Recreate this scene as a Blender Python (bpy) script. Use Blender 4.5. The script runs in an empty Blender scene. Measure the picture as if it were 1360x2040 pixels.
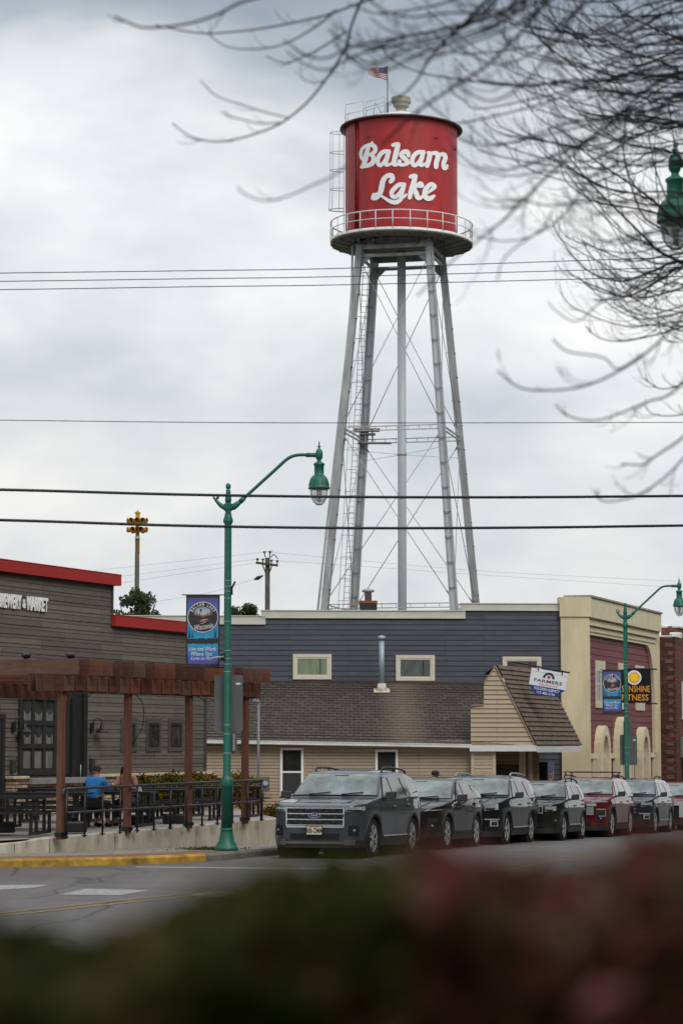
import bpy, bmesh, math, random
from math import radians as R, sin, cos, tan, pi, atan2, sqrt
from mathutils import Vector, Matrix

# ------------------------------------------------------------------ camera, sky, sun, exposure
SC = bpy.context.scene
F = 4817.0; EYE = 2.25; PITCH = math.atan((1485 - 1020) / F)
cam = bpy.data.cameras.new('camera'); camo = bpy.data.objects.new('camera', cam)
SC.collection.objects.link(camo); SC.camera = camo
cam.sensor_fit = 'VERTICAL'; cam.sensor_height = 36.0; cam.sensor_width = 24.0; cam.lens = F / 2040 * 36.0
camo.location = (0, 0, EYE); camo.rotation_euler = (pi / 2 + PITCH, 0, 0)
cam.clip_start = 0.05; cam.clip_end = 6000
cam.dof.use_dof = True; cam.dof.focus_distance = 66.0; cam.dof.aperture_fstop = 2.7; cam.dof.aperture_blades = 9
SC.view_settings.view_transform = 'Standard'; SC.view_settings.look = 'None'
SC.view_settings.exposure = 0.22; SC.view_settings.gamma = 1.0

SUN_EL = R(42); SUN_AZ = R(150)       # azimuth measured clockwise from +Y: behind the camera, to the right
W = bpy.data.worlds.new('World'); SC.world = W; W.use_nodes = True
nt = W.node_tree; nt.nodes.clear()
def wn(t, **k):
    n = nt.nodes.new(t)
    for a, b in k.items(): setattr(n, a, b)
    return n
out = wn('ShaderNodeOutputWorld'); bg1 = wn('ShaderNodeBackground'); bg2 = wn('ShaderNodeBackground'); mx = wn('ShaderNodeMixShader')
sky = wn('ShaderNodeTexSky', sky_type='NISHITA'); sky.sun_disc = False; sky.sun_elevation = SUN_EL; sky.sun_rotation = SUN_AZ
nt.links.new(sky.outputs[0], bg1.inputs[0]); bg1.inputs[1].default_value = 0.08
tc = wn('ShaderNodeTexCoord'); sep = wn('ShaderNodeSeparateXYZ'); nt.links.new(tc.outputs['Generated'], sep.inputs[0])
mp = wn('ShaderNodeMapping'); mp.inputs['Scale'].default_value = (1.0, 1.0, 2.0); nt.links.new(tc.outputs['Generated'], mp.inputs[0])
n1 = wn('ShaderNodeTexNoise'); n1.inputs['Scale'].default_value = 6.5; n1.inputs['Detail'].default_value = 5; n1.inputs['Roughness'].default_value = .48; n1.inputs['Distortion'].default_value = .25
nt.links.new(mp.outputs[0], n1.inputs['Vector'])
n2 = wn('ShaderNodeTexNoise'); n2.inputs['Scale'].default_value = 12; n2.inputs['Detail'].default_value = 4; n2.inputs['Roughness'].default_value = .5
nt.links.new(mp.outputs[0], n2.inputs['Vector'])
def wm(op, a, b, c=None):
    m = wn('ShaderNodeMath', operation=op)
    for i, v in enumerate((a, b, c)):
        if v is None: continue
        if isinstance(v, (int, float)): m.inputs[i].default_value = v
        else: nt.links.new(v, m.inputs[i])
    return m.outputs[0]
# cloud layers lie at different heights above the horizon; noise pushes their edges up and down
e0 = wm('MULTIPLY_ADD', n1.outputs['Fac'], .17, wm('SUBTRACT', sep.outputs['Z'], .085))
e1 = wm('MULTIPLY_ADD', sep.outputs['X'], .16, e0)
ramp = wn('ShaderNodeValToRGB'); nt.links.new(e1, ramp.inputs[0]); cr = ramp.color_ramp; cr.interpolation = 'B_SPLINE'
stops = [(0.00, (.74, .76, .77)), (.05, (.76, .76, .76)), (.085, (.72, .725, .72)), (.125, (.63, .66, .68)), (.155, (.78, .79, .79)), (.215, (.90, .90, .90)),
         (.25, (.76, .775, .78)), (.275, (.50, .54, .58)), (.315, (.30, .345, .41)), (.36, (.25, .29, .35)), (.5, (.75, .79, .84)), (1.0, (1.25, 1.3, 1.36))]
while len(cr.elements) < len(stops): cr.elements.new(.5)
for el, (p, c) in zip(cr.elements, stops): el.position = p; el.color = c + (1,)
vr = wn('ShaderNodeMapRange'); nt.links.new(n2.outputs['Fac'], vr.inputs[0])
vr.inputs['From Min'].default_value = .3; vr.inputs['From Max'].default_value = .7; vr.inputs['To Min'].default_value = 0; vr.inputs['To Max'].default_value = 1
r2 = wn('ShaderNodeValToRGB'); nt.links.new(vr.outputs[0], r2.inputs[0]); r2.color_ramp.elements[0].color = (.77, .805, .85, 1); r2.color_ramp.elements[1].color = (1.10, 1.085, 1.06, 1)
vm = wn('ShaderNodeVectorMath', operation='MULTIPLY'); nt.links.new(ramp.outputs[0], vm.inputs[0]); nt.links.new(r2.outputs[0], vm.inputs[1])
nt.links.new(vm.outputs[0], bg2.inputs[0]); bg2.inputs[1].default_value = 1.0
mx.inputs[0].default_value = .96
nt.links.new(bg1.outputs[0], mx.inputs[1]); nt.links.new(bg2.outputs[0], mx.inputs[2]); nt.links.new(mx.outputs[0], out.inputs[0])
sl = bpy.data.lights.new('sun', 'SUN'); sl.energy = 1.5; sl.angle = R(35); sl.color = (1.0, .96, .9)
so = bpy.data.objects.new('sun', sl); SC.collection.objects.link(so)
sdir = Vector((sin(SUN_AZ) * cos(SUN_EL), cos(SUN_AZ) * cos(SUN_EL), sin(SUN_EL)))
so.rotation_euler = sdir.to_track_quat('Z', 'Y').to_euler(); so.location = (30, -30, 60)

# ------------------------------------------------------------------ helpers
COL = SC.collection
def ray(px, py):
    a = (px - 680) / F; b = (1020 - py) / F
    return Vector((a, cos(PITCH) - b * sin(PITCH), sin(PITCH) + b * cos(PITCH)))
def P(px, py, Y):                       # point seen at a photo pixel, Y metres in front of the camera
    d = ray(px, py); return Vector((0, 0, EYE)) + d * (Y / d.y)
def hit(px, py, o, v):                  # pixel ray with the vertical plane through o along v: (distance along v, z)
    d = ray(px, py); vx, vy = v; det = d.x * (-vy) + vx * d.y
    # s*d.xy = o + t*v
    t = (d.x * o[1] - d.y * o[0]) / (d.y * vx - d.x * vy)
    s = (o[1] + t * vy) / d.y
    return t, EYE + s * d.z
def tag(o, label=None, cat=None, group=None, kind=None):
    if label: o['label'] = label
    if cat: o['category'] = cat
    if group: o['group'] = group
    if kind: o['kind'] = kind
    return o
def thing(name, label, cat, loc=(0, 0, 0), rz=0, group=None):
    o = bpy.data.objects.new(name, None); COL.objects.link(o); o.location = loc; o.rotation_euler = (0, 0, rz)
    o.empty_display_size = .2
    return tag(o, label, cat, group)
def copy_tree(o, parent=None):
    c = o.copy(); COL.objects.link(c)
    if parent: c.parent = parent
    for ch in list(o.children): copy_tree(ch, c)
    return c
class MB:
    def __init__(s): s.v = []; s.f = []; s.m = []; s.sm = []
    def add(s, vs, fs, mi=0, smooth=False):
        b = len(s.v); s.v += [tuple(p) for p in vs]
        for f in fs: s.f.append(tuple(b + i for i in f)); s.m.append(mi); s.sm.append(smooth)
    def quad(s, a, b, c, d, mi=0): s.add([a, b, c, d], [(0, 1, 2, 3)], mi)
    def poly(s, pts, mi=0): s.add(pts, [tuple(range(len(pts)))], mi)
    def box(s, x0, x1, y0, y1, z0, z1, mi=0):
        s.add([(x0, y0, z0), (x1, y0, z0), (x1, y1, z0), (x0, y1, z0), (x0, y0, z1), (x1, y0, z1), (x1, y1, z1), (x0, y1, z1)],
              [(0, 3, 2, 1), (4, 5, 6, 7), (0, 1, 5, 4), (1, 2, 6, 5), (2, 3, 7, 6), (3, 0, 4, 7)], mi)
    def obox(s, o, a, b, c, mi=0):      # oriented box: corner o, edge vectors a b c
        o, a, b, c = Vector(o), Vector(a), Vector(b), Vector(c)
        s.add([o, o + a, o + a + b, o + b, o + c, o + a + c, o + a + b + c, o + b + c],
              [(0, 3, 2, 1), (4, 5, 6, 7), (0, 1, 5, 4), (1, 2, 6, 5), (2, 3, 7, 6), (3, 0, 4, 7)], mi)
    def bar(s, p, q, w, h, up=(0, 0, 1), mi=0):   # rectangular bar along p-q
        p, q = Vector(p), Vector(q); d = (q - p); L = d.length; d.normalize(); up = Vector(up)
        if abs(d.dot(up)) > .98: up = Vector((1, 0, 0))
        sx = d.cross(up).normalized(); sz = sx.cross(d).normalized()
        s.obox(p - sx * w / 2 - sz * h / 2, d * L, sx * w, sz * h, mi)
    def tube(s, pts, rad, n=8, mi=0, cap=True, smooth=True):
        pts = [Vector(p) for p in pts]; rads = rad if isinstance(rad, (list, tuple)) else [rad] * len(pts)
        b = len(s.v); up = None
        for i, p in enumerate(pts):
            if i == 0: d = pts[1] - p
            elif i == len(pts) - 1: d = p - pts[i - 1]
            else: d = pts[i + 1] - pts[i - 1]
            if d.length < 1e-9: d = Vector((0, 0, 1))
            d.normalize()
            if up is None: up = Vector((0, 0, 1)) if abs(d.z) < .9 else Vector((1, 0, 0))
            sx = d.cross(up)
            if sx.length < 1e-4: sx = d.cross(Vector((0, 1, .3)))
            sx.normalize(); sy = sx.cross(d).normalized(); up = sy if False else up
            for k in range(n):
                a = 2 * pi * k / n; s.v.append(tuple(p + (sx * cos(a) + sy * sin(a)) * rads[i]))
        for i in range(len(pts) - 1):
            for k in range(n):
                a = b + i * n + k; c = b + i * n + (k + 1) % n
                s.f.append((a, c, c + n, a + n)); s.m.append(mi); s.sm.append(smooth)
        if cap:
            s.f.append(tuple(b + k for k in range(n))); s.m.append(mi); s.sm.append(False)
            e = b + (len(pts) - 1) * n
            s.f.append(tuple(e + n - 1 - k for k in range(n))); s.m.append(mi); s.sm.append(False)
    def lathe(s, prof, o=(0, 0, 0), n=24, mi=0, axis='z', smooth=True, cap=True):   # prof: (radius, height)
        b = len(s.v); o = Vector(o)
        for r, h in prof:
            for k in range(n):
                a = 2 * pi * k / n; x, y = r * cos(a), r * sin(a)
                p = (x, y, h) if axis == 'z' else ((x, h, y) if axis == 'y' else (h, x, y))
                s.v.append(tuple(o + Vector(p)))
        for i in range(len(prof) - 1):
            for k in range(n):
                a = b + i * n + k; c = b + i * n + (k + 1) % n
                s.f.append((a, c, c + n, a + n)); s.m.append(mi); s.sm.append(smooth)
        if cap:
            for e in (0, len(prof) - 1):
                if prof[e][0] > 1e-4: s.f.append(tuple(b + e * n + k for k in range(n))); s.m.append(mi); s.sm.append(False)
    def prism(s, poly, a, b, axes='xz', mi=0):     # polygon in a plane extruded from a to b along the third axis
        n = len(poly)
        def mk(u, v, w): return (u, w, v) if axes == 'xz' else ((w, u, v) if axes == 'yz' else (u, v, w))
        vs = [mk(u, v, a) for u, v in poly] + [mk(u, v, b) for u, v in poly]
        s.add(vs, [tuple(range(n)), tuple(range(2 * n - 1, n - 1, -1))] + [(i, (i + 1) % n, n + (i + 1) % n, n + i) for i in range(n)], mi)
    def grid(s, rows, mi=0, smooth=True, closed=False):   # rows of equal-length point lists
        b = len(s.v); n = len(rows[0])
        for r in rows: s.v += [tuple(p) for p in r]
        for i in range(len(rows) - 1):
            for k in range(n if closed else n - 1):
                k2 = (k + 1) % n
                s.f.append((b + i * n + k, b + i * n + k2, b + (i + 1) * n + k2, b + (i + 1) * n + k)); s.m.append(mi); s.sm.append(smooth)
    def build(s, name, mats, parent=None, world=False, recalc=True):
        me = bpy.data.meshes.new(name)
        vs = s.v
        if world and parent is not None:
            M = (Matrix.Translation(parent.location) @ Matrix.Rotation(parent.rotation_euler.z, 4, 'Z')).inverted()
            vs = [tuple(M @ Vector(p)) for p in vs]
        me.from_pydata(vs, [], s.f)
        if not isinstance(mats, (list, tuple)): mats = [mats]
        for m in mats: me.materials.append(m)
        me.polygons.foreach_set('material_index', s.m); me.polygons.foreach_set('use_smooth', s.sm)
        if recalc:
            bm = bmesh.new(); bm.from_mesh(me); bmesh.ops.recalc_face_normals(bm, faces=bm.faces); bm.to_mesh(me); bm.free()
        me.update()
        o = bpy.data.objects.new(name, me); COL.objects.link(o)
        if parent is not None: o.parent = parent
        return o
def bevel(o, w=.01, seg=2):
    m = o.modifiers.new('bevel', 'BEVEL'); m.width = w; m.segments = seg; m.limit_method = 'ANGLE'; m.angle_limit = R(35); return o
def smooth_pts(pts, n=6):               # Catmull-Rom through points
    pts = [Vector(p) for p in pts]; o = []
    for i in range(len(pts) - 1):
        p0 = pts[max(i - 1, 0)]; p1 = pts[i]; p2 = pts[i + 1]; p3 = pts[min(i + 2, len(pts) - 1)]
        for k in range(n):
            t = k / n
            o.append(.5 * ((2 * p1) + (p2 - p0) * t + (2 * p0 - 5 * p1 + 4 * p2 - p3) * t * t + (3 * p1 - p0 - 3 * p2 + p3) * t ** 3))
    o.append(pts[-1]); return o
def text_mesh(body, size, mats, name, parent=None, loc=(0, 0, 0), rot=(pi / 2, 0, 0), sx=1.0, shear=0, bold=0, ext=.004, align='CENTER', spacing=1.0):
    cu = bpy.data.curves.new(name, 'FONT'); cu.body = body; cu.size = size; cu.align_x = align; cu.align_y = 'CENTER'
    cu.shear = shear; cu.offset = bold; cu.extrude = ext; cu.space_character = spacing; cu.resolution_u = 3
    t = bpy.data.objects.new(name + '_t', cu); COL.objects.link(t)
    dg = bpy.context.evaluated_depsgraph_get(); me = bpy.data.meshes.new_from_object(t.evaluated_get(dg)); me.name = name
    bpy.data.objects.remove(t); bpy.data.curves.remove(cu)
    me.materials.clear(); me.materials.append(mats)
    for v in me.vertices: v.co.x *= sx
    o = bpy.data.objects.new(name, me); COL.objects.link(o); o.location = loc; o.rotation_euler = rot
    if parent is not None: o.parent = parent
    return o

# ------------------------------------------------------------------ materials
def sc(c):                               # sRGB 0-255 to linear
    return tuple(((v / 255) / 12.92 if v / 255 <= .04045 else ((v / 255 + .055) / 1.055) ** 2.4) for v in c)
def base(name):
    m = bpy.data.materials.new(name); m.use_nodes = True; return m, m.node_tree, m.node_tree.nodes['Principled BSDF']
def mat(name, col, rough=.6, metal=0, var=.12, scale=6, bump=0, coat=0, spec=.5, ior=None, stretch=(1, 1, 1), var2=0):
    m, t, b = base(name); col = tuple(col)
    b.inputs['Roughness'].default_value = rough; b.inputs['Metallic'].default_value = metal
    b.inputs['Specular IOR Level'].default_value = spec
    if ior: b.inputs['IOR'].default_value = ior
    if coat: b.inputs['Coat Weight'].default_value = coat; b.inputs['Coat Roughness'].default_value = .04
    tcn = t.nodes.new('ShaderNodeTexCoord'); mpn = t.nodes.new('ShaderNodeMapping'); mpn.inputs['Scale'].default_value = stretch
    nz = t.nodes.new('ShaderNodeTexNoise'); nz.inputs['Scale'].default_value = scale; nz.inputs['Detail'].default_value = 6; nz.inputs['Roughness'].default_value = .6
    t.links.new(tcn.outputs['Object'], mpn.inputs[0]); t.links.new(mpn.outputs[0], nz.inputs['Vector'])
    r = t.nodes.new('ShaderNodeValToRGB'); r.color_ramp.elements[0].position = .3; r.color_ramp.elements[1].position = .7
    r.color_ramp.elements[0].color = tuple(c * (1 - var) for c in col) + (1,); r.color_ramp.elements[1].color = tuple(min(1, c * (1 + var)) for c in col) + (1,)
    t.links.new(nz.outputs['Fac'], r.inputs[0]); t.links.new(r.outputs[0], b.inputs['Base Color'])
    if bump:
        bp = t.nodes.new('ShaderNodeBump'); bp.inputs['Strength'].default_value = bump; bp.inputs['Distance'].default_value = .01
        t.links.new(nz.outputs['Fac'], bp.inputs['Height']); t.links.new(bp.outputs[0], b.inputs['Normal'])
    return m
def boards(name, c1, c2, cm, bw, bh, mortar=.004, rough=.7, off=(0, 0), axes=('X', 'Z'), noise=.25, nscale=(1, 1, 1), bump=.3, bias=0, offset=.5, freq=2, zs=1.0, stain=None):
    # rows of boards / bricks / shingles laid out in the object's own x-z (or y-z) plane
    m, t, b = base(name); b.inputs['Roughness'].default_value = rough
    tcn = t.nodes.new('ShaderNodeTexCoord'); s = t.nodes.new('ShaderNodeSeparateXYZ'); t.links.new(tcn.outputs['Object'], s.inputs[0])
    cb = t.nodes.new('ShaderNodeCombineXYZ')
    mz = t.nodes.new('ShaderNodeMath'); mz.operation = 'MULTIPLY_ADD'; mz.inputs[1].default_value = zs; mz.inputs[2].default_value = off[1]; t.links.new(s.outputs[axes[1]], mz.inputs[0])
    mxx = t.nodes.new('ShaderNodeMath'); mxx.operation = 'ADD'; mxx.inputs[1].default_value = off[0]; t.links.new(s.outputs[axes[0]], mxx.inputs[0])
    t.links.new(mxx.outputs[0], cb.inputs[0]); t.links.new(mz.outputs[0], cb.inputs[1])
    br = t.nodes.new('ShaderNodeTexBrick'); t.links.new(cb.outputs[0], br.inputs['Vector'])
    br.inputs['Scale'].default_value = 1; br.inputs['Brick Width'].default_value = bw; br.inputs['Row Height'].default_value = bh
    br.inputs['Mortar Size'].default_value = mortar; br.inputs['Mortar Smooth'].default_value = .1; br.inputs['Bias'].default_value = bias
    br.offset = offset; br.offset_frequency = freq
    for k, c in (('Color1', c1), ('Color2', c2), ('Mortar', cm)): br.inputs[k].default_value = tuple(c) + (1,)
    nz = t.nodes.new('ShaderNodeTexNoise'); nz.inputs['Scale'].default_value = 3; nz.inputs['Detail'].default_value = 8; nz.inputs['Roughness'].default_value = .65
    mpn = t.nodes.new('ShaderNodeMapping'); mpn.inputs['Scale'].default_value = nscale; t.links.new(tcn.outputs['Object'], mpn.inputs[0]); t.links.new(mpn.outputs[0], nz.inputs['Vector'])
    mr = t.nodes.new('ShaderNodeMapRange'); mr.inputs['From Min'].default_value = .3; mr.inputs['From Max'].default_value = .7
    mr.inputs['To Min'].default_value = 1 - noise; mr.inputs['To Max'].default_value = 1 + noise; t.links.new(nz.outputs['Fac'], mr.inputs[0])
    v = t.nodes.new('ShaderNodeVectorMath'); v.operation = 'SCALE'; t.links.new(br.outputs['Color'], v.inputs[0]); t.links.new(mr.outputs[0], v.inputs['Scale'])
    last = v.outputs[0]
    if stain:                            # (x centre, half width, colour): a pale weathered streak down the slope
        for (xc, hw, colr, amt) in stain:
            a = t.nodes.new('ShaderNodeMath'); a.operation = 'SUBTRACT'; t.links.new(s.outputs[axes[0]], a.inputs[0]); a.inputs[1].default_value = xc
            ab = t.nodes.new('ShaderNodeMath'); ab.operation = 'ABSOLUTE'; t.links.new(a.outputs[0], ab.inputs[0])
            nn = t.nodes.new('ShaderNodeMath'); nn.operation = 'MULTIPLY_ADD'; t.links.new(nz.outputs['Fac'], nn.inputs[0]); nn.inputs[1].default_value = hw; t.links.new(ab.outputs[0], nn.inputs[2])
            m2 = t.nodes.new('ShaderNodeMapRange'); m2.inputs['From Min'].default_value = hw * .6; m2.inputs['From Max'].default_value = hw * 1.6
            m2.inputs['To Min'].default_value = amt; m2.inputs['To Max'].default_value = 0; t.links.new(nn.outputs[0], m2.inputs[0])
            mc = t.nodes.new('ShaderNodeMix'); mc.data_type = 'RGBA'; t.links.new(m2.outputs[0], mc.inputs['Factor']); t.links.new(last, mc.inputs[6]); mc.inputs[7].default_value = tuple(colr) + (1,)
            last = mc.outputs[2]
    t.links.new(last, b.inputs['Base Color'])
    if bump:
        bp = t.nodes.new('ShaderNodeBump'); bp.inputs['Strength'].default_value = bump; bp.inputs['Distance'].default_value = .01; bp.invert = True
        t.links.new(br.outputs['Fac'], bp.inputs['Height']); t.links.new(bp.outputs[0], b.inputs['Normal'])
    return m
def glassy(name, col, rough=.06, ior=1.7, var=.3, scale=1.5):
    return mat(name, col, rough, 0, var, scale, ior=ior, spec=.6)
GREEN = mat('green_enamel', sc((16, 96, 78)), .5, 0, .12, 9, .05, coat=.1)
GALV = mat('galvanised_steel', (.34, .36, .38), .5, .35, .14, 5)
TOWERGREY = mat('weathered_grey_paint', (.30, .31, .31), .55, .1, .32, 2.2, stretch=(1, 1, .25))
PIPEGREY = mat('pale_grey_paint', (.42, .445, .465), .5, .05, .10, .9, stretch=(1, 1, .3))
BLACKMET = mat('black_metal', (.012, .012, .014), .45, .2, .2, 8)
DARK = mat('dark_void', (.006, .006, .007), .8, 0, .1, 3)
RUBBER = mat('tyre_rubber', (.015, .015, .015), .85, 0, .2, 12)
CHROME = mat('chrome', (.78, .79, .81), .3, .55, .05, 6)
ALLOY = mat('machined_alloy', (.58, .59, .61), .3, .4, .08, 6)
WHITE = mat('white_paint', (.76, .77, .77), .5, 0, .05, 5)
OFFWHITE = mat('weathered_cream_trim', (.50, .50, .43), .6, 0, .10, 2.5, stretch=(.4, .4, 1))
BLACKPLASTIC = mat('grained_black_plastic', (.022, .022, .024), .55, 0, .15, 30)
CONCRETE = mat('concrete', (.30, .28, .24), .85, 0, .22, 2.5, .25)
# ------------------------------------------------------------------ ground, road, kerb, pavement
U = Vector((.3206, .9472, 0)); NR = Vector((.9472, -.3206, 0))     # street direction (away) and across it to the right
def Gr(y): return 0.0 if y < 49.5 else (-.019 * (y - 49.5) if y < 110 else -1.1495)
def PG(px, py, z=0.0):
    d = ray(px, py); t = (z - EYE) / d.z; return Vector((d.x * t, d.y * t, z))
def strips(name, xs, dz, material, ys=(-400, 0, 30, 49.5, 60, 80, 110, 400, 4000)):
    m = MB()
    m.grid([[(x, y, Gr(y) + dz) for x in xs] for y in ys], smooth=False); o = m.build(name, material); return tag(o, kind='structure')
GRASSM = mat('mown_grass', (.045, .07, .02), .9, 0, .45, 3, .6)
strips('ground', (-4000, -300, 0, 300, 4000), -.03, GRASSM)
def asphalt():
    m, t, b = base('asphalt'); b.inputs['Roughness'].default_value = .62
    tcn = t.nodes.new('ShaderNodeTexCoord')
    a = t.nodes.new('ShaderNodeTexNoise'); a.inputs['Scale'].default_value = .45; a.inputs['Detail'].default_value = 7; t.links.new(tcn.outputs['Object'], a.inputs['Vector'])
    c = t.nodes.new('ShaderNodeTexNoise'); c.inputs['Scale'].default_value = 45; c.inputs['Detail'].default_value = 4; t.links.new(tcn.outputs['Object'], c.inputs['Vector'])
    mp = t.nodes.new('ShaderNodeMapping'); mp.inputs['Rotation'].default_value = (0, 0, R(18.7)); mp.inputs['Scale'].default_value = (1.2, .06, 1); t.links.new(tcn.outputs['Object'], mp.inputs[0])
    w = t.nodes.new('ShaderNodeTexNoise'); w.inputs['Scale'].default_value = 1.5; w.inputs['Detail'].default_value = 5; t.links.new(mp.outputs[0], w.inputs['Vector'])
    vo = t.nodes.new('ShaderNodeTexVoronoi'); vo.feature = 'DISTANCE_TO_EDGE'; vo.inputs['Scale'].default_value = .33; 
    wp = t.nodes.new('ShaderNodeVectorMath'); wp.operation = 'ADD'; t.links.new(tcn.outputs['Object'], wp.inputs[0]); t.links.new(a.outputs['Color'], wp.inputs[1]); t.links.new(wp.outputs[0], vo.inputs['Vector'])
    r = t.nodes.new('ShaderNodeValToRGB'); r.color_ramp.elements[0].position = .32; r.color_ramp.elements[1].position = .68
    r.color_ramp.elements[0].color = (.058, .052, .050, 1); r.color_ramp.elements[1].color = (.150, .136, .130, 1)
    s = t.nodes.new('ShaderNodeMath'); s.operation = 'MULTIPLY_ADD'; t.links.new(c.outputs['Fac'], s.inputs[0]); s.inputs[1].default_value = .5
    s2 = t.nodes.new('ShaderNodeMath'); s2.operation = 'MULTIPLY_ADD'; t.links.new(a.outputs['Fac'], s2.inputs[0]); s2.inputs[1].default_value = .25
    s3 = t.nodes.new('ShaderNodeMath'); s3.operation = 'MULTIPLY'; t.links.new(w.outputs['Fac'], s3.inputs[0]); s3.inputs[1].default_value = .32
    t.links.new(s3.outputs[0], s2.inputs[2]); t.links.new(s2.outputs[0], s.inputs[2]); t.links.new(s.outputs[0], r.inputs[0])
    ck = t.nodes.new('ShaderNodeMapRange'); t.links.new(vo.outputs['Distance'], ck.inputs[0]); ck.inputs['From Min'].default_value = 0; ck.inputs['From Max'].default_value = .02; ck.inputs['To Min'].default_value = .35; ck.inputs['To Max'].default_value = 1
    v = t.nodes.new('ShaderNodeVectorMath'); v.operation = 'SCALE'; t.links.new(r.outputs[0], v.inputs[0]); t.links.new(ck.outputs[0], v.inputs['Scale'])
    t.links.new(v.outputs[0], b.inputs['Base Color'])
    bp = t.nodes.new('ShaderNodeBump'); bp.inputs['Strength'].default_value = .5; bp.inputs['Distance'].default_value = .01; t.links.new(c.outputs['Fac'], bp.inputs['Height']); t.links.new(bp.outputs[0], b.inputs['Normal'])
    return m
ASPH = asphalt()
strips('road', (-60, 0, 60), 0.0, ASPH, ys=(-30, 0, 30, 49.5, 60, 80, 110, 160))
KP = [(-32, 43.9), (-20, 44.35), (-12, 44.75), (-8.6, 44.95), (-6.5, 45.2), (-4.5, 45.95), (-3.3, 46.8), (-2.5, 47.7), (-2.0, 48.75), (-1.57, 50.05)]
KP = smooth_pts([(x, y, 0) for x, y in KP], 5)
for k in range(1, 48): KP.append(Vector((-1.57, 50.05, 0)) + U * (k * 2))
def kz(p): return Gr(p.y)
YELLOW = mat('worn_yellow_kerb_paint', sc((168, 132, 48)), .8, 0, .6, 3.2, .2)
CURBC = mat('weathered_kerb_concrete', (.17, .155, .13), .85, 0, .3, 3, .2)
PAVE = boards('pavement_slabs', (.22, .19, .16), (.25, .215, .18), (.10, .09, .075), 1.5, 1.5, .012, .85, axes=('X', 'Y'), noise=.2, bump=.15)
def kerb(name, pts, material):
    m = MB(); rows = []
    for i, p in enumerate(pts):
        d = (pts[min(i + 1, len(pts) - 1)] - pts[max(i - 1, 0)]).normalized(); n = Vector((-d.y, d.x, 0)); z = kz(p)
        rows.append([(p.x, p.y, z - .02), (p.x, p.y, z + .11), (p.x + n.x * .03, p.y + n.y * .03, z + .152), (p.x + n.x * .16, p.y + n.y * .16, z + .154), (p.x + n.x * .16, p.y + n.y * .16, z - .02)])
    m.grid(rows, smooth=False); return tag(m.build(name, material), kind='structure')
iy = next(i for i, p in enumerate(KP) if p.x > -2.75)
kerb('kerb_yellow', KP[:iy + 1], YELLOW); kerb('kerb', KP[iy:], CURBC)
m = MB(); rows = []
for i, p in enumerate(KP):
    d = (KP[min(i + 1, len(KP) - 1)] - KP[max(i - 1, 0)]).normalized(); n = Vector((-d.y, d.x, 0)); q = p + n * .15
    row = [(q.x, q.y, kz(p) + .15)]
    for k in (.4, 1, 2, 4, 7, 12, 18, 26, 40):
        a = q + Vector((-.64, .768, 0)) * k; row.append((a.x, a.y, Gr(a.y) + .15))
    rows.append(row)
m.grid(rows, smooth=False); tag(m.build('pavement', PAVE), kind='structure')
PAVER = boards('brick_pavers', (.19, .085, .06), (.25, .12, .09), (.09, .07, .06), .2, .1, .006, .85, axes=('X', 'Y'), noise=.3)
m = MB(); rows = []
for i, p in enumerate(KP[:iy + 6]):
    d = (KP[i + 1] - KP[max(i - 1, 0)]).normalized(); n = Vector((-d.y, d.x, 0))
    rows.append([(p.x + n.x * o, p.y + n.y * o, kz(p) + .156) for o in (.17, .95)])
m.grid(rows, smooth=False); tag(m.build('paver_strip', PAVER), kind='structure')
# painted markings on the road
WPAINT = mat('worn_white_road_paint', (.30, .30, .29), .8, 0, .45, 9); YPAINT = mat('worn_yellow_road_paint', (.26, .19, .065), .8, 0, .45, 9)
def marking(name, quads, material, dz=.005):
    m = MB()
    for q in quads:
        pts = [PG(*p) for p in q]; pts = [Vector((p.x, p.y, Gr(p.y) + dz)) for p in pts]; m.poly(pts)
    tag(m.build(name, material), kind='structure')
marking('crossing_stripe', [[(-80, 1764), (98, 1763), (70, 1769), (-80, 1778)], [(118, 1783), (172, 1771), (300, 1774), (240, 1784)], [(372, 1785), (420, 1774), (470, 1776), (440, 1787)]], WPAINT)
marking('parking_line', [[(270, 1728.5), (270, 1726.6), (560, 1729), (560, 1731.5)], [(560, 1729), (700, 1729.5), (700, 1732), (560, 1731.5)], [(722, 1733), (850, 1733), (850, 1735.5), (722, 1735.5)]], WPAINT)
pts = [(-120, 1832), (0, 1822), (120, 1810), (250, 1796), (400, 1781), (540, 1769), (640, 1759), (750, 1750), (870, 1741), (1000, 1731)]
m = MB(); L = smooth_pts([PG(*p) for p in pts], 4)
for k in range(10): L.append(L[-1] + U * 3)
for off in (-.17, .17):
    rows = []
    for i, p in enumerate(L):
        d = (L[min(i + 1, len(L) - 1)] - L[max(i - 1, 0)]).normalized(); n = Vector((-d.y, d.x, 0))
        rows.append([(p.x + n.x * (off + o), p.y + n.y * (off + o), Gr(p.y) + .006) for o in (-.055, .055)])
    m.grid(rows, smooth=False)
tag(m.build('centre_line', YPAINT), kind='structure')
# crosswalk parking ticks between the cars
m = MB()
for k in range(6):
    p = Vector((-1.2, 50, 0)) + U * (5.62 * k - 1.6); a = p + NR * .1; b = p + NR * 2.5
    q = [a, b, b + U * .1, a + U * .1]; m.poly([(v.x, v.y, Gr(v.y) + .006) for v in q])
tag(m.build('parking_tick', WPAINT), kind='structure')
# raised lawn on the camera's side of the street
m = MB(); rows = []
K2 = Vector((3.4, 27.4, 0))
for k in range(-40, 60):
    p = K2 + U * (k * 1.5); row = []
    for d, z in ((0, -.02), (.01, .15), (.16, .152), (1.2, .16), (2.2, .32), (3.2, .60), (4.4, .78), (8, .85), (30, .9)):
        a = p + NR * d; row.append((a.x, a.y, Gr(a.y) + z))
    rows.append(row)
m.grid(rows); tag(m.build('lawn_bank', GRASSM), kind='structure')

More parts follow.
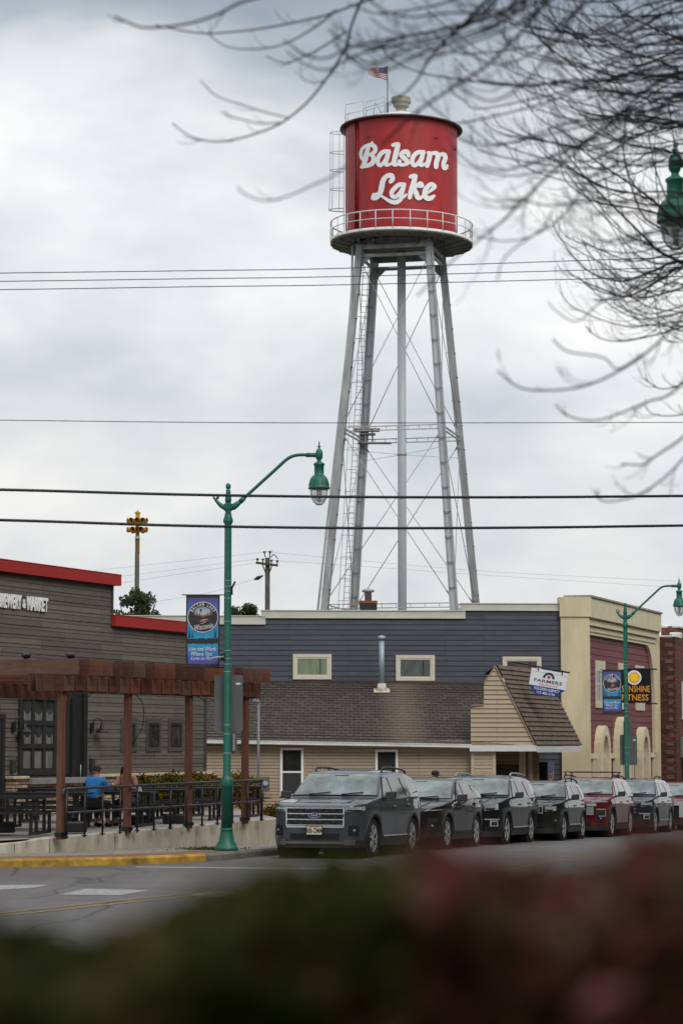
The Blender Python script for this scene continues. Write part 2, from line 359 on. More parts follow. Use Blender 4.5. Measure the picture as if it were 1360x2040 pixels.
# ------------------------------------------------------------------ wall builders (local frame: x along the wall, -y towards the viewer)
def lap(m, x0, x1, z0, z1, h, proud=.02, mi=0, y=0, ztop=None):
    z = z0
    while z < z1 - .01:
        t = min(z + h, z1)
        m.quad((x0, y - proud, z), (x1, y - proud, z), (x1, y - .003, t), (x0, y - .003, t), mi)
        m.quad((x0, y, z), (x1, y, z), (x1, y - proud, z), (x0, y - proud, z), mi)
        z += h
def window(parent, x0, x1, z0, z1, fw, framem, glassm, y=0, proud=.05, nx=1, nz=1, mull=.03, sill=False, name='window', curtain=None, cross=None):
    """frame proud of the wall, pane set back inside it"""
    m = MB(); a = y - proud
    m.box(x0, x0 + fw, a, y, z0, z1); m.box(x1 - fw, x1, a, y, z0, z1); m.box(x0 + fw, x1 - fw, a, y, z1 - fw, z1); m.box(x0 + fw, x1 - fw, a, y, z0, z0 + fw)
    for i in range(1, nx):
        xx = x0 + fw + (x1 - x0 - 2 * fw) * i / nx; m.box(xx - mull / 2, xx + mull / 2, a + .012, y - .006, z0 + fw, z1 - fw)
    for i in range(1, nz):
        zz = z0 + fw + (z1 - z0 - 2 * fw) * i / nz; m.box(x0 + fw, x1 - fw, a + .009, y - .006, zz - mull / 2, zz + mull / 2)
    if sill: m.box(x0 - .04, x1 + .04, a - .04, y, z0 - .05, z0 - .002)
    f = m.build(name, framem, parent)
    g = MB(); g.box(x0 + fw - .004, x1 - fw + .004, y - .028, y - .0215, z0 + fw - .004, z1 - fw + .004); g.build('pane', glassm, f)
    if curtain:
        c = MB(); n = 24; xa, xb = x0 + fw, x1 - fw
        rows = []
        for zz in (z0 + fw + .01, z1 - fw - .01):
            rows.append([(xa + (xb - xa) * k / n, y - .034 - .005 * sin(k * 1.7), zz) for k in range(n + 1)])
        c.grid(rows); c.build('curtain', curtain, f)
    return f

# ------------------------------------------------------------------ brewery
BV = Vector((.397, .918)); BC = Vector((-3.946, 70.4)); BS = BC - BV * 14
def hb(px, py): return hit(px, py, BS, BV)
brew = thing('brewery_building', 'dark grey plank-sided brewery with red roof edging and raised white wall lettering', 'building', (BS.x, BS.y, 0), atan2(BV.y, BV.x))
BSID = boards('grey_brown_siding', sc((102, 94, 86)), sc((84, 78, 72)), sc((30, 28, 26)), 3.1, .235, .008, .75, off=(.4, 0), noise=.22, nscale=(1, 1, 9), bump=.2, offset=.37, freq=2)
REDM = mat('red_metal_coping', sc((158, 38, 34)), .5, 0, .08, .7, coat=.1)
xs = hb(222, 1300)[0]; zt1 = hb(228, 1167)[1]; zt2 = hb(222, 1247)[1]
m = MB(); m.box(-7, xs, .004, 16, -.2, zt1 + .3); m.box(xs + .001, 13.99, .006, 16, -.2, zt2 + .3); m.build('wall_core', mat('brown_sheathing', (.05, .045, .04), .8), brew)
m = MB(); lap(m, -7, xs, .1, zt1, .235); lap(m, xs, 14, .1, zt2, .235)
m.build('siding', BSID, brew)
m = MB(); m.box(13.9, 14.02, -.045, .3, .1, zt2); m.build('corner_trim', mat('dark_grey_trim', sc((62, 60, 58)), .6), brew); m = MB(); m.box(xs - .06, xs + .03, -.045, .1, zt2, zt1); m.build('corner_trim', mat('dark_grey_trim', sc((62, 60, 58)), .6), brew)
def coping(x0, x1, z0, z1):
    m = MB(); n = max(1, int((x1 - x0) / 3.0)); st = (x1 - x0) / n
    for i in range(n):
        m.box(x0 + i * st + .004, x0 + (i + 1) * st - .004, -.16, .3, z0, z1)
    m.box(x0, x1, -.17, .3, z1 - .002, z1 + .02)
    return m
cp = coping(-7, xs + .25, zt1, hb(228, 1146)[1]); cp.build('coping', REDM, brew)
cp = coping(xs - .04, 14.15, zt2, hb(222, 1226)[1]); cp.build('coping', REDM, brew)
def fit_text(body, parent, x0, x1, zc, hgt, material, name='lettering', y=-.05, bold=.0, shear=0, ext=.015):
    t = text_mesh(body, 1, material, name, parent, bold=bold, ext=ext, shear=shear)
    xs_ = [v.co.x for v in t.data.vertices]; ys_ = [v.co.y for v in t.data.vertices]
    w0, h0 = max(xs_) - min(xs_), max(ys_) - min(ys_); cx, cy = (max(xs_) + min(xs_)) / 2, (max(ys_) + min(ys_)) / 2
    for v in t.data.vertices: v.co.x = (v.co.x - cx) * (x1 - x0) / w0; v.co.y = (v.co.y - cy) * hgt / h0
    t.location = ((x0 + x1) / 2, y, zc); return t
LETW = mat('white_sign_lettering', (.80, .80, .78), .5, 0, .03)
zl = hb(72, 1203.5)[1]; hh = .36
fit_text('MARKET', brew, hb(51.5, 1200)[0], hb(92.5, 1200)[0], zl, hh, LETW, 'sign_lettering', bold=.035)
fit_text('&', brew, hb(42.5, 1200)[0], hb(48.5, 1200)[0], zl - .03, hh * .62, LETW, 'sign_lettering', bold=.01)
xr, xl = hb(40, 1200)[0], hb(0, 1200)[0]; fit_text('BREWERY', brew, xr - (xr - xl) * 1.16, xr, zl, hh, LETW, 'sign_lettering', bold=.035)
BFR = mat('charcoal_window_frame', sc((40, 38, 37)), .5, 0, .1); BGL = glassy('dim_window_glass', (.035, .037, .04), .05, 1.6, .9, .9)
CURT = mat('sheer_curtain', (.13, .125, .12), .8, 0, .5, 2, stretch=(7, 7, .6))
x0, z1 = hb(36, 1382); x1, z0 = hb(133, 1542); window(brew, x0, x1, z0, z1, .14, BFR, BGL, proud=.07, nx=4, nz=3, mull=.12)
m = MB(); zz = z0 + .2
for i in range(4):
    w = (x1 - x0 - .28) / 4; xa = x0 + .14 + w * i + .1
    for j in range(3):
        m = MB(); zb_ = z0 + .16 + j * (z1 - z0 - .28) / 3
        if j == 0:
            rows = [[(xa + (w - .2) * k / 14, -.041 - .004 * sin(k * 2.1), z) for k in range(15)] for z in (zb_, zb_ + (z1 - z0) / 3 - .25)]
            m.grid(rows)
        else:
            rows = []
            for q in range(7):
                f = q / 6; rows.append([(xa + (w - .2) * k / 14, -.041, zb_ + .03 + (.16 + .10 * (2 * k / 14 - 1) ** 2) * f) for k in range(15)])
            m.grid(rows)
        m.build('curtain', CURT, brew)
x0, _ = hb(136, 1400); x1, z1 = hb(168, 1382); z0 = .5
m = MB(); m.box(x0, x1, -.06, 0, z0, z1); m.build('door_frame', DARK, brew)
m = MB(); m.box(x0 + .25, x1 - .8, -.11, -.061, z0, z1 - .15); m.box(x1 - .22, x1 - .02, -.13, -.061, z0, z1); d = m.build('door', mat('near_black_door', (.018, .018, .018), .35, 0, .1), brew)
m = MB(); m.tube([(x0 + .4, -.17, 1.4), (x0 + .4, -.17, 1.75)], .015); m.build('handle', GALV, d)
x1, z1 = hb(9, 1422); window(brew, x1 - 1.6, x1, .5, z1, .12, BFR, DARK, nz=1, name='door')
for (a, b) in ((240, 271), (290, 319), (334, 363)):
    x0, z1 = hb(a, 1431); x1, z0 = hb(b, 1497); window(brew, x0, x1, z0, z1, .13, mat('dark_grey_window_surround', sc((72, 68, 64)), .6), glassy('small_window_glass', (.05, .05, .048), .04, 1.7, .95, 2.2), proud=.045)
    m = MB(); zw = z1 - z0; m.box(x0 + .14, x0 + .19, -.06, -.03, z0 + .14, z1 - .14); m.box(x1 - .19, x1 - .14, -.06, -.03, z0 + .14, z1 - .14); m.box(x0 + .19, x1 - .19, -.06, -.03, z1 - .19, z1 - .14); m.box(x0 + .19, x1 - .19, -.06, -.03, z0 + .14, z0 + .19)
    m.build('inner_frame', BFR, brew)
# stone wainscot with pale cap, concrete sill and pier
STONE = boards('stacked_ledge_stone', sc((178, 158, 128)), sc((120, 104, 84)), sc((52, 46, 38)), .34, .085, .012, .85, noise=.45, nscale=(3, 3, 6), bump=.9, offset=.43, freq=3)
CAPM = mat('limestone_cap', sc((186, 172, 146)), .8, 0, .15, 4)
sx0 = hb(187, 1540)[0]; zcap = hb(407, 1537)[1]; xp0, xp1 = hb(10, 1545)[0], hb(39, 1545)[0]
m = MB(); m.box(sx0, 14.04, -.14, -.03, .2, zcap - .08); m.box(xp1, sx0, -.12, -.03, .2, zcap - .22); m.box(xp0, xp1, -.24, -.03, .2, zcap - .08); m.build('stone_wainscot', STONE, brew)
m = MB(); m.box(sx0, 14.1, -.2, -.03, zcap - .08, zcap); bevel(m.build('stone_cap', CAPM, brew), .012); m = MB(); m.box(xp0 - .04, xp1 + .03, -.29, -.03, zcap - .08, zcap - .01); bevel(m.build('stone_cap', CAPM, brew), .012)
m = MB(); m.box(xp1 + .04, sx0 - .01, -.36, -.03, zcap - .22, zcap - .07); bevel(m.build('window_sill', mat('grey_concrete_sill', (.20, .20, .20), .8, 0, .15, 4), brew), .012)
def wall_lamp(px, py):
    x, z = hb(px, py); f = MB(); f.lathe([(.07, -.02), (.07, 0)], (x, -.03, z), 14, axis='y'); f.box(x - .06, x + .06, -.09, -.03, z - .13, z + .1)
    pts = smooth_pts([(x, -.06, z + .02), (x + .03, -.09, z + .16), (x + .12, -.15, z + .23), (x + .21, -.21, z + .17), (x + .22, -.24, z + .07)], 5); f.tube(pts, .017, 8)
    o = f.build('wall_lamp', BLACKMET, brew)
    s = MB(); s.lathe([(.05, .08), (.055, .0), (.065, -.03), (.14, -.08), (.18, -.13), (.185, -.145), (.17, -.145), (.04, -.04)], (x + .22, -.24, z), 22); s.build('lamp_shade', BLACKMET, o)
wall_lamp(180, 1448); wall_lamp(24, 1447)
for px, py in ((180, 1523), (372, 1520), (22, 1526)):
    x, z = hb(px, py); m = MB(); m.box(x - .08, x + .08, -.12, -.02, z - .16, z + .16); bevel(m.build('utility_box', mat('dark_box', sc((50, 48, 46)), .6), brew), .015)

# ------------------------------------------------------------------ patio: retaining wall, floor, pergola, railing
WL = [Vector((-14, 45.9, .20)), Vector((-9.5, 46.9, .22)), Vector((-6.75, 47.7, .33)), Vector((-5.75, 48.0, .44)), Vector((-4.2, 50.55, .50)), Vector((-2.18, 54.45, .57)), Vector((-1.40, 55.9, .58)), Vector((-.9, 57.2, .56))]
WALLC = None
def patio_wall():
    m_, t, b = base('stained_cast_concrete'); b.inputs['Roughness'].default_value = .88
    tcn = t.nodes.new('ShaderNodeTexCoord'); mpn = t.nodes.new('ShaderNodeMapping'); mpn.inputs['Scale'].default_value = (1.6, 1.6, .35); t.links.new(tcn.outputs['Object'], mpn.inputs[0])
    a = t.nodes.new('ShaderNodeTexNoise'); a.inputs['Scale'].default_value = 2.6; a.inputs['Detail'].default_value = 9; a.inputs['Roughness'].default_value = .68; t.links.new(mpn.outputs[0], a.inputs['Vector'])
    r = t.nodes.new('ShaderNodeValToRGB'); t.links.new(a.outputs['Fac'], r.inputs[0]); e = r.color_ramp.elements
    e[0].position = .30; e[0].color = (.13, .11, .08, 1); e[1].position = .68; e[1].color = (.56, .53, .44, 1); x = e.new(.36); x.color = (.36, .33, .26, 1); x = e.new(.55); x.color = (.45, .42, .34, 1)
    t.links.new(r.outputs[0], b.inputs['Base Color']); return m_
wl = thing('retaining_wall', 'low stained concrete retaining wall under the patio railing', 'wall', tuple(WL[1].xy) + (0,))
m = MB(); W2 = smooth_pts(WL, 4); rows = []
for i, p in enumerate(W2):
    d = (W2[min(i + 1, len(W2) - 1)] - W2[max(i - 1, 0)]); d.z = 0; d.normalize(); n = Vector((d.y, -d.x, 0)); a = p + n * .02; b = p - n * .22
    rows.append([(a.x, a.y, Gr(a.y) + .1), (a.x, a.y, p.z - .015), (a.x - n.x * .02, a.y - n.y * .02, p.z), (b.x, b.y, p.z), (b.x, b.y, Gr(b.y) + .1)])
m.grid(rows, smooth=False); m.build('wall_body', patio_wall(), wl, world=True)
m = MB()
for i in range(3, len(W2) - 1, 3):
    p = W2[i]; d = W2[i + 1] - W2[i]; d.z = 0; d.normalize(); n = Vector((d.y, -d.x, 0)); a = p + n * .021
    m.bar((a.x, a.y, Gr(a.y) + .15), (a.x, a.y, p.z - .02), .014, .006, up=n)
m.build('control_joint', mat('dark_joint_grout', (.10, .09, .07), .9), wl, world=True)  # dark grout colour of the control joints
m = MB(); far = [Vector((BS.x, BS.y, 0)) + Vector((BV.x, BV.y, 0)) * s for s in (-2, 3, 8, 13, 15.5)]
nearp = [WL[1], WL[2], WL[4], WL[5], WL[7]]
m.grid([[(p.x - .1, p.y + .2, (.29, .38, .44, .44, .44)[i]) for i, p in enumerate(nearp)], [(p.x, p.y, .445) for p in far]], smooth=False)
tag(m.build('patio_floor', boards('patio_slabs', (.27, .25, .22), (.31, .285, .25), (.12, .11, .10), 2, 2, .01, .85, axes=('X', 'Y'), noise=.2), None), kind='structure')
PV = Vector((.469, .883)); PO = Vector((-5.53, 48.0))
perg = thing('pergola', 'reddish brown timber pergola over the brewery patio', 'pergola', (PO.x, PO.y, .045), atan2(PV.y, PV.x))
WOOD = mat('redwood_stained_timber', sc((98, 61, 46)), .7, 0, .5, 2.6, .15, stretch=(1, 1, 4))
WOODP = mat('redwood_post_timber', sc((100, 62, 45)), .65, 0, .35, 3.5, .15, stretch=(5, 5, .5))
WOODS = boards('redwood_block_ends', sc((104, 62, 47)), sc((74, 44, 34)), sc((38, 20, 15)), .41, .6, .008, .65, noise=.3, nscale=(1, 1, 4), offset=0, bump=.3)
for i in range(4):
    m = MB(); m.box(-.063, .063, -.063, .063, .36 + .035 * i, 3.262)
    o = m.build('post', WOODP, perg); o.location = (2.4 * i, 0, 0)
    b_ = MB(); b_.box(-.085, .085, -.085, .085, .42 + .035 * i, .50 + .035 * i); q = b_.build('post_foot', BLACKMET, o)
for y in (-.11, .075):
    m = MB(); m.box(-.98, 7.68, y, y + .045, 3.262, 3.60); m.build('beam', WOODS, perg)
m = MB(); m.box(-.5, 7.5, 4.9, 4.945, 3.262, 3.6); m.build('beam', WOODS, perg)
rnd = random.Random(3)
toned = [mat('redwood_rafter_%s' % n, sc(c), .65, 0, .3, 3, .15, stretch=(1, 1, 5)) for n, c in (('warm', (110, 65, 48)), ('deep', (80, 46, 35)), ('grey', (98, 68, 55)))]
for i in range(20):
    m = MB(); ov = rnd.uniform(-.02, .02); m.box(-.022, .022, -.42 + ov, 5.35, 0, .31); o = m.build('rafter', toned[rnd.randrange(3)], perg); o.location = (-.06 + .402 * i, 0, 3.602 + rnd.uniform(0, .008))
for i in range(21):
    if i % 1 == 0 and i > 1:
        m = MB(); m.box(-.17, .17, -.135, -.112, 3.285, 3.59); o = m.build('spacer_block', toned[rnd.randrange(3)], perg); o.location = (-.75 + .402 * i, rnd.uniform(-.004, .0), rnd.uniform(-.012, .006))
for px, py in ((44, 1311), (98, 1314), (152, 1317)):
    s = 1.5 - (px - 44) * .014; m = MB(); m.lathe([(.03, -.1), (.055, -.06), (.06, .1), (.045, .1)], (0, 0, .07), 12, axis='x'); m.box(-.02, .02, -.02, .02, 0, .06)
    o = m.build('spotlight', BLACKMET, perg); o.location = (-.06 + (0 if px < 125 else .402), .1 + s if px < 125 else .05, 3.92)
    g = MB(); g.lathe([(.0, .101), (.045, .101)], (0, 0, .07), 12, axis='x', cap=False); g.build('lens', WHITE, o)
for pts in ([(.1, -.14, 3.3), (.5, -.16, 3.12), (.9, -.14, 3.26)], [(2.45, -.14, 3.26), (2.75, -.14, 3.05), (2.8, -.1, 2.6), (2.7, .1, 2.2), (2.75, .2, 2.05)], [(4.9, -.14, 3.26), (5.3, -.14, 3.15), (5.7, -.1, 3.2)]):
    m = MB(); m.tube(smooth_pts(pts, 5), .009, 6); m.build('cable', BLACKMET, perg)
# railing on the wall
ra = thing('railing', 'black steel railing on the patio retaining wall', 'railing', (PO.x, PO.y, 0), atan2(PV.y, PV.x))
RAILM = mat('black_painted_steel_rail', (.05, .048, .052), .38, .3, .2, 10)
def rz_(x, a, b): return a + (b - a) * x / 7.7
for i in range(13):
    x = i * 7.7 / 12; r = .032 if i in (0, 6, 12) else .022
    m = MB(); m.tube([(x, -.14, .42 + .018 * x), (x, -.14, rz_(x, 1.385, 1.46))], r, 8); m.lathe([(.06, .0), (.06, .02)], (x, -.14, .45 + .018 * x), 10); m.build('post', BLACKMET, ra)
for a, b, rr in ((1.40, 1.475, .03), (.93, 1.0, .024)):
    m = MB(); m.tube([(.0 if rr < .03 else -.02, -.14, rz_(0, a, b))] + [(x * 7.7 / 8, -.14, rz_(x * 7.7 / 8, a, b)) for x in range(1, 9)], rr, 10); m.build('rail', RAILM, ra)
m = MB(); m.tube(smooth_pts([(-.02, -.14, 1.40), (-.10, -.14, 1.37), (-.12, -.14, 1.28)], 5), .028, 8); m.build('rail_end', RAILM, ra)

# patio tables
BT = mat('black_table_slats', (.010, .010, .012), .5, .1, .2, 8)
def picnic(loc, rz, label):
    t = thing('patio_table', label, 'table', loc, rz, 'black picnic tables on the patio')
    L = 1.0
    m = MB()
    for k in range(5): m.box(-L, L, -.38 + k * .155, -.38 + k * .155 + .14, .735, .775)
    m.box(-L, L, -.39, -.381, .71, .77); m.build('table_top', BT, t)
    for s in (-1, 1):
        m = MB()
        for k in range(2): m.box(-L, L, s * .72 - .14 + k * .145, s * .72 - .14 + k * .145 + .135, .43, .465)
        m.build('bench', BT, t)
    for s in (-1, 1):
        x = s * .78; m = MB()
        for y in (-.3, .3): m.box(x - .03, x + .03, y - .03, y + .03, .06, .735)
        for y in (-.72, .72): m.box(x - .03, x + .03, y - .03, y + .03, .06, .43)
        m.box(x - .03, x + .03, -.78, .78, 0, .06); m.box(x - .029, x + .029, -.75, .75, .385, .43); m.build('leg_frame', BT, t)
    return t
tabs = [(12, 49.9, -8, 'black picnic table nearest the street at the far left of the patio'),
        (96, 53.4, -8, 'black picnic table just left of the first pergola post'),
        (226, 54.9, -10, 'black picnic table where the two people sit'),
        (300, 57.2, -10, 'black picnic table right behind the second pergola post, near the man in blue'),
        (372, 59.6, -10, 'black picnic table behind the third pergola post'),
        (128, 58.2, -8, 'black picnic table close under the big brewery window'),
        (452, 62.4, -10, 'black picnic table behind the green lamp post')]
for px, D, a, lb in tabs:
    picnic(((px - 680) / F * D, D, .448), R(a), lb)
for px, D, lb in ((150, 50.9, 'square black umbrella base beside the first pergola post'), (282, 55.8, 'square black umbrella base by the second pergola post'), (352, 56.6, 'square black umbrella base between the second and third pergola posts'), (8, 50.6, 'square black umbrella base at the far left edge of the patio')):
    t = thing('umbrella_base', lb, 'umbrella base', ((px - 680) / F * D, D, .448), R(12), 'umbrella bases on the patio')
    m = MB(); m.box(-.27, .27, -.27, .27, 0, .22); bevel(m.build('weight', BT, t), .03); m = MB(); m.tube([(0, 0, .22), (0, 0, .36)], .03, 10); m.build('socket', BLACKMET, t)
# ------------------------------------------------------------------ blue, cream and maroon corner building
FO = Vector((9.4, 92.0)); FV = Vector((.334, .9426)); FA = atan2(FV.y, FV.x); BA = math.atan(.05)
BX = Vector((cos(BA), sin(BA)))
def hq(px, py): return hit(px, py, FO, BX)
FN = Vector((.9426, -.334)); FO2 = FO - FN * .3
def hc(px, py): return hit(px, py, FO, FV)
def hc2(px, py): return hit(px, py, FO2, FV)
bb = thing('corner_building', 'two-storey building with dark blue siding, cream corner tower and maroon street front with arches', 'building', (FO.x, FO.y, 0), BA)
BLUES = boards('dark_blue_siding', sc((70, 73, 83)), sc((60, 64, 75)), sc((24, 26, 32)), 3.7, .195, .007, .65, noise=.2, nscale=(.35, 1, 2.2), bump=.1, offset=.4, off=(.3, .6))
STUC = mat('cream_stucco', sc((204, 191, 158)), .85, 0, .16, 1.1, .12, stretch=(1.2, 1.2, .3))
STUC2 = mat('cream_stucco_trim', sc((208, 197, 168)), .85, 0, .08, 2, .1)
xl = hq(240, 1300)[0]; xa = hq(527, 1300)[0]; xb = hq(925, 1300)[0]; xc = hq(1115.5, 1300)[0]
za = hq(450, 1243)[1]; zb = hq(700, 1231)[1]; zc = hq(1020, 1216)[1]; zar = hq(450, 1228)[1]; zbr = hq(700, 1217.5)[1]; zcr = hq(1020, 1203.5)[1]
m = MB(); m.box(xl - 3, xa, .01, 20, -1, za); m.box(xa + .01, xb, .012, 20, -1, zb); m.box(xb + .01, -.02, .014, 9, -1, zc); m.build('wall_core', mat('dark_sheathing', (.04, .042, .05), .8), bb)
m = MB(); lap(m, xl - 3, xa, -1, za, .195); lap(m, xa, xb, -1, zb, .195); lap(m, xb, xc, -1, zc, .195); m.build('siding', BLUES, bb)
m = MB()
for a, b, z0, z1 in ((xl - 3, xa - .002, za, zar), (xa - .13, xb - .002, zb, zbr), (xb - .13, xc - .03, zc, zcr)):
    m.box(a, b, -.07, .3, z0 - .02, z1); m.box(a - .02, b + (.02 if b < xb else 0), -.1, .32, z1, z1 + .035); m.box(a, b, -.085, .0, z0 - .02, z0 + .04)
m.box(xa - .13, xa + .03, -.068, .1, za - .02, zb - .022); m.box(xb - .13, xb + .03, -.068, .1, zb - .02, zc - .022)
m.build('parapet_trim', OFFWHITE, bb)
CREAMF = mat('cream_window_frame', sc((202, 196, 178)), .6, 0, .05)
GC = mat('green_curtain', sc((118, 132, 108)), .85, 0, .22, 1.2, stretch=(5, 5, .8)); GC2 = mat('grey_curtain', sc((84, 92, 90)), .85, 0, .35, 1.6, stretch=(4, 4, 1.5))
GL2 = glassy('upstairs_glass', (.03, .034, .034), .05, 1.5, .5, 2)
for a, b, t, s, cu in ((583.5, 660, 1303, 1353.5, GC), (788, 865.5, 1305, 1357, GC2), (1000, 1077.5, 1308, 1360, mat('brown_curtain', sc((74, 68, 66)), .85, 0, .4, 1.6))):
    x0, z1 = hq(a, t); x1, z0 = hq(b, s)
    f = window(bb, x0, x1, z0, z1, .12, CREAMF, GL2, proud=.06, curtain=cu)
    g = MB(); w = .055; g.box(x0 + .12, x0 + .12 + w, -.045, -.0, z0 + .12, z1 - .12); g.box(x1 - .12 - w, x1 - .12, -.045, 0, z0 + .12, z1 - .12); g.box(x0 + .12 + w, x1 - .12 - w, -.045, 0, z1 - .12 - w, z1 - .12); g.box(x0 + .12 + w, x1 - .12 - w, -.045, 0, z0 + .12, z0 + .12 + w)
    g.box(x0 + (x1 - x0) * .70, x0 + (x1 - x0) * .70 + .025, -.040, -.036, z0 + .12 + w, z1 - .12 - w, 1)
    g.build('sash', [CREAMF, DARK], f)
# cream corner tower: side towards us
zp0 = hq(1140, 1229)[1]; zp1 = hq(1140, 1190)[1]
m = MB(); m.box(xc, -.02, -.16, .5, -1, zp0); m.build('corner_pier', STUC, bb)
m = MB(); m.box(xc - .04, .06, -.22, .5, zp0, zp1); m.build('parapet', STUC, bb)
# street front: its own frame, x along the street, -y out to the street
def fr(name, mb, mats):
    o = mb.build(name, mats, bb); o.rotation_euler = (0, 0, FA - BA); return o
TL = hc(1313, 1400)[0]
zf0 = hc(1240, 1243)[1]
m = MB(); m.box(.0, TL + .25, -.06, .9, zp0, zp1 + .02); fr('parapet', m, STUC2)
m = MB(); m.box(-.12, TL + .3, -.12, .95, zp1 + .02, zp1 + .09); m.build('parapet_cap', mat('weathered_cap_flashing', sc((150, 146, 128)), .6, 0, .2), bb).rotation_euler = (0, 0, FA - BA)
zband = hc(1176, 1243)[1]; zst = hc2(1177, 1266)[1]; t0 = hc(1175.5, 1400)[0]; t1 = hc2(1297, 1400)[0]; zfl = hc2(1177, 1501)[1]
m = MB(); m.box(0, t0, 0, .5, -1, zp0 - .002); m.box(t1 + .35, TL, 0, .9, -1, zp0 - .002); m.box(t0, t1 + .35, .06, .9, zband, zp0 - .002); m.box(t0, t1 + .2, .12, .9, zst + .12, zband - .0)
m.box(t0 - .0, t1 + .1, .03, .06, zband - .04, zband + .05); fr('pilaster', m, STUC2)
# header with the rounded right corner
pl = [(t0, zst + .12), (t0, zst)]; rr = 1.5; 
pl += [(t1 - rr + rr * sin(R(a)), zst - rr * 1.6 + rr * 1.6 * cos(R(a))) for a in range(0, 91, 10)]
pl += [(t1, zfl), (t1 + .35, zfl), (t1 + .35, zst + .12)]
m = MB(); m.prism(pl, .16, .32); fr('header', m, STUC2)
MARS = boards('maroon_siding', sc((122, 66, 70)), sc((108, 58, 62)), sc((52, 28, 30)), 3.7, .255, .008, .6, noise=.13, nscale=(.7, 1, 4), bump=.1, offset=.4, off=(.3, .1))
m = MB(); lap(m, t0 - .05, t1 + .05, zfl, zst + .1, .255, y=.3); m.box(t0 - .05, t1 + .05, .302, 3, -1, zst + .1); o = fr('siding', m, MARS)
for a, b, t, s in ((1183.5, 1203, 1315, 1411), (1229, 1248, 1320, 1414), (1263, 1281, 1325, 1416)):
    x0, z1 = hc2(a, t); x1, z0 = hc2(b, s)
    m = MB(); m.box(x0, x1, .24, .3, z1 - .42, z1); m.box(x0, x1, .24, .3, z0, z0 + .30); m.box(x0, x0 + .1, .24, .3, z0 + .3, z1 - .42); m.box(x1 - .1, x1, .24, .3, z0 + .3, z1 - .42)
    m.box(x0 + .1, x1 - .1, .25, .3, (z0 + z1) / 2 - .03, (z0 + z1) / 2 + .05); m.box((x0 + x1) / 2 - .05, (x0 + x1) / 2 + .05, .255, .3, z0 + .3, (z0 + z1) / 2 - .03); m.box((x0 + x1) / 2 - .05, (x0 + x1) / 2 + .05, .255, .3, (z0 + z1) / 2 + .05, z1 - .42)
    w = fr('window', m, CREAMF)
    g = MB(); g.box(x0 + .09, x1 - .09, .272, .276, z0 + .29, z1 - .41); g.build('pane', GL2, w)
m = MB(); m.box(t0, t1 + .05, .18, .3, zfl - .2, zfl); 
n = 9
for i in range(n + 1):
    x = t0 + (t1 - t0) * i / n; m.box(x - .09, x + .09, .2, .3, -1, zfl - .2)
fr('storefront_frame', m, STUC2)
m = MB(); m.box(t0, t1, .31, .33, -1, zfl - .19); fr('storefront_glass', m, glassy('storefront_glass_pane', (.028, .022, .02), .06, 1.5))
def arch(pxc, pyt, ow, rise, outw, door=False):
    tc_, zt = hc2(pxc, pyt)
    zs = zfl - .15; th = .30; N = 14; outer = []; inner = []; h = zt - zs
    for k in range(N + 1):
        a = pi * k / N; outer.append((tc_ - ow * cos(a), zs + h * sin(a) ** .8 if False else zs + h * sin(a))); inner.append((tc_ - (ow - th) * cos(a), zs + (h - th * 1.25) * sin(a)))
    m = MB(); y0, y1 = .3 - outw, .295
    P_ = [(tc_ - ow, -1)] + outer + [(tc_ + ow, -1)]; Q_ = [(tc_ - ow + th, -1)] + inner + [(tc_ + ow - th, -1)]
    rows = [[(u, y0, v) for u, v in P_], [(u, y0, v) for u, v in Q_], [(u, y1, v) for u, v in Q_]]; m.grid(rows, smooth=False)
    m.grid([[(u, y0, v) for u, v in P_], [(u, y1, v) for u, v in P_]], smooth=False)
    fr('arch', m, STUC2)
arch(1190.5, 1445.5, .80, 1, .32); arch(1229.5, 1428, .95, 1, .32); arch(1271, 1448, .82, 1, .32)
# chimney on the flat roof
ch = P(744, 1218, 97)
m = MB(); m.box(-.33, .33, 0, .8, -.6, .34); c = m.build('chimney', mat('black_chimney_casing', (.02, .019, .022), .6, 0, .3), bb); c.location = (ch.x - FO.x, 4.4, P(744, 1219, 96.2).z); c.scale = (1, 1, 1)
m = MB(); m.box(-.345, .345, -.015, .815, .34, .44); m.build('rusty_cap', mat('rusted_sheet', sc((128, 84, 50)), .85, 0, .5, 8), c)
m = MB(); m.lathe([(.14, .44), (.14, .78), (.24, .80), (.25, .88), (.15, .92), (0, .95)], (0, .35, 0), 16); m.build('flue', GALV, c)

# ------------------------------------------------------------------ tan house in front of the blue wall
HD = 84.0; HX = P(412, 1480, HD).x
ho = thing('insurance_office', 'low tan-sided house with brown shingle roof, white gutter and boxed mansard gable', 'building', (HX, HD, 0), 0)
def hh_(px, py, D=HD): p = P(px, py, D); return p.x - HX, p.z
TANS = boards('tan_vinyl_siding', sc((166, 149, 126)), sc((156, 140, 118)), sc((50, 44, 36)), 3.66, .112, .005, .6, noise=.10, nscale=(.6, 1, 3), bump=.05, offset=.3)
xe, zer = hh_(937, 1483); zel = hh_(412, 1474)[1]
m = MB(); m.box(-6, xe, .02, 7.7, -1, zel - .04); m.build('wall_core', mat('tan_sheathing', sc((120, 106, 86)), .8), ho)
m = MB(); lap(m, -6, xe, -.9, zel - .02, .112, proud=.016); m.build('siding', TANS, ho)
SHIN = boards('brown_asphalt_shingles', sc((74, 64, 57)), sc((55, 48, 43)), sc((36, 31, 28)), .30, .33, .02, .9, axes=('X', 'Y'), noise=.38, nscale=(2.2, 1.4, 1), bump=.5, offset=.5, freq=2,
              stain=[(hh_(793, 1400)[0] + .25, .9, sc((124, 112, 98)), .38)])
ztr = P(1000, 1361, 91.6).z; ztl = P(500, 1354, 91.6).z
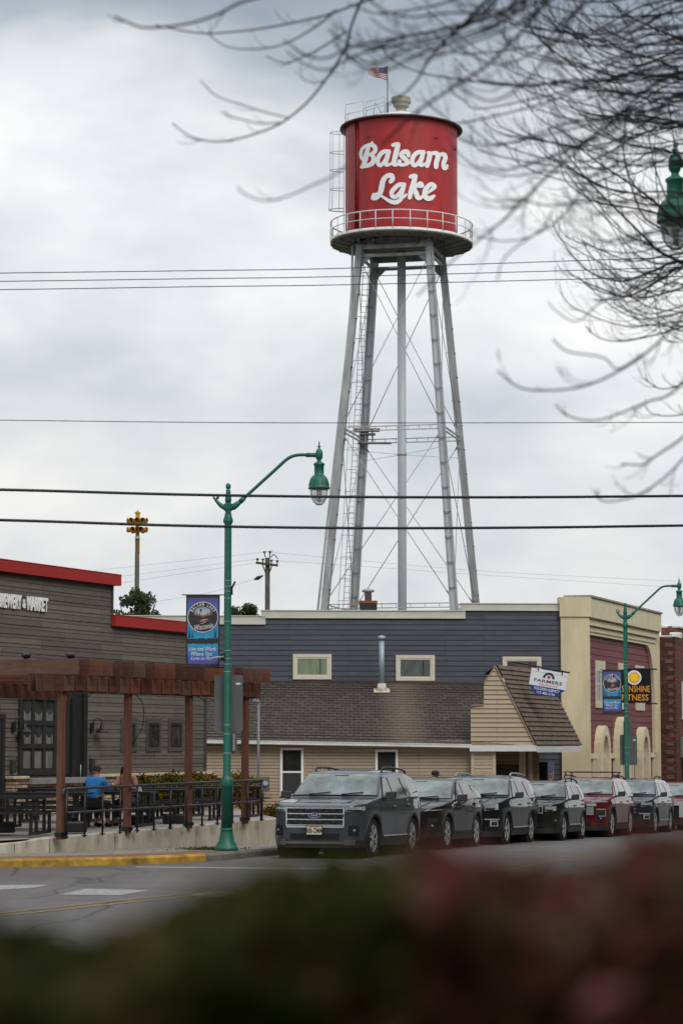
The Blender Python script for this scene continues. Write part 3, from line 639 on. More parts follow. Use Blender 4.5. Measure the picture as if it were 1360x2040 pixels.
def roofz(x, yy): 
    f = x / xe; e = zel + (zer - zel) * f; r = ztl + (ztr - ztl) * f
    return e + (r - e) * (yy + .35) / 8.0
m = MB(); nr = 23
for i in range(nr):
    ya = -.35 + 8.0 * i / nr; yb = -.35 + 8.0 * (i + 1) / nr; rows = []
    for xx in (-6, 0, 4, 8, xe + .9):
        rows.append([(xx, ya, roofz(xx, ya) - .0), (xx, ya, roofz(xx, ya) + .034), (xx, yb, roofz(xx, yb) + .004)])
    m.grid(rows, smooth=False)
m.build('roof', SHIN, ho)
m = MB()
for xx in range(-6, 11, 1):
    m.obox((xx + .01, 7.42, roofz(xx, 7.42) + .03), (.98, 0, -.017), (0, .22, .06), (0, 0, .06))
m.build('ridge_cap', mat('ridge_shingle', sc((62, 54, 52)), .9, 0, .3, 6), ho)
m = MB()
for (xa_, xb_) in ((-6, 1.2), (1.21, 4.3), (4.31, 7.2), (7.21, xe)):
    pa = Vector((xa_, -.42, roofz(xa_, -.35) - .055)); pb = Vector((xb_, -.42, roofz(xb_, -.35) - .055)); m.bar(pa, pb, .12, .11); m.bar(pa + Vector((0, -.065, .05)), pb + Vector((0, -.065, .05)), .02, .03)
m.bar((-6, -.3, roofz(-6, -.35) - .07), (xe, -.3, roofz(xe, -.35) - .07), .02, .16)
m.build('gutter', mat('white_gutter', (.62, .62, .60), .5, 0, .12, 1.5), ho)
SOF = mat('soffit_board', (.45, .43, .38), .7)  # one even colour for the soffit boards
m = MB(); m.quad((-6, -.36, zel - .13), (xe, -.36, zer - .13), (xe, .02, zer - .12), (-6, .02, zel - .12)); m.build('soffit', SOF, ho)
for a, b, t in ((558, 604.5, 1489.5), (747, 792.5, 1493)):
    x0, z1 = hh_(a, t); x1, z0 = hh_(b, t + 97); f = window(ho, x0, x1, z0, z1, .085, WHITE, glassy('dark_sash_glass', (.022, .022, .022), .07, 1.5, .6, 2), proud=.05, nz=2, mull=.06)
    g = MB(); g.box(x0 + .02, x1 - .02, -.034, -.03, z0 + .03, (z0 + z1) / 2); g.build('screen', mat('insect_screen', (.028, .028, .028), .8, 0, .2, 20), f)
# boxed gable and steep street-side roof
GP = [(937, 1484), (937, 1406), (963, 1404), (963.5, 1361), (986, 1326), (1065.5, 1486)]
gp = [hh_(a, b, 83.55) for a, b in GP]; yg = -.45
ev = FV * 6.35
TANS2 = boards('tan_gable_siding', sc((176, 158, 134)), sc((168, 150, 126)), sc((84, 72, 58)), 5, .16, .006, .6, noise=.08, nscale=(.6, 1, 3), bump=.05)
def lap_poly(m, poly, y, h, proud=.03):
    zmin = min(p[1] for p in poly); zmax = max(p[1] for p in poly); z = zmin
    def ext(zz):
        xs = []
        for i in range(len(poly)):
            (x0, z0), (x1, z1) = poly[i], poly[(i + 1) % len(poly)]
            if (z0 - zz) * (z1 - zz) < 0: xs.append(x0 + (x1 - x0) * (zz - z0) / (z1 - z0))
        return (min(xs), max(xs)) if len(xs) > 1 else None
    while z < zmax:
        t = min(z + h, zmax); a = ext(z + .003); b = ext(t - .003)
        if a and b: m.quad((a[0], y - proud, z), (a[1], y - proud, z), (b[1], y - .002, t), (b[0], y - .002, t)); m.quad((a[0], y, z), (a[1], y, z), (a[1], y - proud, z), (a[0], y - proud, z))
        z += h
m = MB(); lap_poly(m, gp, yg, .16); m.build('gable_siding', TANS2, ho)
m = MB(); n = len(gp); A = [Vector((x, yg, z)) for x, z in gp]; B = [p + Vector((ev.x, ev.y, 0)) for p in A]
m.poly(A); m.quad(A[0], A[5], B[5], B[0]); m.poly([p for p in reversed(B)]); m.quad(A[0], A[1], B[1], B[0]); m.build('gable_body', mat('tan_gable_sheathing', sc((150, 132, 106)), .8), ho)
m = MB()
for i in (1, 3, 4): m.bar(A[i] + Vector((0, -.035, 0)), A[(i + 1) % 6] + Vector((0, -.035, 0)), .03, .07, up=(0, 1, 0))
m.build('rake_trim', mat('tan_trim', sc((160, 142, 116)), .6), ho)
SHAKE = None
def shake():
    m_, t, b = base('brown_wood_shake_shingles'); b.inputs['Roughness'].default_value = .9
    tcn = t.nodes.new('ShaderNodeTexCoord'); s = t.nodes.new('ShaderNodeSeparateXYZ'); t.links.new(tcn.outputs['Object'], s.inputs[0])
    cb = t.nodes.new('ShaderNodeCombineXYZ'); mz = t.nodes.new('ShaderNodeMath'); mz.operation = 'MULTIPLY'; mz.inputs[1].default_value = 3.0; t.links.new(s.outputs['Z'], mz.inputs[0])
    mx_ = t.nodes.new('ShaderNodeMath'); mx_.operation = 'MULTIPLY'; mx_.inputs[1].default_value = 9.0; t.links.new(s.outputs['Y'], mx_.inputs[0])
    t.links.new(mx_.outputs[0], cb.inputs[0]); t.links.new(mz.outputs[0], cb.inputs[1])
    nz = t.nodes.new('ShaderNodeTexNoise'); nz.inputs['Scale'].default_value = 1.6; nz.inputs['Detail'].default_value = 6; t.links.new(cb.outputs[0], nz.inputs['Vector'])
    r = t.nodes.new('ShaderNodeValToRGB'); e = r.color_ramp.elements; e[0].position = .35; e[1].position = .65; e[0].color = sc((58, 48, 42)) + (1,); e[1].color = sc((118, 102, 90)) + (1,)
    t.links.new(nz.outputs['Fac'], r.inputs[0]); t.links.new(r.outputs[0], b.inputs['Base Color']); return m_
SHK = shake(); m = MB(); nr = 17
off = Vector((.05, -.02, .03))
for i in range(nr):
    a, b = i / nr, (i + 1) / nr
    pa0 = A[5].lerp(A[4], a) + off; pa1 = A[5].lerp(A[4], b) + off; pb0 = B[5].lerp(B[4], a) + off; pb1 = B[5].lerp(B[4], b) + off; lift = Vector((.045, 0, .02))
    m.quad(pa0 + lift, pb0 + lift, pb1, pa1); m.quad(pa0, pb0, pb0 + lift, pa0 + lift); m.poly([pa0, pa0 + lift, pa1]); m.poly([pb0, pb1, pb0 + lift])
m.quad(A[4] + off, B[4] + off, B[4] + Vector((-.4, 0, -.3)), A[4] + Vector((-.4, 0, -.3)))
m.build('street_roof', SHK, ho)
m = MB(); w = Vector((0, -.03, -.21)); q = Vector((.07, 0, 0))
m.obox(A[0] + Vector((-.04, -.05, -.22)), Vector((A[5].x - A[0].x + .08, 0, 0)), (0, .03, 0), (0, 0, .21))
fd = B[5] - A[5]; m.obox(A[5] + Vector((.05, -.05, -.22)), fd, Vector((fd.y, -fd.x, 0)).normalized() * .03, (0, 0, .21))
m.build('fascia', mat('white_fascia', (.62, .63, .63), .5, 0, .06), ho)
zs = gp[0][1] - .22
x0, x1 = hh_(937, 1500, 83.9)[0], hh_(986, 1500, 83.9)[0]
m = MB(); lap(m, x0 + .1, x1 - .12, -1, zs, .112, y=-.3); m.box(x0 + .1, x1 - .12, -.298, .0, -1, zs); m.build('entry_siding', TANS2, ho)
m = MB(); m.box(x0, x0 + .1, -.33, .0, -1, zs); m.box(x1 - .12, x1, -.33, .0, -1, zs); m.build('corner_post', mat('pale_tan_corner_post', sc((178, 166, 144)), .6), ho)
# recessed entry
xr0, xr1 = x1, hh_(1061, 1500, 86.6)[0]
m = MB(); m.box(xr0, xr1, 2.6, 2.7, -1, zs); lap(m, xr0, xr1, -1, zs, .112, y=2.6); m.box(xr0 - .05, xr0, 0, 2.7, -1, zs); m.build('entry_wall', TANS, ho)
xd = hh_(1016, 1500, 86.6)[0]; m = MB(); m.box(xd - .55, xd + .3, 2.52, 2.578, -.6, 1.55); dr = m.build('door', mat('dark_entry_door', (.05, .042, .035), .5), ho)
m = MB(); m.box(xd - .1, xd + .14, 2.51, 2.52, .75, 1.25); m.build('door_notice', mat('red_brown_notice', (.10, .04, .035), .6), dr)
m = MB()
for a, b, D in ((1033, 1046, 85.5), (1051.5, 1060, 86.4)):
    p = P(a, 1500, D); q = P(b, 1500, D); m.box(p.x - HX, q.x - HX, D - HD, D - HD + .08, -1, zs)
m.build('porch_panel', mat('pale_porch_panel', sc((176, 168, 150)), .6, 0, .1), ho)
p = P(1060.5, 1500, 87.5); q = P(1073, 1500, 87.5); m = MB(); lap(m, p.x - HX, q.x - HX, -1, zs, .112, y=3.5); m.box(p.x - HX, q.x - HX, 3.502, 3.9, -1, zs); m.build('entry_siding', TANS, ho)
# vent pipe and service mast
D = 90.3; p = P(760, 1371, D); top = P(760, 1268, D); y = D - HD; x = p.x - HX; zr = roofz(x, y)
m = MB(); m.tube([(x, y, zr), (x, y, top.z)], .105, 14); v = m.build('vent_pipe', mat('pale_blue_grey_flue', sc((140, 156, 164)), .45, .3, .08, 2), ho)
m = MB(); m.lathe([(.15, -.12), (.15, .0), (.08, .03), (0, .05)], (x, y, top.z), 14); m.build('pipe_cap', GALV, v)
m = MB(); m.obox((x - .3, y - .3, roofz(x, y - .3) + .045), (.6, 0, 0), (0, .55, .15), (0, 0, .012)); m.lathe([(.21, -.05), (.15, .30)], (x, y, zr), 14); m.build('pipe_flashing', mat('rust_streaked_flashing', (.52, .48, .40), .6, 0, .35, 7), v)
p = hh_(515, 1400, 83.5); q = hh_(515, 1640, 83.5); MST = mat('grey_conduit', sc((112, 116, 120)), .5, .2, .1)
m = MB(); m.tube([(p[0], -.5, q[1]), (p[0], -.5, p[1])], .045, 10); m.tube(smooth_pts([(p[0], -.5, p[1]), (p[0] - .05, -.5, p[1] + .08), (p[0] - .2, -.5, p[1] + .04)], 4), .06, 10); sm_ = m.build('service_mast', MST, ho)
x, z = hh_(516, 1560, 83.5); m = MB(); m.box(x - .10, x + .36, -.62, -.5, z - .26, z + .22); b_ = bevel(m.build('meter_box', mat('grey_meter_cabinet', sc((92, 92, 90)), .5, .2, .15), ho), .02)
m = MB(); m.lathe([(.09, -.1), (.09, 0)], (x + .0, -.62, z), 16, axis='y'); m.lathe([(.09, -.1), (.09, 0)], (x + .23, -.62, z), 16, axis='y'); m.build('meter', mat('glass_meter_face', (.35, .36, .36), .15, 0, .3, 12), b_)
m = MB(); x2, z2 = hh_(497, 1556, 83.5); m.box(x2 - .32, x2 + .05, -.6, -.5, z2 - .3, z2 + .2); m.build('utility_cabinet', mat('pale_utility_cabinet', sc((150, 150, 140)), .6), ho)

# ------------------------------------------------------------------ vending machine
vp = P(1087, 1600, 90.2)
vm_ = thing('vending_machine', 'blue soft drink vending machine with round red, white and blue emblem against the blue wall', 'vending machine', (vp.x + .02, 90.2, P(1087, 1518, 90.2).z - 1.83), FA)
m = MB(); m.box(6.2, 9.0, 88.4, 91.6, -1.0, vm_.location.z + .04); tag(m.build('porch_slab', CONCRETE), kind='structure')
m = MB(); m.box(0, .92, 0, .85, .05, 1.83); m.build('cabinet', mat('black_cabinet_side', (.012, .013, .016), .4), vm_)
m = MB(); m.box(.0, .92, -.05, -.002, .05, 1.83); m.build('front_panel', mat('blue_vending_front', sc((22, 62, 140)), .3, 0, .25, 3), vm_)
m = MB()
def disc(m, cx, cz, r, y, a0, a1, mi=0, n=20): m.poly([(cx, y, cz)] + [(cx + r * cos(R(a0 + (a1 - a0) * k / n)), y, cz + r * sin(R(a0 + (a1 - a0) * k / n))) for k in range(n + 1)], mi)
disc(m, .46, 1.15, .26, -.056, 0, 360, 0)
m.poly([(.46 + .235 * cos(R(a)), -.060, 1.15 + .235 * sin(R(a))) for a in range(10, 171, 10)] + [(.36, -.060, 1.21), (.46, -.060, 1.17), (.58, -.060, 1.17)], 1)
m.poly([(.46 + .235 * cos(R(a)), -.060, 1.15 + .235 * sin(R(a))) for a in range(200, 341, 10)] + [(.58, -.060, 1.09), (.46, -.060, 1.10), (.36, -.060, 1.11)], 2)
m.build('emblem', [WHITE, mat('emblem_red', sc((190, 36, 40)), .4), mat('emblem_blue', sc((24, 60, 150)), .4)], vm_)
m = MB(); m.box(.60, .86, -.062, -.051, .8, 1.5); m.build('selection_panel', mat('selection_panel', (.16, .18, .2), .3), vm_)

# ------------------------------------------------------------------ hanging insurance sign
hs = thing('hanging_sign', 'white and blue insurance agency sign hanging from a black bar over the shingled awning', 'sign', tuple(P(1091, 1357, 84.6)))
hs.rotation_euler = (0, R(9.5), 0); k_ = 84.6 / F
SW = mat('white_sign_face', (.74, .75, .78), .4, 0, .03); SB = mat('royal_blue_sign_face', sc((14, 62, 140)), .4, 0, .05); SN = mat('navy_sign_ink', sc((30, 50, 80)), .5); SR = mat('coral_sign_ink', sc((214, 120, 108)), .5); SRR = mat('red_sign_ink', sc((196, 50, 56)), .5)
w = 36.5 * k_; m = MB(); m.prism([(-w, -2 * k_), (-w, 21 * k_), (w, 21 * k_), (w, -9.5 * k_), (-w, -9.5 * k_)][1:] if False else [(-w, -12.5 * k_), (-w, 21 * k_), (w, 21 * k_), (w, -12.5 * k_)], -.03, .03); m.build('sign_board', SW, hs)
m = MB(); m.prism([(-w, -12.6 * k_), (w, -12.6 * k_), (18 * k_, -29.5 * k_), (-21 * k_, -29.5 * k_)], -.031, .031); m.build('lower_board', SB, hs)
m = MB(); m.box(-w, w, -.034, -.0305, 15.2 * k_, 15.7 * k_); m.build('seam', mat('seam_grey', (.3, .3, .3), .6), hs)
fit_text('FARMERS', hs, -28 * k_, 28 * k_, -1.2 * k_, 6.4 * k_, SN, 'lettering', y=-.036, bold=.006, ext=.003)
bpy.data.objects.remove(hs.children[-1]) if False else None
fit_text('INSURANCE', hs, -18 * k_, 20 * k_, -8.2 * k_, 3.8 * k_, SR, 'lettering', y=-.036, bold=.0, ext=.003)
fit_text('VOLGREN AGENCY', hs, -26 * k_, 25 * k_, -17.4 * k_, 5.6 * k_, WHITE, 'lettering', y=-.036, bold=.012, ext=.003)
fit_text('715-485-3194', hs, -20 * k_, 17 * k_, -25.0 * k_, 5 * k_, WHITE, 'lettering', y=-.036, bold=.012, ext=.003)
m = MB(); r0, r1, cz = 6.6 * k_, 11.8 * k_, 5.3 * k_
for i in range(18):
    a0, a1 = 180 * i / 18, 180 * (i + 1) / 18; rm = r0 + (1.4 * k_ if i % 2 else -.2 * k_)
    rn = r0 + (-.2 * k_ if i % 2 else 1.4 * k_)
    m.poly([(r1 * cos(R(a0)), -.0365, cz + r1 * sin(R(a0))), (r1 * cos(R(a1)), -.0365, cz + r1 * sin(R(a1))), (rn * cos(R(a1)), -.0365, cz + rn * sin(R(a1))), (rm * cos(R(a0)), -.0365, cz + rm * sin(R(a0)))])
m.poly([(-3.2 * k_, -.037, 10 * k_), (3.2 * k_, -.037, 10 * k_), (3.4 * k_, -.037, 7.5 * k_), (0, -.037, 3.6 * k_), (-3.4 * k_, -.037, 7.5 * k_)], 1)
m.build('emblem', [SN, SRR], hs)
m = MB(); m.tube([(-75 * k_, 0, 26.5 * k_), (40 * k_, 0, 23.5 * k_)], .028, 8)
for x in (-23, 25): m.box(x * k_ - .02, x * k_ + .02, -.045, .045, 17 * k_, 26 * k_)
m.build('bracket', BLACKMET, hs)

# ------------------------------------------------------------------ black projecting fitness sign
fp = P(1265, 1367, 88.0); k_ = 88.0 / F
fs = thing('projecting_sign', 'square black fitness sign with yellow sun and gold lettering on the maroon front', 'sign', tuple(fp))
m = MB(); m.box(-30 * k_, 30 * k_, -.05, .05, -33 * k_, 33 * k_); m.build('sign_board', mat('black_sign_face', (.008, .008, .011), .35, 0, .1), fs)
GOLD = mat('gold_lettering', sc((216, 150, 44)), .5, 0, .1)
t_ = fit_text('SUNSHINE', fs, -28 * k_, 28 * k_, -5.6 * k_, 12.5 * k_, GOLD, 'lettering', y=-.058, bold=.012, ext=.004)
t_ = fit_text('FITNESS', fs, -28 * k_, 25 * k_, -22.5 * k_, 12.5 * k_, GOLD, 'lettering', y=-.058, bold=.012, ext=.004)
m = MB(); disc(m, 0, 17 * k_, 14.5 * k_, -.055, 0, 360, 0, 32); pts = []
for i in range(28):
    r = (12.5 if i % 2 else 9.5) * k_; a = 2 * pi * i / 28; pts.append((r * cos(a), -.06, 17 * k_ + r * sin(a)))
m.poly(pts, 1); disc(m, 0, 17 * k_, 8.5 * k_, -.064, 0, 360, 2, 24); e_ = m.build('emblem', [WHITE, mat('orange_sun_rays', sc((226, 150, 20)), .5, 0, .2, 9), mat('yellow_sun', sc((244, 200, 40)), .5, 0, .1, 9)], fs); e_.location = (-3 * k_, 0, 0)
m = MB(); m.tube([(-20 * k_, 0, 34.5 * k_), (30 * k_, 0, 34.5 * k_), (30 * k_ + .3, .6, 34.5 * k_)], .03, 8); m.tube([(22 * k_, 0, -34 * k_), (30 * k_ + .3, .6, -34 * k_)], .025, 8); m.build('bracket', BLACKMET, fs)

# ------------------------------------------------------------------ brick building beyond
BO = Vector((P(1340, 1400, 106).x, 106.0)); kb = thing('brick_building', 'old dark red brick building with coral tiled awning at the right edge', 'building', (BO.x, BO.y, 0), FA)
BRK = boards('old_red_brick', sc((112, 62, 46)), sc((78, 42, 34)), sc((66, 50, 42)), .42, .13, .012, .9, axes=('X', 'Z'), noise=.5, nscale=(1, 1, 1), bump=.4)
BRKY = boards('old_red_brick_side', sc((106, 58, 44)), sc((70, 38, 30)), sc((60, 46, 40)), .42, .13, .012, .9, axes=('Y', 'Z'), noise=.5, nscale=(1, 1, 1), bump=.4)
zt = P(1330, 1270, 106).z; zt2 = P(1356, 1250, 107).z
m = MB(); m.box(0, 14, 0, .5, -1.2, zt - .3); m.box(.0, 1.0, -.12, -.002, -1.2, zt - .02); m.box(1.4, 14, .1, .8, zt - .3, zt2); m.build('front_wall', BRK, kb)
m = MB(); m.box(-.02, -.001, 0, 12, -1.2, zt); m.box(-.02, -.001, .502, 12, -1.2, zt - .001) if False else None; m.box(.001, .3, .502, 12, -1.2, zt); m.build('side_wall', BRKY, kb)
m = MB(); m.box(-.06, 1.4, -.16, 12, zt, zt + .10); m.box(1.36, 14, .04, .86, zt2, zt2 + .12)
m.obox((1.25, -.1, zt + .1), (.5, 0, 0), (0, .5, 0), (0, 0, zt2 - zt - .3)); bevel(m.build('coping', mat('snow_white_coping', (.62, .61, .58), .8, 0, .3, 3), kb), .06)
rq = random.Random(8); QB = mat('pale_quoin_brick', sc((110, 84, 72)), .9, 0, .3, 5)
for i in range(24):
    m = MB(); z = -1 + i * .36; m.box(-.035, -.021, .0, rq.choice((.32, .2)), z, z + .17); m.build('quoin', QB, kb)
x0, z1 = hit(1356.5, 1358, BO, FV); _, z0 = hit(1356.5, 1430, BO, FV)
window(kb, x0, x0 + 2.2, z0, z1, .12, WHITE, GL2, y=-.0, proud=.07, nx=2, nz=2, sill=True)
_, za1 = hit(1345, 1469, BO, FV); _, za0 = hit(1345, 1509, BO, FV)
m = MB(); m.box(.9, 8, -1.25, -.13, za0 + .15, za1); a_ = m.build('awning', boards('coral_tile_awning', sc((168, 118, 100)), sc((150, 102, 88)), sc((96, 66, 56)), .55, .12, .015, .7, noise=.2), kb)
m = MB(); m.box(.86, 8.05, -1.29, -.125, za0, za0 + .149); m.box(.86, .899, -1.29, -.125, za0 + .15, za1 + .03); m.build('awning_frame', mat('grey_green_awning_frame', sc((126, 130, 124)), .6), a_)

# ------------------------------------------------------------------ water tower
TC = Vector((P(799.5, 600, 132).x, 132.0)); GZ = -1.2
wt = thing('water_tower', 'tall four-legged water tower with red tank lettered Balsam Lake', 'water tower', (TC.x, TC.y, GZ))
def TZ(py, D=132.0): return P(801, py, D).z - GZ
SHT = -.020
def shr(o):
    for v in o.data.vertices: v.co.z += SHT * v.co.x
    return o
TR = 3.11; zd = TZ(484); zr = TZ(448.5); zt = TZ(257.5); za_ = TZ(226)
REDT = mat('glossy_red_tank_paint', sc((158, 22, 24)), .5, 0, .24, 1.6, .03, coat=.08, stretch=(1, 1, .16))
N = 72
m = MB(); m.lathe([(TR, zd), (TR, zt)], n=N, cap=False); m.lathe([(TR + .015, zd), (TR + .03, zd + .10), (TR + .015, zd + .12)], n=N, cap=False)
tank = shr(m.build('tank', REDT, wt)); m = MB()
for q in (.34, .67): m.lathe([(TR, zd + (zt - zd) * q - .02), (TR + .006, zd + (zt - zd) * q), (TR, zd + (zt - zd) * q + .02)], n=N, cap=False)
shr(m.build('weld_seam', REDT, wt))
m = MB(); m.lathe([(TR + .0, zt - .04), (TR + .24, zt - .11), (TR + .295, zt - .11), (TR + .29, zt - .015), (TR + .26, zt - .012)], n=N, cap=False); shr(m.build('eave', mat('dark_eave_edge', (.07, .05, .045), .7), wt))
m = MB(); m.lathe([(TR - .02, zt - .02), (TR + .27, zt - .008), (1.6, zt + (za_ - zt) * .62), (.5, za_), (.33, za_ + .08)], n=N); shr(m.build('roof', mat('white_roof_paint', (.62, .63, .64), .45, 0, .08, 1), wt))
m = MB(); v0 = za_; m.lathe([(.36, v0), (.36, v0 + .06), (.29, v0 + .08), (.29, v0 + .3), (.36, v0 + .34), (.44, v0 + .38), (.44, v0 + .52), (.50, v0 + .56), (.55, v0 + .6), (.55, v0 + .88), (.52, v0 + .9), (0, v0 + .92)], n=28, smooth=False); shr(m.build('vent', mat('beige_vent_hood', sc((140, 136, 122)), .6, 0, .12), wt))
# painted-on conduit down the tank, manholes and rivets
def cyl(a, z, r=TR): return Vector((r * sin(R(a)), -r * cos(R(a)), z))
m = MB()
for a in (-54.5, -51): m.tube([cyl(a, zd + .05, TR + .03), cyl(a, zt - .05, TR + .03)], .045, 8)
m.build('tank_conduit', mat('dark_red_conduit', sc((118, 18, 20)), .5), wt); m = MB()
for a, z in ((-37, .83), (-35, .83), (35, .82), (37.5, .82), (-38, .17), (37, .18), (68, .78), (70, .78)):
    p = cyl(a, zd + (zt - zd) * z, TR + .01); m.lathe([(.045, -.02), (.045, .03)], p, 8, axis='y')
m.build('bolt_head', DARK, wt)
# lettering: script strokes laid on the tank as slightly raised white paint
def tank_hit(px, py):
    d = ray(px, py); o = Vector((0, 0, EYE)); dx, dy = d.x, d.y; ox, oy = -TC.x, -TC.y; r = TR + .012
    a = dx * dx + dy * dy; b = 2 * (ox * dx + oy * dy); c = ox * ox + oy * oy - r * r; t = (-b - sqrt(max(0, b * b - 4 * a * c))) / (2 * a)
    return Vector((ox + d.x * t, oy + d.y * t, EYE + d.z * t - GZ))
STK = [ # (points in the enlarged view, radii)
 ([(200, 330), (145, 320), (125, 250), (150, 175), (215, 135), (280, 130), (318, 165), (315, 215), (262, 262)], [14, 20, 21, 20, 22, 26, 28, 26, 24]),
 ([(280, 95), (235, 150), (205, 240), (185, 330), (165, 390), (140, 425)], [14, 20, 30, 32, 26, 22]),
 ([(235, 255), (285, 275), (300, 325), (280, 375), (225, 405), (145, 425)], [18, 26, 30, 30, 26, 20]),
 ([(510, 225), (450, 215), (390, 255), (355, 330), (365, 395), (400, 400), (445, 350), (490, 260)], [22, 26, 28, 27, 22, 24, 22, 20]),
 ([(505, 215), (480, 300), (462, 370), (475, 400), (530, 385), (560, 350)], [26, 30, 28, 22, 16, 14]),
 ([(560, 130), (605, 118), (635, 120)], [22, 24, 22]),
 ([(628, 125), (605, 230), (580, 330), (575, 390), (620, 390), (660, 350)], [30, 32, 31, 26, 20, 14]),
 ([(770, 270), (755, 225), (700, 225), (675, 265), (720, 315), (755, 360), (715, 395), (655, 390), (650, 350)], [24, 30, 28, 30, 30, 28, 22, 24, 26]),
 ([(740, 395), (790, 370), (820, 340)], [16, 12, 10]),
 ([(975, 230), (910, 225), (850, 265), (820, 330), (830, 395), (870, 400), (915, 350), (955, 265)], [22, 26, 28, 27, 24, 25, 22, 20]),
 ([(970, 225), (945, 310), (930, 375), (945, 405), (1000, 380)], [26, 28, 27, 22, 16]),
 ([(1035, 235), (1055, 250), (1045, 320), (1020, 410)], [22, 30, 31, 28]),
 ([(1040, 310), (1085, 245), (1145, 245), (1165, 290), (1145, 360), (1140, 425)], [20, 22, 30, 32, 31, 28]),
 ([(1160, 320), (1200, 260), (1250, 260), (1262, 310), (1240, 380), (1245, 440), (1275, 440), (1290, 405)], [20, 22, 28, 29, 28, 24, 22, 14]),
 ([(530, 625), (555, 590), (540, 545), (480, 550), (430, 610), (410, 700), (390, 775), (340, 835), (300, 845)], [26, 30, 30, 28, 32, 34, 32, 34, 32]),
 ([(310, 815), (370, 800), (430, 835), (520, 890), (600, 905), (660, 870), (690, 820)], [34, 20, 16, 24, 28, 26, 18]),
 ([(710, 665), (650, 665), (590, 710), (545, 770), (555, 825), (600, 830), (650, 780), (695, 700)], [22, 26, 28, 28, 25, 25, 22, 20]),
 ([(710, 665), (685, 750), (665, 810), (690, 840), (740, 800)], [26, 30, 30, 22, 14]),
 ([(795, 560), (835, 548), (865, 550)], [22, 26, 24]),
 ([(858, 555), (835, 650), (805, 750), (785, 840)], [30, 31, 31, 26]),
 ([(825, 745), (870, 690), (925, 650), (950, 680), (915, 695)], [16, 24, 24, 26, 16]),
 ([(840, 720), (870, 780), (895, 845), (940, 840), (975, 800)], [24, 31, 28, 22, 14]),
 ([(1010, 790), (1075, 740), (1115, 700), (1100, 672), (1060, 665), (1005, 720), (985, 790), (1010, 850), (1065, 850), (1110, 820)], [12, 20, 26, 26, 26, 30, 31, 30, 30, 18])]
m = MB(); base_off = 0
for si, (pts, rad) in enumerate(STK):
    P3 = smooth_pts([(a, b, r) for (a, b), r in zip(pts, rad)], 6); off = .002 * si
    def emit(u, v): 
        p = tank_hit(700 + u / 6.8, 270 + v / 6.8); q = Vector((p.x, p.y, 0)).normalized(); return Vector((p.x + q.x * off, p.y + q.y * off, p.z))
    rows = []
    for i, p in enumerate(P3):
        d = P3[min(i + 1, len(P3) - 1)] - P3[max(i - 1, 0)]; d.z = 0; d.normalize(); nn = Vector((-d.y, d.x, 0)); r = p.z * 1.1
        rows.append([emit(p.x + nn.x * r * k, p.y + nn.y * r * k) for k in (-1, 0, 1)])
    m.grid(rows, smooth=True)
    for e, s in ((0, -1), (-1, 1)):
        p = P3[e]; q = P3[1] if e == 0 else P3[-2]; d = (p - q); a0 = atan2(d.y, d.x)
        fan = [emit(p.x + 1.1 * p.z * cos(a0 + t), p.y + 1.1 * p.z * sin(a0 + t)) for t in [pi * (k / 8 - .5) for k in range(9)]]
        m.poly([emit(p.x, p.y)] + fan)
m.build('lettering', mat('white_tank_lettering', (.80, .81, .82), .5, 0, .03), tank)
# balcony
RP = 3.93; DECKM = mat('dark_bracket_steel', (.12, .115, .10), .7, .1, .3, 1.5); m = MB()  # bracket steel is darker than the white rails
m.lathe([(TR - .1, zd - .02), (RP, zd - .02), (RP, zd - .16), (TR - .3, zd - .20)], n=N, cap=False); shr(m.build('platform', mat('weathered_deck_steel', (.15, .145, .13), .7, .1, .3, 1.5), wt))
m = MB(); m.lathe([(RP + .012, zd - .06), (RP + .012, zd + .07), (RP - .012, zd + .07), (RP - .012, zd - .06), (RP + .012, zd - .06)], n=N, cap=False); shr(m.build('toe_board', mat('pale_rail_paint', (.66, .66, .65), .5), wt))
RL = mat('white_rail_paint', (.66, .66, .66), .5)
for i in range(26):
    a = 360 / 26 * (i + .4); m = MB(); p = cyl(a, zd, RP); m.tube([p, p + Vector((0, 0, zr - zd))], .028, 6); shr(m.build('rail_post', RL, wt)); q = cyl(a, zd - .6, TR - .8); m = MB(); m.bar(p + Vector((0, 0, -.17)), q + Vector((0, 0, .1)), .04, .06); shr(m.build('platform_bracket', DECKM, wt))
for z, r in ((zr, .035), ((zr + zd) / 2 + .04, .025)):
    m = MB(); m.tube([cyl(a, z, RP) for a in range(0, 361, 5)], r, 8, cap=False); shr(m.build('handrail', RL, wt))
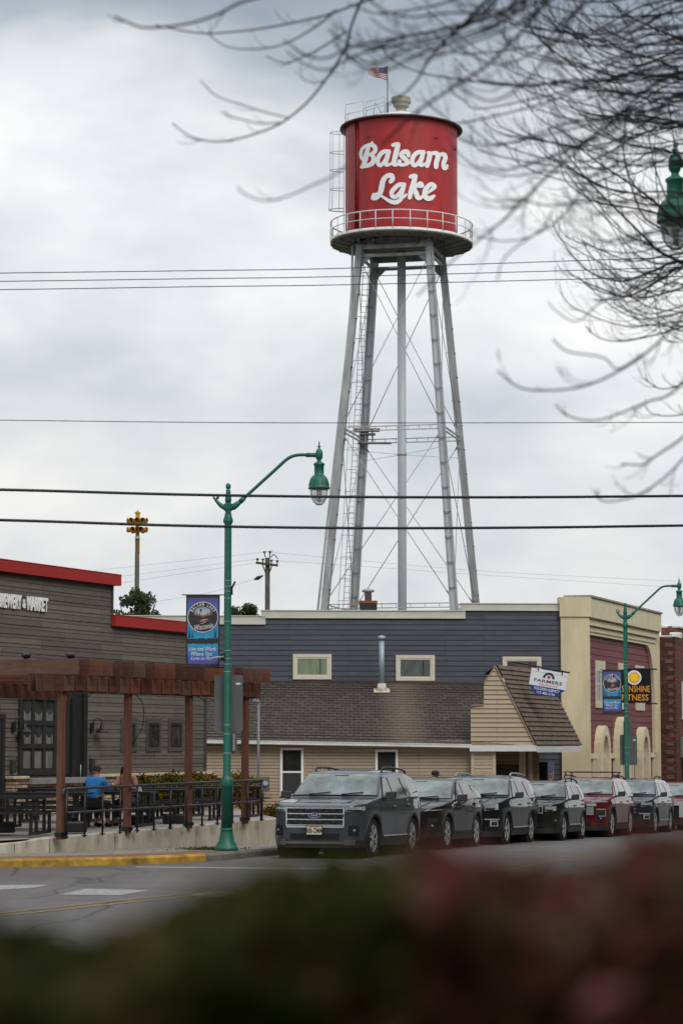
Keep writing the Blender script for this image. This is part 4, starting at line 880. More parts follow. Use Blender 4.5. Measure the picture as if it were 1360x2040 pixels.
# legs
LA = [R(211.9), R(301.9), R(31.9), R(121.9)]
zA, zB = 7.7 + EYE - GZ, 26.4 + EYE - GZ
def LR(z): return 4.92 + (2.81 - 4.92) * (z - zA) / (zB - zA)
ztop = TZ(499)
def LP(i, z, dr=0, dt=0):
    r = LR(z) + dr; a = LA[i % 4]; return Vector((r * cos(a) - dt * sin(a), r * sin(a) + dt * cos(a), z))
LEGL = PIPEGREY
for i in range(4):
    m = MB(); a = LA[i]; tn = Vector((-sin(a), cos(a), 0)); rd = Vector((cos(a), sin(a), 0))
    # box made of two channels and a cover plate, turned square to the tower faces
    e1 = Vector((cos(a + pi / 4), sin(a + pi / 4), 0)); e2 = Vector((-sin(a + pi / 4), cos(a + pi / 4), 0))
    for s in (-1, 1):
        m.bar(LP(i, 0) + e1 * .17 * s, LP(i, ztop) + e1 * .17 * s, .06, .36, up=e2)
    m.bar(LP(i, 0) + e2 * .08, LP(i, ztop) + e2 * .08, .28, .02, up=e2, mi=1); m.bar(LP(i, 0) - e2 * .08, LP(i, ztop) - e2 * .08, .28, .02, up=e2, mi=1)
    z = 1.0
    while z < ztop - 1:
        c = LP(i, z); m.bar(c - e1 * .21 + e2 * .185, c + e1 * .21 + e2 * .185, .012, .09, up=e2); m.bar(c - e1 * .21 - e2 * .185, c + e1 * .21 - e2 * .185, .012, .09, up=e2); z += 1.35
    m.build('leg', [TOWERGREY, LEGL], wt)
    m = MB(); p = LP(i, 0); m.box(p.x - .7, p.x + .7, p.y - .7, p.y + .7, -.3, .5); m.build('footing', CONCRETE, wt)
zs1, zs2 = TZ(861), TZ(1210)
for z, nm in ((zs1, .16), (zs2, .16)):
    for i in range(4):
        m = MB()
        for dz in (0, -.22): m.bar(LP(i, z + dz), LP(i + 1, z + dz), .10, .045)
        a_, b_ = LP(i, z - .11), LP(i + 1, z - .11); nn = 9
        for k in range(1, nn): q = a_.lerp(b_, k / nn); m.bar(q + Vector((0, 0, -.11)), q + Vector((0, 0, .11)), .03, .03)
        m.build('strut', mat('strut_paint', (.40, .39, .35), .6, 0, .2) if i == 0 and nm == .16 and z == zs1 else TOWERGREY, wt)
for i in range(4):
    m = MB(); m.bar(LP(i, ztop - .0, .08), LP(i + 1, ztop - .0, .08), .14, .5); m.bar(LP(i, ztop - .62), LP(i + 1, ztop - .62), .1, .16); m.build('top_girder', TOWERGREY, wt)
    # gusset plates
    for k in (i, i + 1):
        m = MB(); c = LP(k, ztop - .25); o_ = LP(i if k == i + 1 else i + 1, ztop - .25); d = (o_ - c).normalized(); m.poly([c + Vector((0, 0, -.25)) + d * .1, c + d * .85 + Vector((0, 0, -.25)), c + Vector((0, 0, -.95)) + d * .1]); m.build('gusset', TOWERGREY, wt)
m = MB(); m.lathe([(TR - .3, zd - .21), (TR - .35, zd - .3), (2.2, zd - .45), (.3, zd - .5)], n=40); 
for i in range(-3, 4): m.bar((i * .8, -2.6, zd - .33), (i * .8, 2.6, zd - .33), .12, .2)
m.build('tank_floor', mat('dark_floor_steel', (.10, .10, .10), .7), wt)
m = MB(); m.tube([(0, 0, 0), (0, 0, zd - .3)], .235, 24); m.lathe([(.26, zs1 - 1.3), (.26, zs1 - 1.15)], n=24); m.build('riser_pipe', PIPEGREY, wt)
ROD = mat('brace_rod_paint', (.33, .34, .34), .5, .2)
for za1, zb1 in ((zs1 + .1, ztop - .7), (zs2 + .1, zs1 - .3), (.8, zs2 - .3)):
    for i in range(4):
        for (p, q) in ((LP(i, za1), LP(i + 1, zb1)), (LP(i + 1, za1), LP(i, zb1))):
            m = MB(); c = (p + q) / 2; m.tube([p, q], .022, 6); d = (q - p).normalized(); m.tube([p, p + d * .7], .045, 6); m.tube([q, q - d * .5], .045, 6); m.build('brace_rod', ROD, wt)
m = MB()
for i in range(4): m.tube([LP(i, zs1 - 1.2), (0, 0, zs1 - 1.25)], .012, 5)
m.build('tie_rod', ROD, wt)
# ladder with cage next to the rear left leg
m = MB(); off = Vector((-.62, -.25, 0)); u1 = Vector((.36, 0, 0))
def LD(z): return LP(3, z) + off
for k in (0, 1): m.tube([LD(.3) + u1 * k, LD(zd - .2) + u1 * k], .022, 6)
z = .5
while z < zd - .3: m.tube([LD(z), LD(z) + u1], .014, 5); z += .32
m.build('ladder', TOWERGREY, wt)
m = MB(); z = 3.0
while z < zd - .6:
    c = LD(z) + u1 / 2; m.tube([c + Vector((.30 * cos(R(t)) - .18, -.38 * sin(R(t)) * 1.0 - .02, 0)) for t in range(0, 181, 20)], .018, 5); z += 1.22
for t in (20, 90, 160): m.tube([LD(3) + u1 / 2 + Vector((.30 * cos(R(t)) - .18, -.38 * sin(R(t)) - .02, 0)), LD(zd - .8) + u1 / 2 + Vector((.30 * cos(R(t)) - .18, -.38 * sin(R(t)) - .02, 0))], .014, 5)
m.build('ladder_cage', TOWERGREY, wt)
p = LP(3, zs1 + .35) + Vector((-.1, -.2, 0)); m = MB(); m.box(p.x - .5, p.x + .95, p.y - .6, p.y + .5, p.z + .12, p.z + .2); m.box(p.x - .2, p.x + .7, p.y - .4, p.y + .3, p.z - .12, p.z - .05); m.box(p.x - .3, p.x + 1.6, p.y - .4, p.y + .2, p.z - .62, p.z - .56)
for q in ((.1, -.3), (.5, .2)): m.box(p.x + q[0], p.x + q[0] + .08, p.y + q[1], p.y + q[1] + .08, p.z - .6, p.z + .12)
m.build('landing', mat('landing_steel', (.25, .25, .24), .6, .2, .3), wt)
a = LP(0, ztop); m = MB(); pts = [P(702, 488, 130.5), P(701, 540, 130.5), P(700.5, 575, 130.2), P(697, 625, 129.6), P(690, 700, 129.4), P(670, 880, 129.0), P(651, 1050, 128.6), P(634, 1205, 128.2), P(628, 1260, 128.1)]
m.tube([(p.x, p.y, p.z) for p in pts], .06, 8); m.build('overflow_pipe', TOWERGREY, wt, world=False); wt.children[-1].matrix_basis = Matrix.Translation((-TC.x, -TC.y, -GZ)) if False else Matrix()
o = [c for c in wt.children if c.name.startswith('overflow_pipe')][0]
for v in o.data.vertices: v.co -= Vector((TC.x, TC.y, GZ))
# tank-side ladder cage
def TL_(px, py, D=131.6): p = P(px, py, D); return Vector((p.x - TC.x, p.y - TC.y, p.z - GZ))
m = MB()
for k in (0, .36): m.tube([TL_(684.5, 250) + Vector((0, k, 0)), TL_(684.5, 470) + Vector((0, k, 0))], .02, 5)
z = TL_(684, 470).z
while z < TL_(684, 250).z: q = TL_(684.5, 300); m.tube([(q.x, q.y, z), (q.x, q.y + .36, z)], .014, 5); z += .3
m.build('tank_ladder', RL, wt)
m = MB(); hz = [263, 302.5, 338, 376, 417]; R0 = .4
def hoop(py, ex=0):
    c = TL_(684, py); return [Vector((c.x - (.74 + ex) * sin(R(t)), c.y + .18 + (.36 + ex) * cos(R(t)), c.z)) for t in range(0, 181, 18)]
for i, py in enumerate(hz): m.tube(hoop(py, .06 if py > 400 else 0), .028 if py > 400 else .018, 5)
for t in (1, 3, 5, 7, 9):
    m.tube([hoop(py, .06 if py > 400 else 0)[t] for py in hz], .013, 5)
m.build('tank_ladder_cage', mat('grey_cage_steel', (.36, .35, .33), .6, .2), wt)
# roof walkway rails
m = MB()
def panel(a, b, ht, hb_, nm=3):
    (ax, ayt, ayb), (bx, byt, byb) = a, b
    for f in (0, .33, .66, 1)[:]:
        if f in (0, 1): m.tube([TL_(ax + (bx - ax) * f, ayt + (byt - ayt) * f, 131), TL_(ax + (bx - ax) * f, ayb + (byb - ayb) * f, 131)], .025, 5)
    for g in (0, .5, .88): m.tube([TL_(ax, ayt + (ayb - ayt) * g, 131), TL_(bx, byt + (byb - byt) * g, 131)], .022, 5)
panel((688, 209, 247), (724, 201, 238), 0, 0); panel((729, 204, 238), (766, 191.5, 226), 0, 0)
m.tube([TL_(693, 225, 132), TL_(693, 245, 132)], .02, 5); m.tube([TL_(724, 216, 131.3), TL_(766, 203, 131.3)], .02, 5); m.tube([TL_(743, 230, 131), TL_(747, 205, 131), TL_(762, 228, 131)], .03, 5)
m.build('roof_railing', mat('galvanised_roof_rail', (.42, .42, .42), .5, .2), wt)
m = MB(); m.tube([TL_(771.5, 228, 131), TL_(771.5, 131, 131)], .03, 8); m.tube([TL_(771.5, 228, 131), TL_(771.5, 205, 131)], .06, 8); m.build('flagpole', mat('dark_pole', (.10, .10, .11), .5), wt)
fp = P(770.5, 132, 131)
fl = thing('flag', 'American flag flying from the pole on top of the red tank', 'flag', tuple(fp))
FRED = mat('flag_red', sc((140, 36, 42)), .8, 0, .1, 6); FWH = mat('flag_white', (.50, .48, .48), .8, 0, .08, 6); FBL = mat('flag_blue', sc((58, 68, 102)), .8, 0, .1, 6)
k_ = 131 / F; LX, HZ = 38 * k_, 29 * k_; m = MB(); NX = 20
def FP(u, v): # u away from the pole, v down
    hz = HZ * (1 - .55 * u); return Vector((-LX * (u + .06 * (v - .5) * u), .10 * sin(u * 9 + v * 2) * (.3 + u), -(5 * k_ * u + .0) - hz * v - 1.5 * k_ * sin(u * 6) * u))
for i in range(NX):
    for j in range(13):
        u0, u1, v0_, v1_ = i / NX, (i + 1) / NX, j / 13, (j + 1) / 13
        m.quad(FP(u0, v0_), FP(u1, v0_), FP(u1, v1_), FP(u0, v1_), 2 if (j < 7 and u0 < .42) else (j % 2))
for a in range(5):
    for b in range(4):
        c = FP(.04 + a * .085, .06 + b * .13) + Vector((0, -.012, 0)); m.quad(c, c + Vector((.025, 0, 0)), c + Vector((.025, 0, .025)), c + Vector((0, 0, .025)), 1)
m.build('cloth', [FRED, FWH, FBL], fl, recalc=False)
# ------------------------------------------------------------------ green street lamps
LD0 = 48.87; LX0 = (453.5 - 680) / F * LD0
def lz(py): return P(453, py, LD0).z - .15
GLB = mat('clear_lamp_globe', (.75, .75, .73), .12, 0, .05, 3); GLB.node_tree.nodes['Principled BSDF'].inputs['Transmission Weight'].default_value = .75; GLB.node_tree.nodes['Principled BSDF'].inputs['IOR'].default_value = 1.25
def make_lamp(label):
    t = thing('street_lamp', label, 'street lamp', (LX0, LD0, .15), 0, 'green ornamental street lamps')
    m = MB(); m.lathe([(.235, 0), (.235, .06), (.215, .08), (.20, .12), (.15, .20), (.125, .36), (.118, .40), (.135, .42), (.118, .45)], n=28); m.build('base', GREEN, t)
    z1, z2, z3 = lz(1567), lz(1554), lz(1052)
    m = MB(); m.lathe([(.113, .45), (.106, z1 - .02), (.128, z1), (.138, z1 + .03), (.128, z1 + .07), (.138, z2), (.105, z2 + .04), (.078, z2 + .10), (.072, z3), (.070, lz(1045)), (.098, lz(1040)), (.102, lz(1037)), (.075, lz(1028)), (.058, lz(1020)), (.07, lz(1018))], n=28); m.build('shaft', GREEN, t)
    m = MB(); m.lathe([(.07, lz(1018)), (.088, lz(1014)), (.088, lz(1004)), (.06, lz(1002))], n=8, smooth=False); m.lathe([(.055, lz(1002)), (.068, lz(996)), (.06, lz(988)), (.045, lz(980)), (.05, lz(977)), (.03, lz(975.5)), (.05, lz(972)), (.056, lz(968)), (.04, lz(964)), (.0, lz(962))], n=20); m.build('finial', GREEN, t)
    def A(px, py): return Vector(((px - 455.5) / 97.9 * 1.0, 0, lz(py)))
    pts = smooth_pts([A(451, 1012), A(440, 1006), A(430, 995), A(426, 989), A(431, 985), A(436, 988), A(434, 993)], 5); n = len(pts)
    m = MB(); m.tube(pts, [.062 - .045 * min(1, i / (n * .45)) + .0 for i in range(n)], 10); m.lathe([(.0, -.03), (.03, 0), (.0, .03)], A(434.5, 992), 12, axis='y'); m.build('scroll', GREEN, t)
    m = MB(); m.tube([A(458, 1013), A(466, 1010), A(474, 1004), A(480, 999)], [.05, .066, .058, .04], 12); m.tube([A(479, 1000), A(487, 992)], .052, 12); arm = smooth_pts([A(484, 995), A(520, 962), A(555, 930), A(568, 918), A(578, 911), A(590, 907), A(603, 906), A(614, 906.5)], 5); m.tube(arm, .034, 12); m.tube([A(610, 906.5), A(633, 906.5)], .043, 12)
    for q in (612, 617, 624): m.tube([A(q, 906.5), A(q + 1.5, 906.5)], .052, 12)
    m.build('arm', GREEN, t)
    cx = A(636, 900).x; o = (cx, 0, 0)
    m = MB(); m.lathe([(.0, lz(877)), (.014, lz(883)), (.017, lz(888)), (.034, lz(889)), (.034, lz(890)), (.018, lz(891)), (.022, lz(894)), (.048, lz(895)), (.05, lz(896)), (.06, lz(898)), (.072, lz(900)), (.074, lz(911)), (.062, lz(914)), (.044, lz(916)), (.044, lz(919)), (.07, lz(921)), (.112, lz(923.5)), (.115, lz(926)), (.098, lz(928)), (.098, lz(947)), (.105, lz(948))], o, 24); m.build('lamp_neck', GREEN, t)
    m = MB(); m.lathe([(.10, lz(947)), (.15, lz(951)), (.185, lz(957)), (.205, lz(965)), (.21, lz(970)), (.218, lz(971)), (.218, lz(974.5)), (.18, lz(975))], o, 32)
    for k in range(8): a = 2 * pi * k / 8 + .3; m.tube([(cx + r * cos(a), r * sin(a), z) for r, z in ((.105, lz(947)), (.155, lz(951)), (.19, lz(957)), (.21, lz(965)), (.215, lz(970)))], .007, 5)
    h = m.build('lamp_shade', GREEN, t)
    m = MB(); m.lathe([(.175, lz(975)), (.172, lz(982)), (.155, lz(992)), (.11, lz(1001)), (.05, lz(1006)), (0, lz(1007))], o, 28, cap=False)
    for k in range(12): a = 2 * pi * k / 12; m.tube([(cx + r * cos(a), r * sin(a), z) for r, z in ((.176, lz(976)), (.172, lz(983)), (.156, lz(992)), (.108, lz(1001)), (.05, lz(1006)))], .004, 4)
    g = m.build('globe', GLB, t)
    m = MB(); m.lathe([(.045, lz(974)), (.045, lz(985)), (.03, lz(988)), (.028, lz(997)), (0, lz(999))], o, 12); m.build('lamp_tube', mat('lamp_core', (.45, .44, .40), .3), g)
    for py in (1157, 1168, 1178, 1192, 1238, 1296, 1312, 1323, 1338, 1444, 1462, 1500):
        m = MB(); m.lathe([(.0785, -.008), (.0785, .008)], (0, 0, lz(py)), 20, cap=False); m.build('steel_band', GALV, t)
    return t
lamp1 = make_lamp('green street lamp by the patio wall with curved arm over the street')
lamp2 = copy_tree(lamp1); lamp2['label'] = 'smaller looking green street lamp in front of the maroon building'; lamp2.location = ((1244.5 - 680) / F * 82, 82, P(1244, 1639, 82).z)
lamp3 = copy_tree(lamp1); lamp3['label'] = 'large near green street lamp head behind bare twigs at the top right edge'; lamp3.rotation_euler = (0, 0, pi - R(14)); lamp3.location = (5.72, 27.6, 1.10)
# banners
def ring(m, cx, cz, r0, r1, y, mi, n=40):
    for k in range(n):
        a, b = 2 * pi * k / n, 2 * pi * (k + 1) / n
        m.quad((cx + r0 * cos(a), y, cz + r0 * sin(a)), (cx + r1 * cos(a), y, cz + r1 * sin(a)), (cx + r1 * cos(b), y, cz + r1 * sin(b)), (cx + r0 * cos(b), y, cz + r0 * sin(b)), mi)
def vgrad(name, stops_, z0, z1, rough=.6):
    m_, t, b = base(name); b.inputs['Roughness'].default_value = rough
    tcn = t.nodes.new('ShaderNodeTexCoord'); s = t.nodes.new('ShaderNodeSeparateXYZ'); t.links.new(tcn.outputs['Object'], s.inputs[0])
    mr = t.nodes.new('ShaderNodeMapRange'); mr.inputs['From Min'].default_value = z0; mr.inputs['From Max'].default_value = z1; t.links.new(s.outputs['Z'], mr.inputs[0])
    r = t.nodes.new('ShaderNodeValToRGB'); t.links.new(mr.outputs[0], r.inputs[0])
    while len(r.color_ramp.elements) < len(stops_): r.color_ramp.elements.new(.5)
    for e, (p, c) in zip(r.color_ramp.elements, stops_): e.position = p; e.color = sc(c) + (1,)
    t.links.new(r.outputs[0], b.inputs['Base Color']); return m_
BW_, BH_ = .34, .735
BANB = mat('black_banner_cloth', sc((50, 46, 50)), .8)
PUR, BLU, TEA = (84, 74, 138), (36, 116, 178), (34, 150, 190)
UPG = vgrad('printed_blue_purple_sky', [(0, TEA), (.55, BLU), (.78, (60, 110, 180)), (1, PUR)], -.15, .66); LOG = vgrad('printed_lower_panel', [(0, (90, 70, 140)), (.3, (56, 96, 176)), (1, TEA)], -.66, -.28)
INK = mat('dark_print_ink', sc((52, 48, 50)), .7); PALE = mat('pale_print_ink', sc((226, 218, 214)), .6); DIN = vgrad('printed_sunset', [(0, (214, 190, 168)), (.5, (222, 200, 176)), (1, (92, 150, 196))], .10, .50); PINK = mat('pink_print_ink', sc((206, 140, 146)), .7)
def jag(rng, x0, x1, z, amp, n): return [(x0 + (x1 - x0) * i / n, z + rng.uniform(-amp, amp)) for i in range(n + 1)]
def pine(m, x, z, h, w, y, mi=0):
    m.poly([(x - w, y, z), (x + w, y, z), (x + w * .35, y, z + h * .35), (x + w * .7, y, z + h * .36), (x + w * .2, y, z + h * .7), (x + w * .4, y, z + h * .7), (x, y, z + h), (x - w * .4, y, z + h * .7), (x - w * .2, y, z + h * .7), (x - w * .7, y, z + h * .36), (x - w * .35, y, z + h * .35)], mi)
def make_banner(label, loc, rz):
    rng = random.Random(5)
    t = thing('lamp_banner', label, 'banner', loc, rz, 'blue village banners on the lamp posts')
    m = MB(); rows = [[(BW_ * u, .006 * sin(4 * z + 2 * u), z) for u in (-1, -.5, 0, .5, 1)] for z in [-BH_ + 2 * BH_ * k / 12 for k in range(13)]]
    m.box(-BW_, BW_, -.006, .006, -BH_, BH_); m.build('cloth', BANB, t)
    m = MB(); m.poly([(x, -.009, z) for x, z in [(-BW_ + .03, -.13), (-BW_ + .03, BH_ - .06), (BW_ - .03, BH_ - .06), (BW_ - .03, -.12)] + jag(rng, BW_ - .05, -BW_ + .06, -.15, .012, 16)]); m.build('upper_print', UPG, t)
    m = MB(); m.poly([(x, -.009, z) for x, z in [(-BW_ + .03, -.26)] + jag(rng, -BW_ + .06, BW_ - .05, -.255, .008, 14) + [(BW_ - .03, -.27), (BW_ - .03, -.64)] + jag(rng, BW_ - .06, -BW_ + .05, -.67, .01, 8)]); m.build('lower_print', LOG, t)
    m = MB(); cz = .285; cx = .0
    disc(m, cx, cz, .305, -.011, 0, 360, 0, 48); ring(m, cx, cz, .298, .31, -.0125, 1); disc(m, cx, cz + .015, .195, -.014, 0, 360, 2, 40)
    # lake and woods on the inner picture
    pts = [(cx + .195 * cos(R(a)), -.016, cz + .015 + .195 * sin(R(a))) for a in range(-172, -7, 8)] + [(cx + .195, -.016, cz + .05), (cx + .12, -.016, cz + .03), (cx, -.016, cz - .01), (cx - .1, -.016, cz + .03), (cx - .195, -.016, cz + .04)]
    m.poly(pts, 0)
    for k in range(13):
        x = -.19 + k * .032; d = abs(x) / .19; pine(m, cx + x, cz + .0 + .02 * d, .05 + .09 * d * rng.uniform(.7, 1.1), .02, -.018 - k * .0003, 0)
    m.box(cx - .06, cx - .025, -.0225, -.021, cz + .12, cz + .165, 0); m.box(cx - .058, cx - .055, -.0225, -.021, cz + .0, cz + .12, 0); m.box(cx - .032, cx - .029, -.0225, -.021, cz, cz + .12, 0)
    for k in range(4): q = -.045 - k * .026; x0 = (-.03, -.07, .0, -.05)[k]; x1 = (.12, .06, .08, .03)[k]; m.poly([(cx + x0, -.023 - k * .001, cz + q), (cx + x1, -.023 - k * .001, cz + q + .008), (cx + x1 - .03, -.023 - k * .001, cz + q - .014), (cx + x0 + .02, -.023 - k * .001, cz + q - .016)], 3)
    m.build('emblem', [INK, PALE, DIN, PINK], t)
    txt = 'BALSAM LAKE'
    for i, chr_ in enumerate(txt):
        if chr_ == ' ': continue
        a = 150 - i * 12.0; L = text_mesh(chr_, .088, PALE, 'letter', None, bold=.002, ext=.001, sx=.62)
        L.parent = t; L.location = (cx + .254 * cos(R(a)), -.019, cz + .254 * sin(R(a))); L.rotation_euler = (pi / 2, -R(a - 90), 0)
        L.rotation_mode = 'XYZ'; L.matrix_basis = Matrix.Translation(L.location) @ Matrix.Rotation(R(90 - a), 4, 'Y') @ Matrix.Rotation(pi / 2, 4, 'X')
    o = fit_text('Wisconsin', t, -.17, .21, cz - .19, .11, PALE, 'lettering', y=-.028, bold=.003, shear=.35, ext=.001); o.rotation_euler = (pi / 2, 0, 0); o.matrix_basis = Matrix.Translation(o.location) @ Matrix.Rotation(-R(9), 4, 'Y') @ Matrix.Rotation(pi / 2, 4, 'X')
    for i, (s_, x0, x1) in enumerate((('Live and Work', -.28, .27), ('Where You', -.23, .19), ('Love to Play', -.235, .215))):
        fit_text(s_, t, x0, x1, -.355 - .10 * i, .082, PALE, 'lettering', y=-.013, bold=.004, shear=.3, ext=.001)
    m = MB(); pine(m, -.27, -.135, .17, .03, -.0125); pine(m, -.21, -.13, .13, .024, -.0128); pine(m, .25, -.13, .18, .034, -.0125); m.build('printed_pine', INK, t)
    for q in (BH_, -BH_): m = MB(); m.tube([(-BW_ - .09, 0, q), (.5, 0, q)], .012, 6); m.box(.43, .47, -.05, .05, q - .12, q + .09); m.build('banner_arm', BLACKMET, t)
    return t
make_banner('blue and purple village banner on the near street lamp beside the patio', (LX0 - .50, LD0, .15 + lz(1257.5)), R(2))
make_banner('small blue village banner on the far lamp before the maroon front', (lamp2.location.x - .47, 82, lamp2.location.z + lz(1257.5)), R(12))
# street sign backs
SBK = mat('bare_aluminium_sign_back', (.15, .15, .155), .5, .5, .12, 2)
def sign_back(label, loc, w, h, r, rz=0, stick=True):
    t = thing('traffic_sign', label, 'traffic sign', loc, rz, 'traffic signs on the lamp posts')
    pts = []
    for cx, cz, a0 in ((w / 2 - r, h / 2 - r, 0), (-w / 2 + r, h / 2 - r, 90), (-w / 2 + r, -h / 2 + r, 180), (w / 2 - r, -h / 2 + r, 270)):
        pts += [(cx + r * cos(R(a0 + k * 22.5)), cz + r * sin(R(a0 + k * 22.5))) for k in range(5)]
    m = MB(); m.prism(pts, .14, .144); m.build('sign_panel', SBK, t)
    m = MB(); m.box(-.02, .02, .085, .139, -h / 2 + .05, h / 2 - .05); 
    m.build('bracket', GALV, t)
    if stick:
        m = MB(); m.box(w / 2 - .14, w / 2 - .05, .136, .139, h / 2 - .20, h / 2 - .16); m.build('sticker', WHITE, t)
    return t
sign_back('large grey back of a rounded street sign on the near lamp post', (LX0 + .02, LD0, .15 + lz(1401)), .575, 1.15, .06)
sign_back('small narrow sign back low on the near lamp post', (LX0 + .13, LD0, .15 + lz(1479)), .13, .44, .03, 0, False)
z2 = lamp2.location.z
sign_back('small sign back high on the far lamp post by the maroon front', (lamp2.location.x + .06, 82, P(1245, 1450, 82).z), .28, .46, .04, 0, False)
sign_back('dark square sign back low on the far lamp post by the arches', (lamp2.location.x + .08, 82, P(1249, 1494, 82).z), .58, 1.02, .05)
def bracket(parent, base_z, mats=BLACKMET):
    m = MB(); m.box(.06, .10, -.05, .05, lz(1185), lz(1172)); m.bar((.08, 0, lz(1172)), (.15, -.05, lz(1159)), .02, .035); m.tube([(-.07, -.1, lz(1309)), (-.2, -.16, lz(1310)), (-.34, -.2, lz(1313))], .022, 8, 1); m.box(-.13, -.06, -.08, .02, lz(1316), lz(1303), 0)
    return m.build('flag_holder', [BLACKMET, GALV], parent)
bracket(lamp1, 0)

# ------------------------------------------------------------------ wires, utility pole, siren
def wire(label, pts, D, r, n=24, name='power_line'):
    Pw = [P(a, b, D if not isinstance(D, tuple) else D[0] + (D[1] - D[0]) * (a + 500) / 2400) for a, b in pts]
    c = Pw[0]; t = MB(); t.tube([p - c for p in smooth_pts(Pw, 5)], r, 6); o = t.build(name, mat('black_cable_sheath', (.012, .011, .016), .6) if r > .01 else mat('thin_dark_wire', (.03, .03, .035), .6)); o.location = c
    return tag(o, label, 'cable', 'cables crossing above the street')
wire('upper of two thick black cables crossing the green lamp arm', [(-500, 968), (0, 975.5), (350, 985), (700, 990), (1050, 990.5), (1360, 988), (1900, 984)], (36, 42), .0245)
wire('lower of two thick black cables crossing the green lamp shaft', [(-500, 1026), (0, 1036), (350, 1047), (700, 1052), (1050, 1051), (1360, 1047), (1900, 1040)], (36, 42), .0245)
wire('single thin wire crossing the sky at the tower strut', [(-500, 832), (0, 837), (350, 841), (700, 842.5), (1360, 841.5), (1900, 840)], (36, 44), .0068)
wire('topmost of three thin wires under the tank', [(-500, 550), (0, 544), (400, 539), (700, 534), (1300, 514), (1900, 492)], (36, 44), .0075)
wire('middle of three thin wires under the tank', [(-500, 566), (0, 560.5), (400, 555), (700, 550.5), (1300, 534), (1900, 514)], (36, 44), .0075)
wire('lowest of three thin wires under the tank', [(-500, 581), (0, 577), (400, 571), (700, 567), (1300, 552), (1900, 534)], (36, 44), .0075)
UD = 150; up = P(533, 1110, UD); ux = up.x
ut = thing('utility_pole', 'wooden utility pole with short crossarm and insulators behind the blue building', 'utility pole', (ux, UD, -1.2))
PW = mat('weathered_pole_wood', (.085, .075, .055), .9, 0, .35, 4, stretch=(3, 3, .4))
k_ = UD / F; zu = lambda py: P(533, py, UD).z + 1.2
m = MB(); m.tube([(0, 0, 0), (0, 0, zu(1111))], [.19, .15], 12); m.build('pole', PW, ut)
m = MB(); m.bar((-23 * k_, -.2, zu(1121.5)), (21 * k_, -.2, zu(1127)), .14, .14); m.build('crossarm', mat('old_crossarm', (.07, .055, .035), .9, 0, .3), ut)
m = MB()
for x, y0, y1 in ((-20, 1121, 1113), (-9, 1122, 1114), (8, 1124, 1116), (19.5, 1126, 1117), (-6, 1110, 1099), (5, 1110, 1099)): m.tube([(x * k_ * (.8 if y0 == 1110 else 1), -.2, zu(y0)), (x * k_, -.2, zu(y1 + 3))], .04, 6); m.tube([(x * k_, -.2, zu(y1 + 3)), (x * k_, -.2, zu(y1 - .5))], .085, 8)
m.build('insulator', mat('dark_insulator', (.03, .03, .035), .3), ut)
m = MB(); m.bar((-10 * k_, -.2, zu(1125)), (-4 * k_, -.15, zu(1141)), .06, .06); m.bar((9 * k_, -.2, zu(1127)), (4 * k_, -.15, zu(1141)), .06, .06); m.tube(smooth_pts([(5 * k_, -.2, zu(1112)), (13 * k_, -.2, zu(1105.5)), (21 * k_, -.2, zu(1114))], 4), .03, 5); m.build('brace', BLACKMET, ut)
faint = mat('distant_wire', (.50, .51, .53), .8)
for lb, pts in (('faint distant line from the pole top passing behind the tower', [(-200, 1180), (250, 1130), (527, 1100), (538, 1100), (700, 1115), (1000, 1140), (1500, 1165)]),
                ('faint distant line from the crossarm passing behind the tower', [(-200, 1200), (250, 1147), (513, 1114), (552, 1117), (700, 1127), (1000, 1148), (1500, 1180)]),
                ('faint distant line sagging to the left from the crossarm', [(-200, 1230), (250, 1160), (513, 1121)]),
                ('faint low service line to the left of the utility pole', [(300, 1200), (420, 1180), (530, 1145)])):
    Pw = [P(a, b, UD) for a, b in pts]; c = Pw[0]; m = MB(); m.tube([p - c for p in smooth_pts(Pw, 4)], .011, 5); o = m.build('distant_line', faint); o.location = c; tag(o, lb, 'cable', 'distant power lines')
p = P(514, 1151.5, UD); m = MB(); m.tube([(-.25, 0, -.1), (0, 0, 0), (.3, 0, .15)], [.04, .13, .04], 8); o = m.build('line_splice', BLACKMET); o.location = p; tag(o, 'small dark splice case hanging on the line beside the utility pole', 'splice case')
SD = 110; sp = P(272.5, 1240, SD); st = thing('warning_siren', 'pole-mounted siren with yellow-brown horns behind the brewery', 'siren', (sp.x, SD, -1.2)); k_ = SD / F; zu = lambda py: P(272, py, SD).z + 1.2
m = MB(); m.tube([(0, 0, 0), (0, 0, zu(1068))], [.15, .10], 12); m.build('pole', mat('green_grey_pole', (.075, .08, .06), .85, 0, .2, 3), st)
SY = mat('mustard_siren_paint', sc((176, 134, 24)), .5, 0, .25, 4); SYD = mat('siren_throat', sc((120, 82, 20)), .6, 0, .2)
m = MB(); m.box(-3.2 * k_, 4 * k_, -.12, .12, zu(1070), zu(1035)); m.box(-5 * k_, 5.5 * k_, -.1, .1, zu(1101), zu(1078)) if False else m.box(3.4 * k_, 4.8 * k_, -.1, .1, zu(1101), zu(1070)); m.box(-4.2 * k_, -2.6 * k_, -.1, .1, zu(1101), zu(1070)); m.box(-3.5 * k_, 4.5 * k_, -.13, .13, zu(1034), zu(1023)); m.lathe([(7 * k_, zu(1022.5)), (4 * k_, zu(1020)), (1 * k_, zu(1017)), (0, zu(1015))], n=14); m.build('siren_body', SY, st)
m = MB(); m.box(-4.5 * k_, 5 * k_, -.14, .14, zu(1073), zu(1069)); m.build('pale_band', WHITE, st)
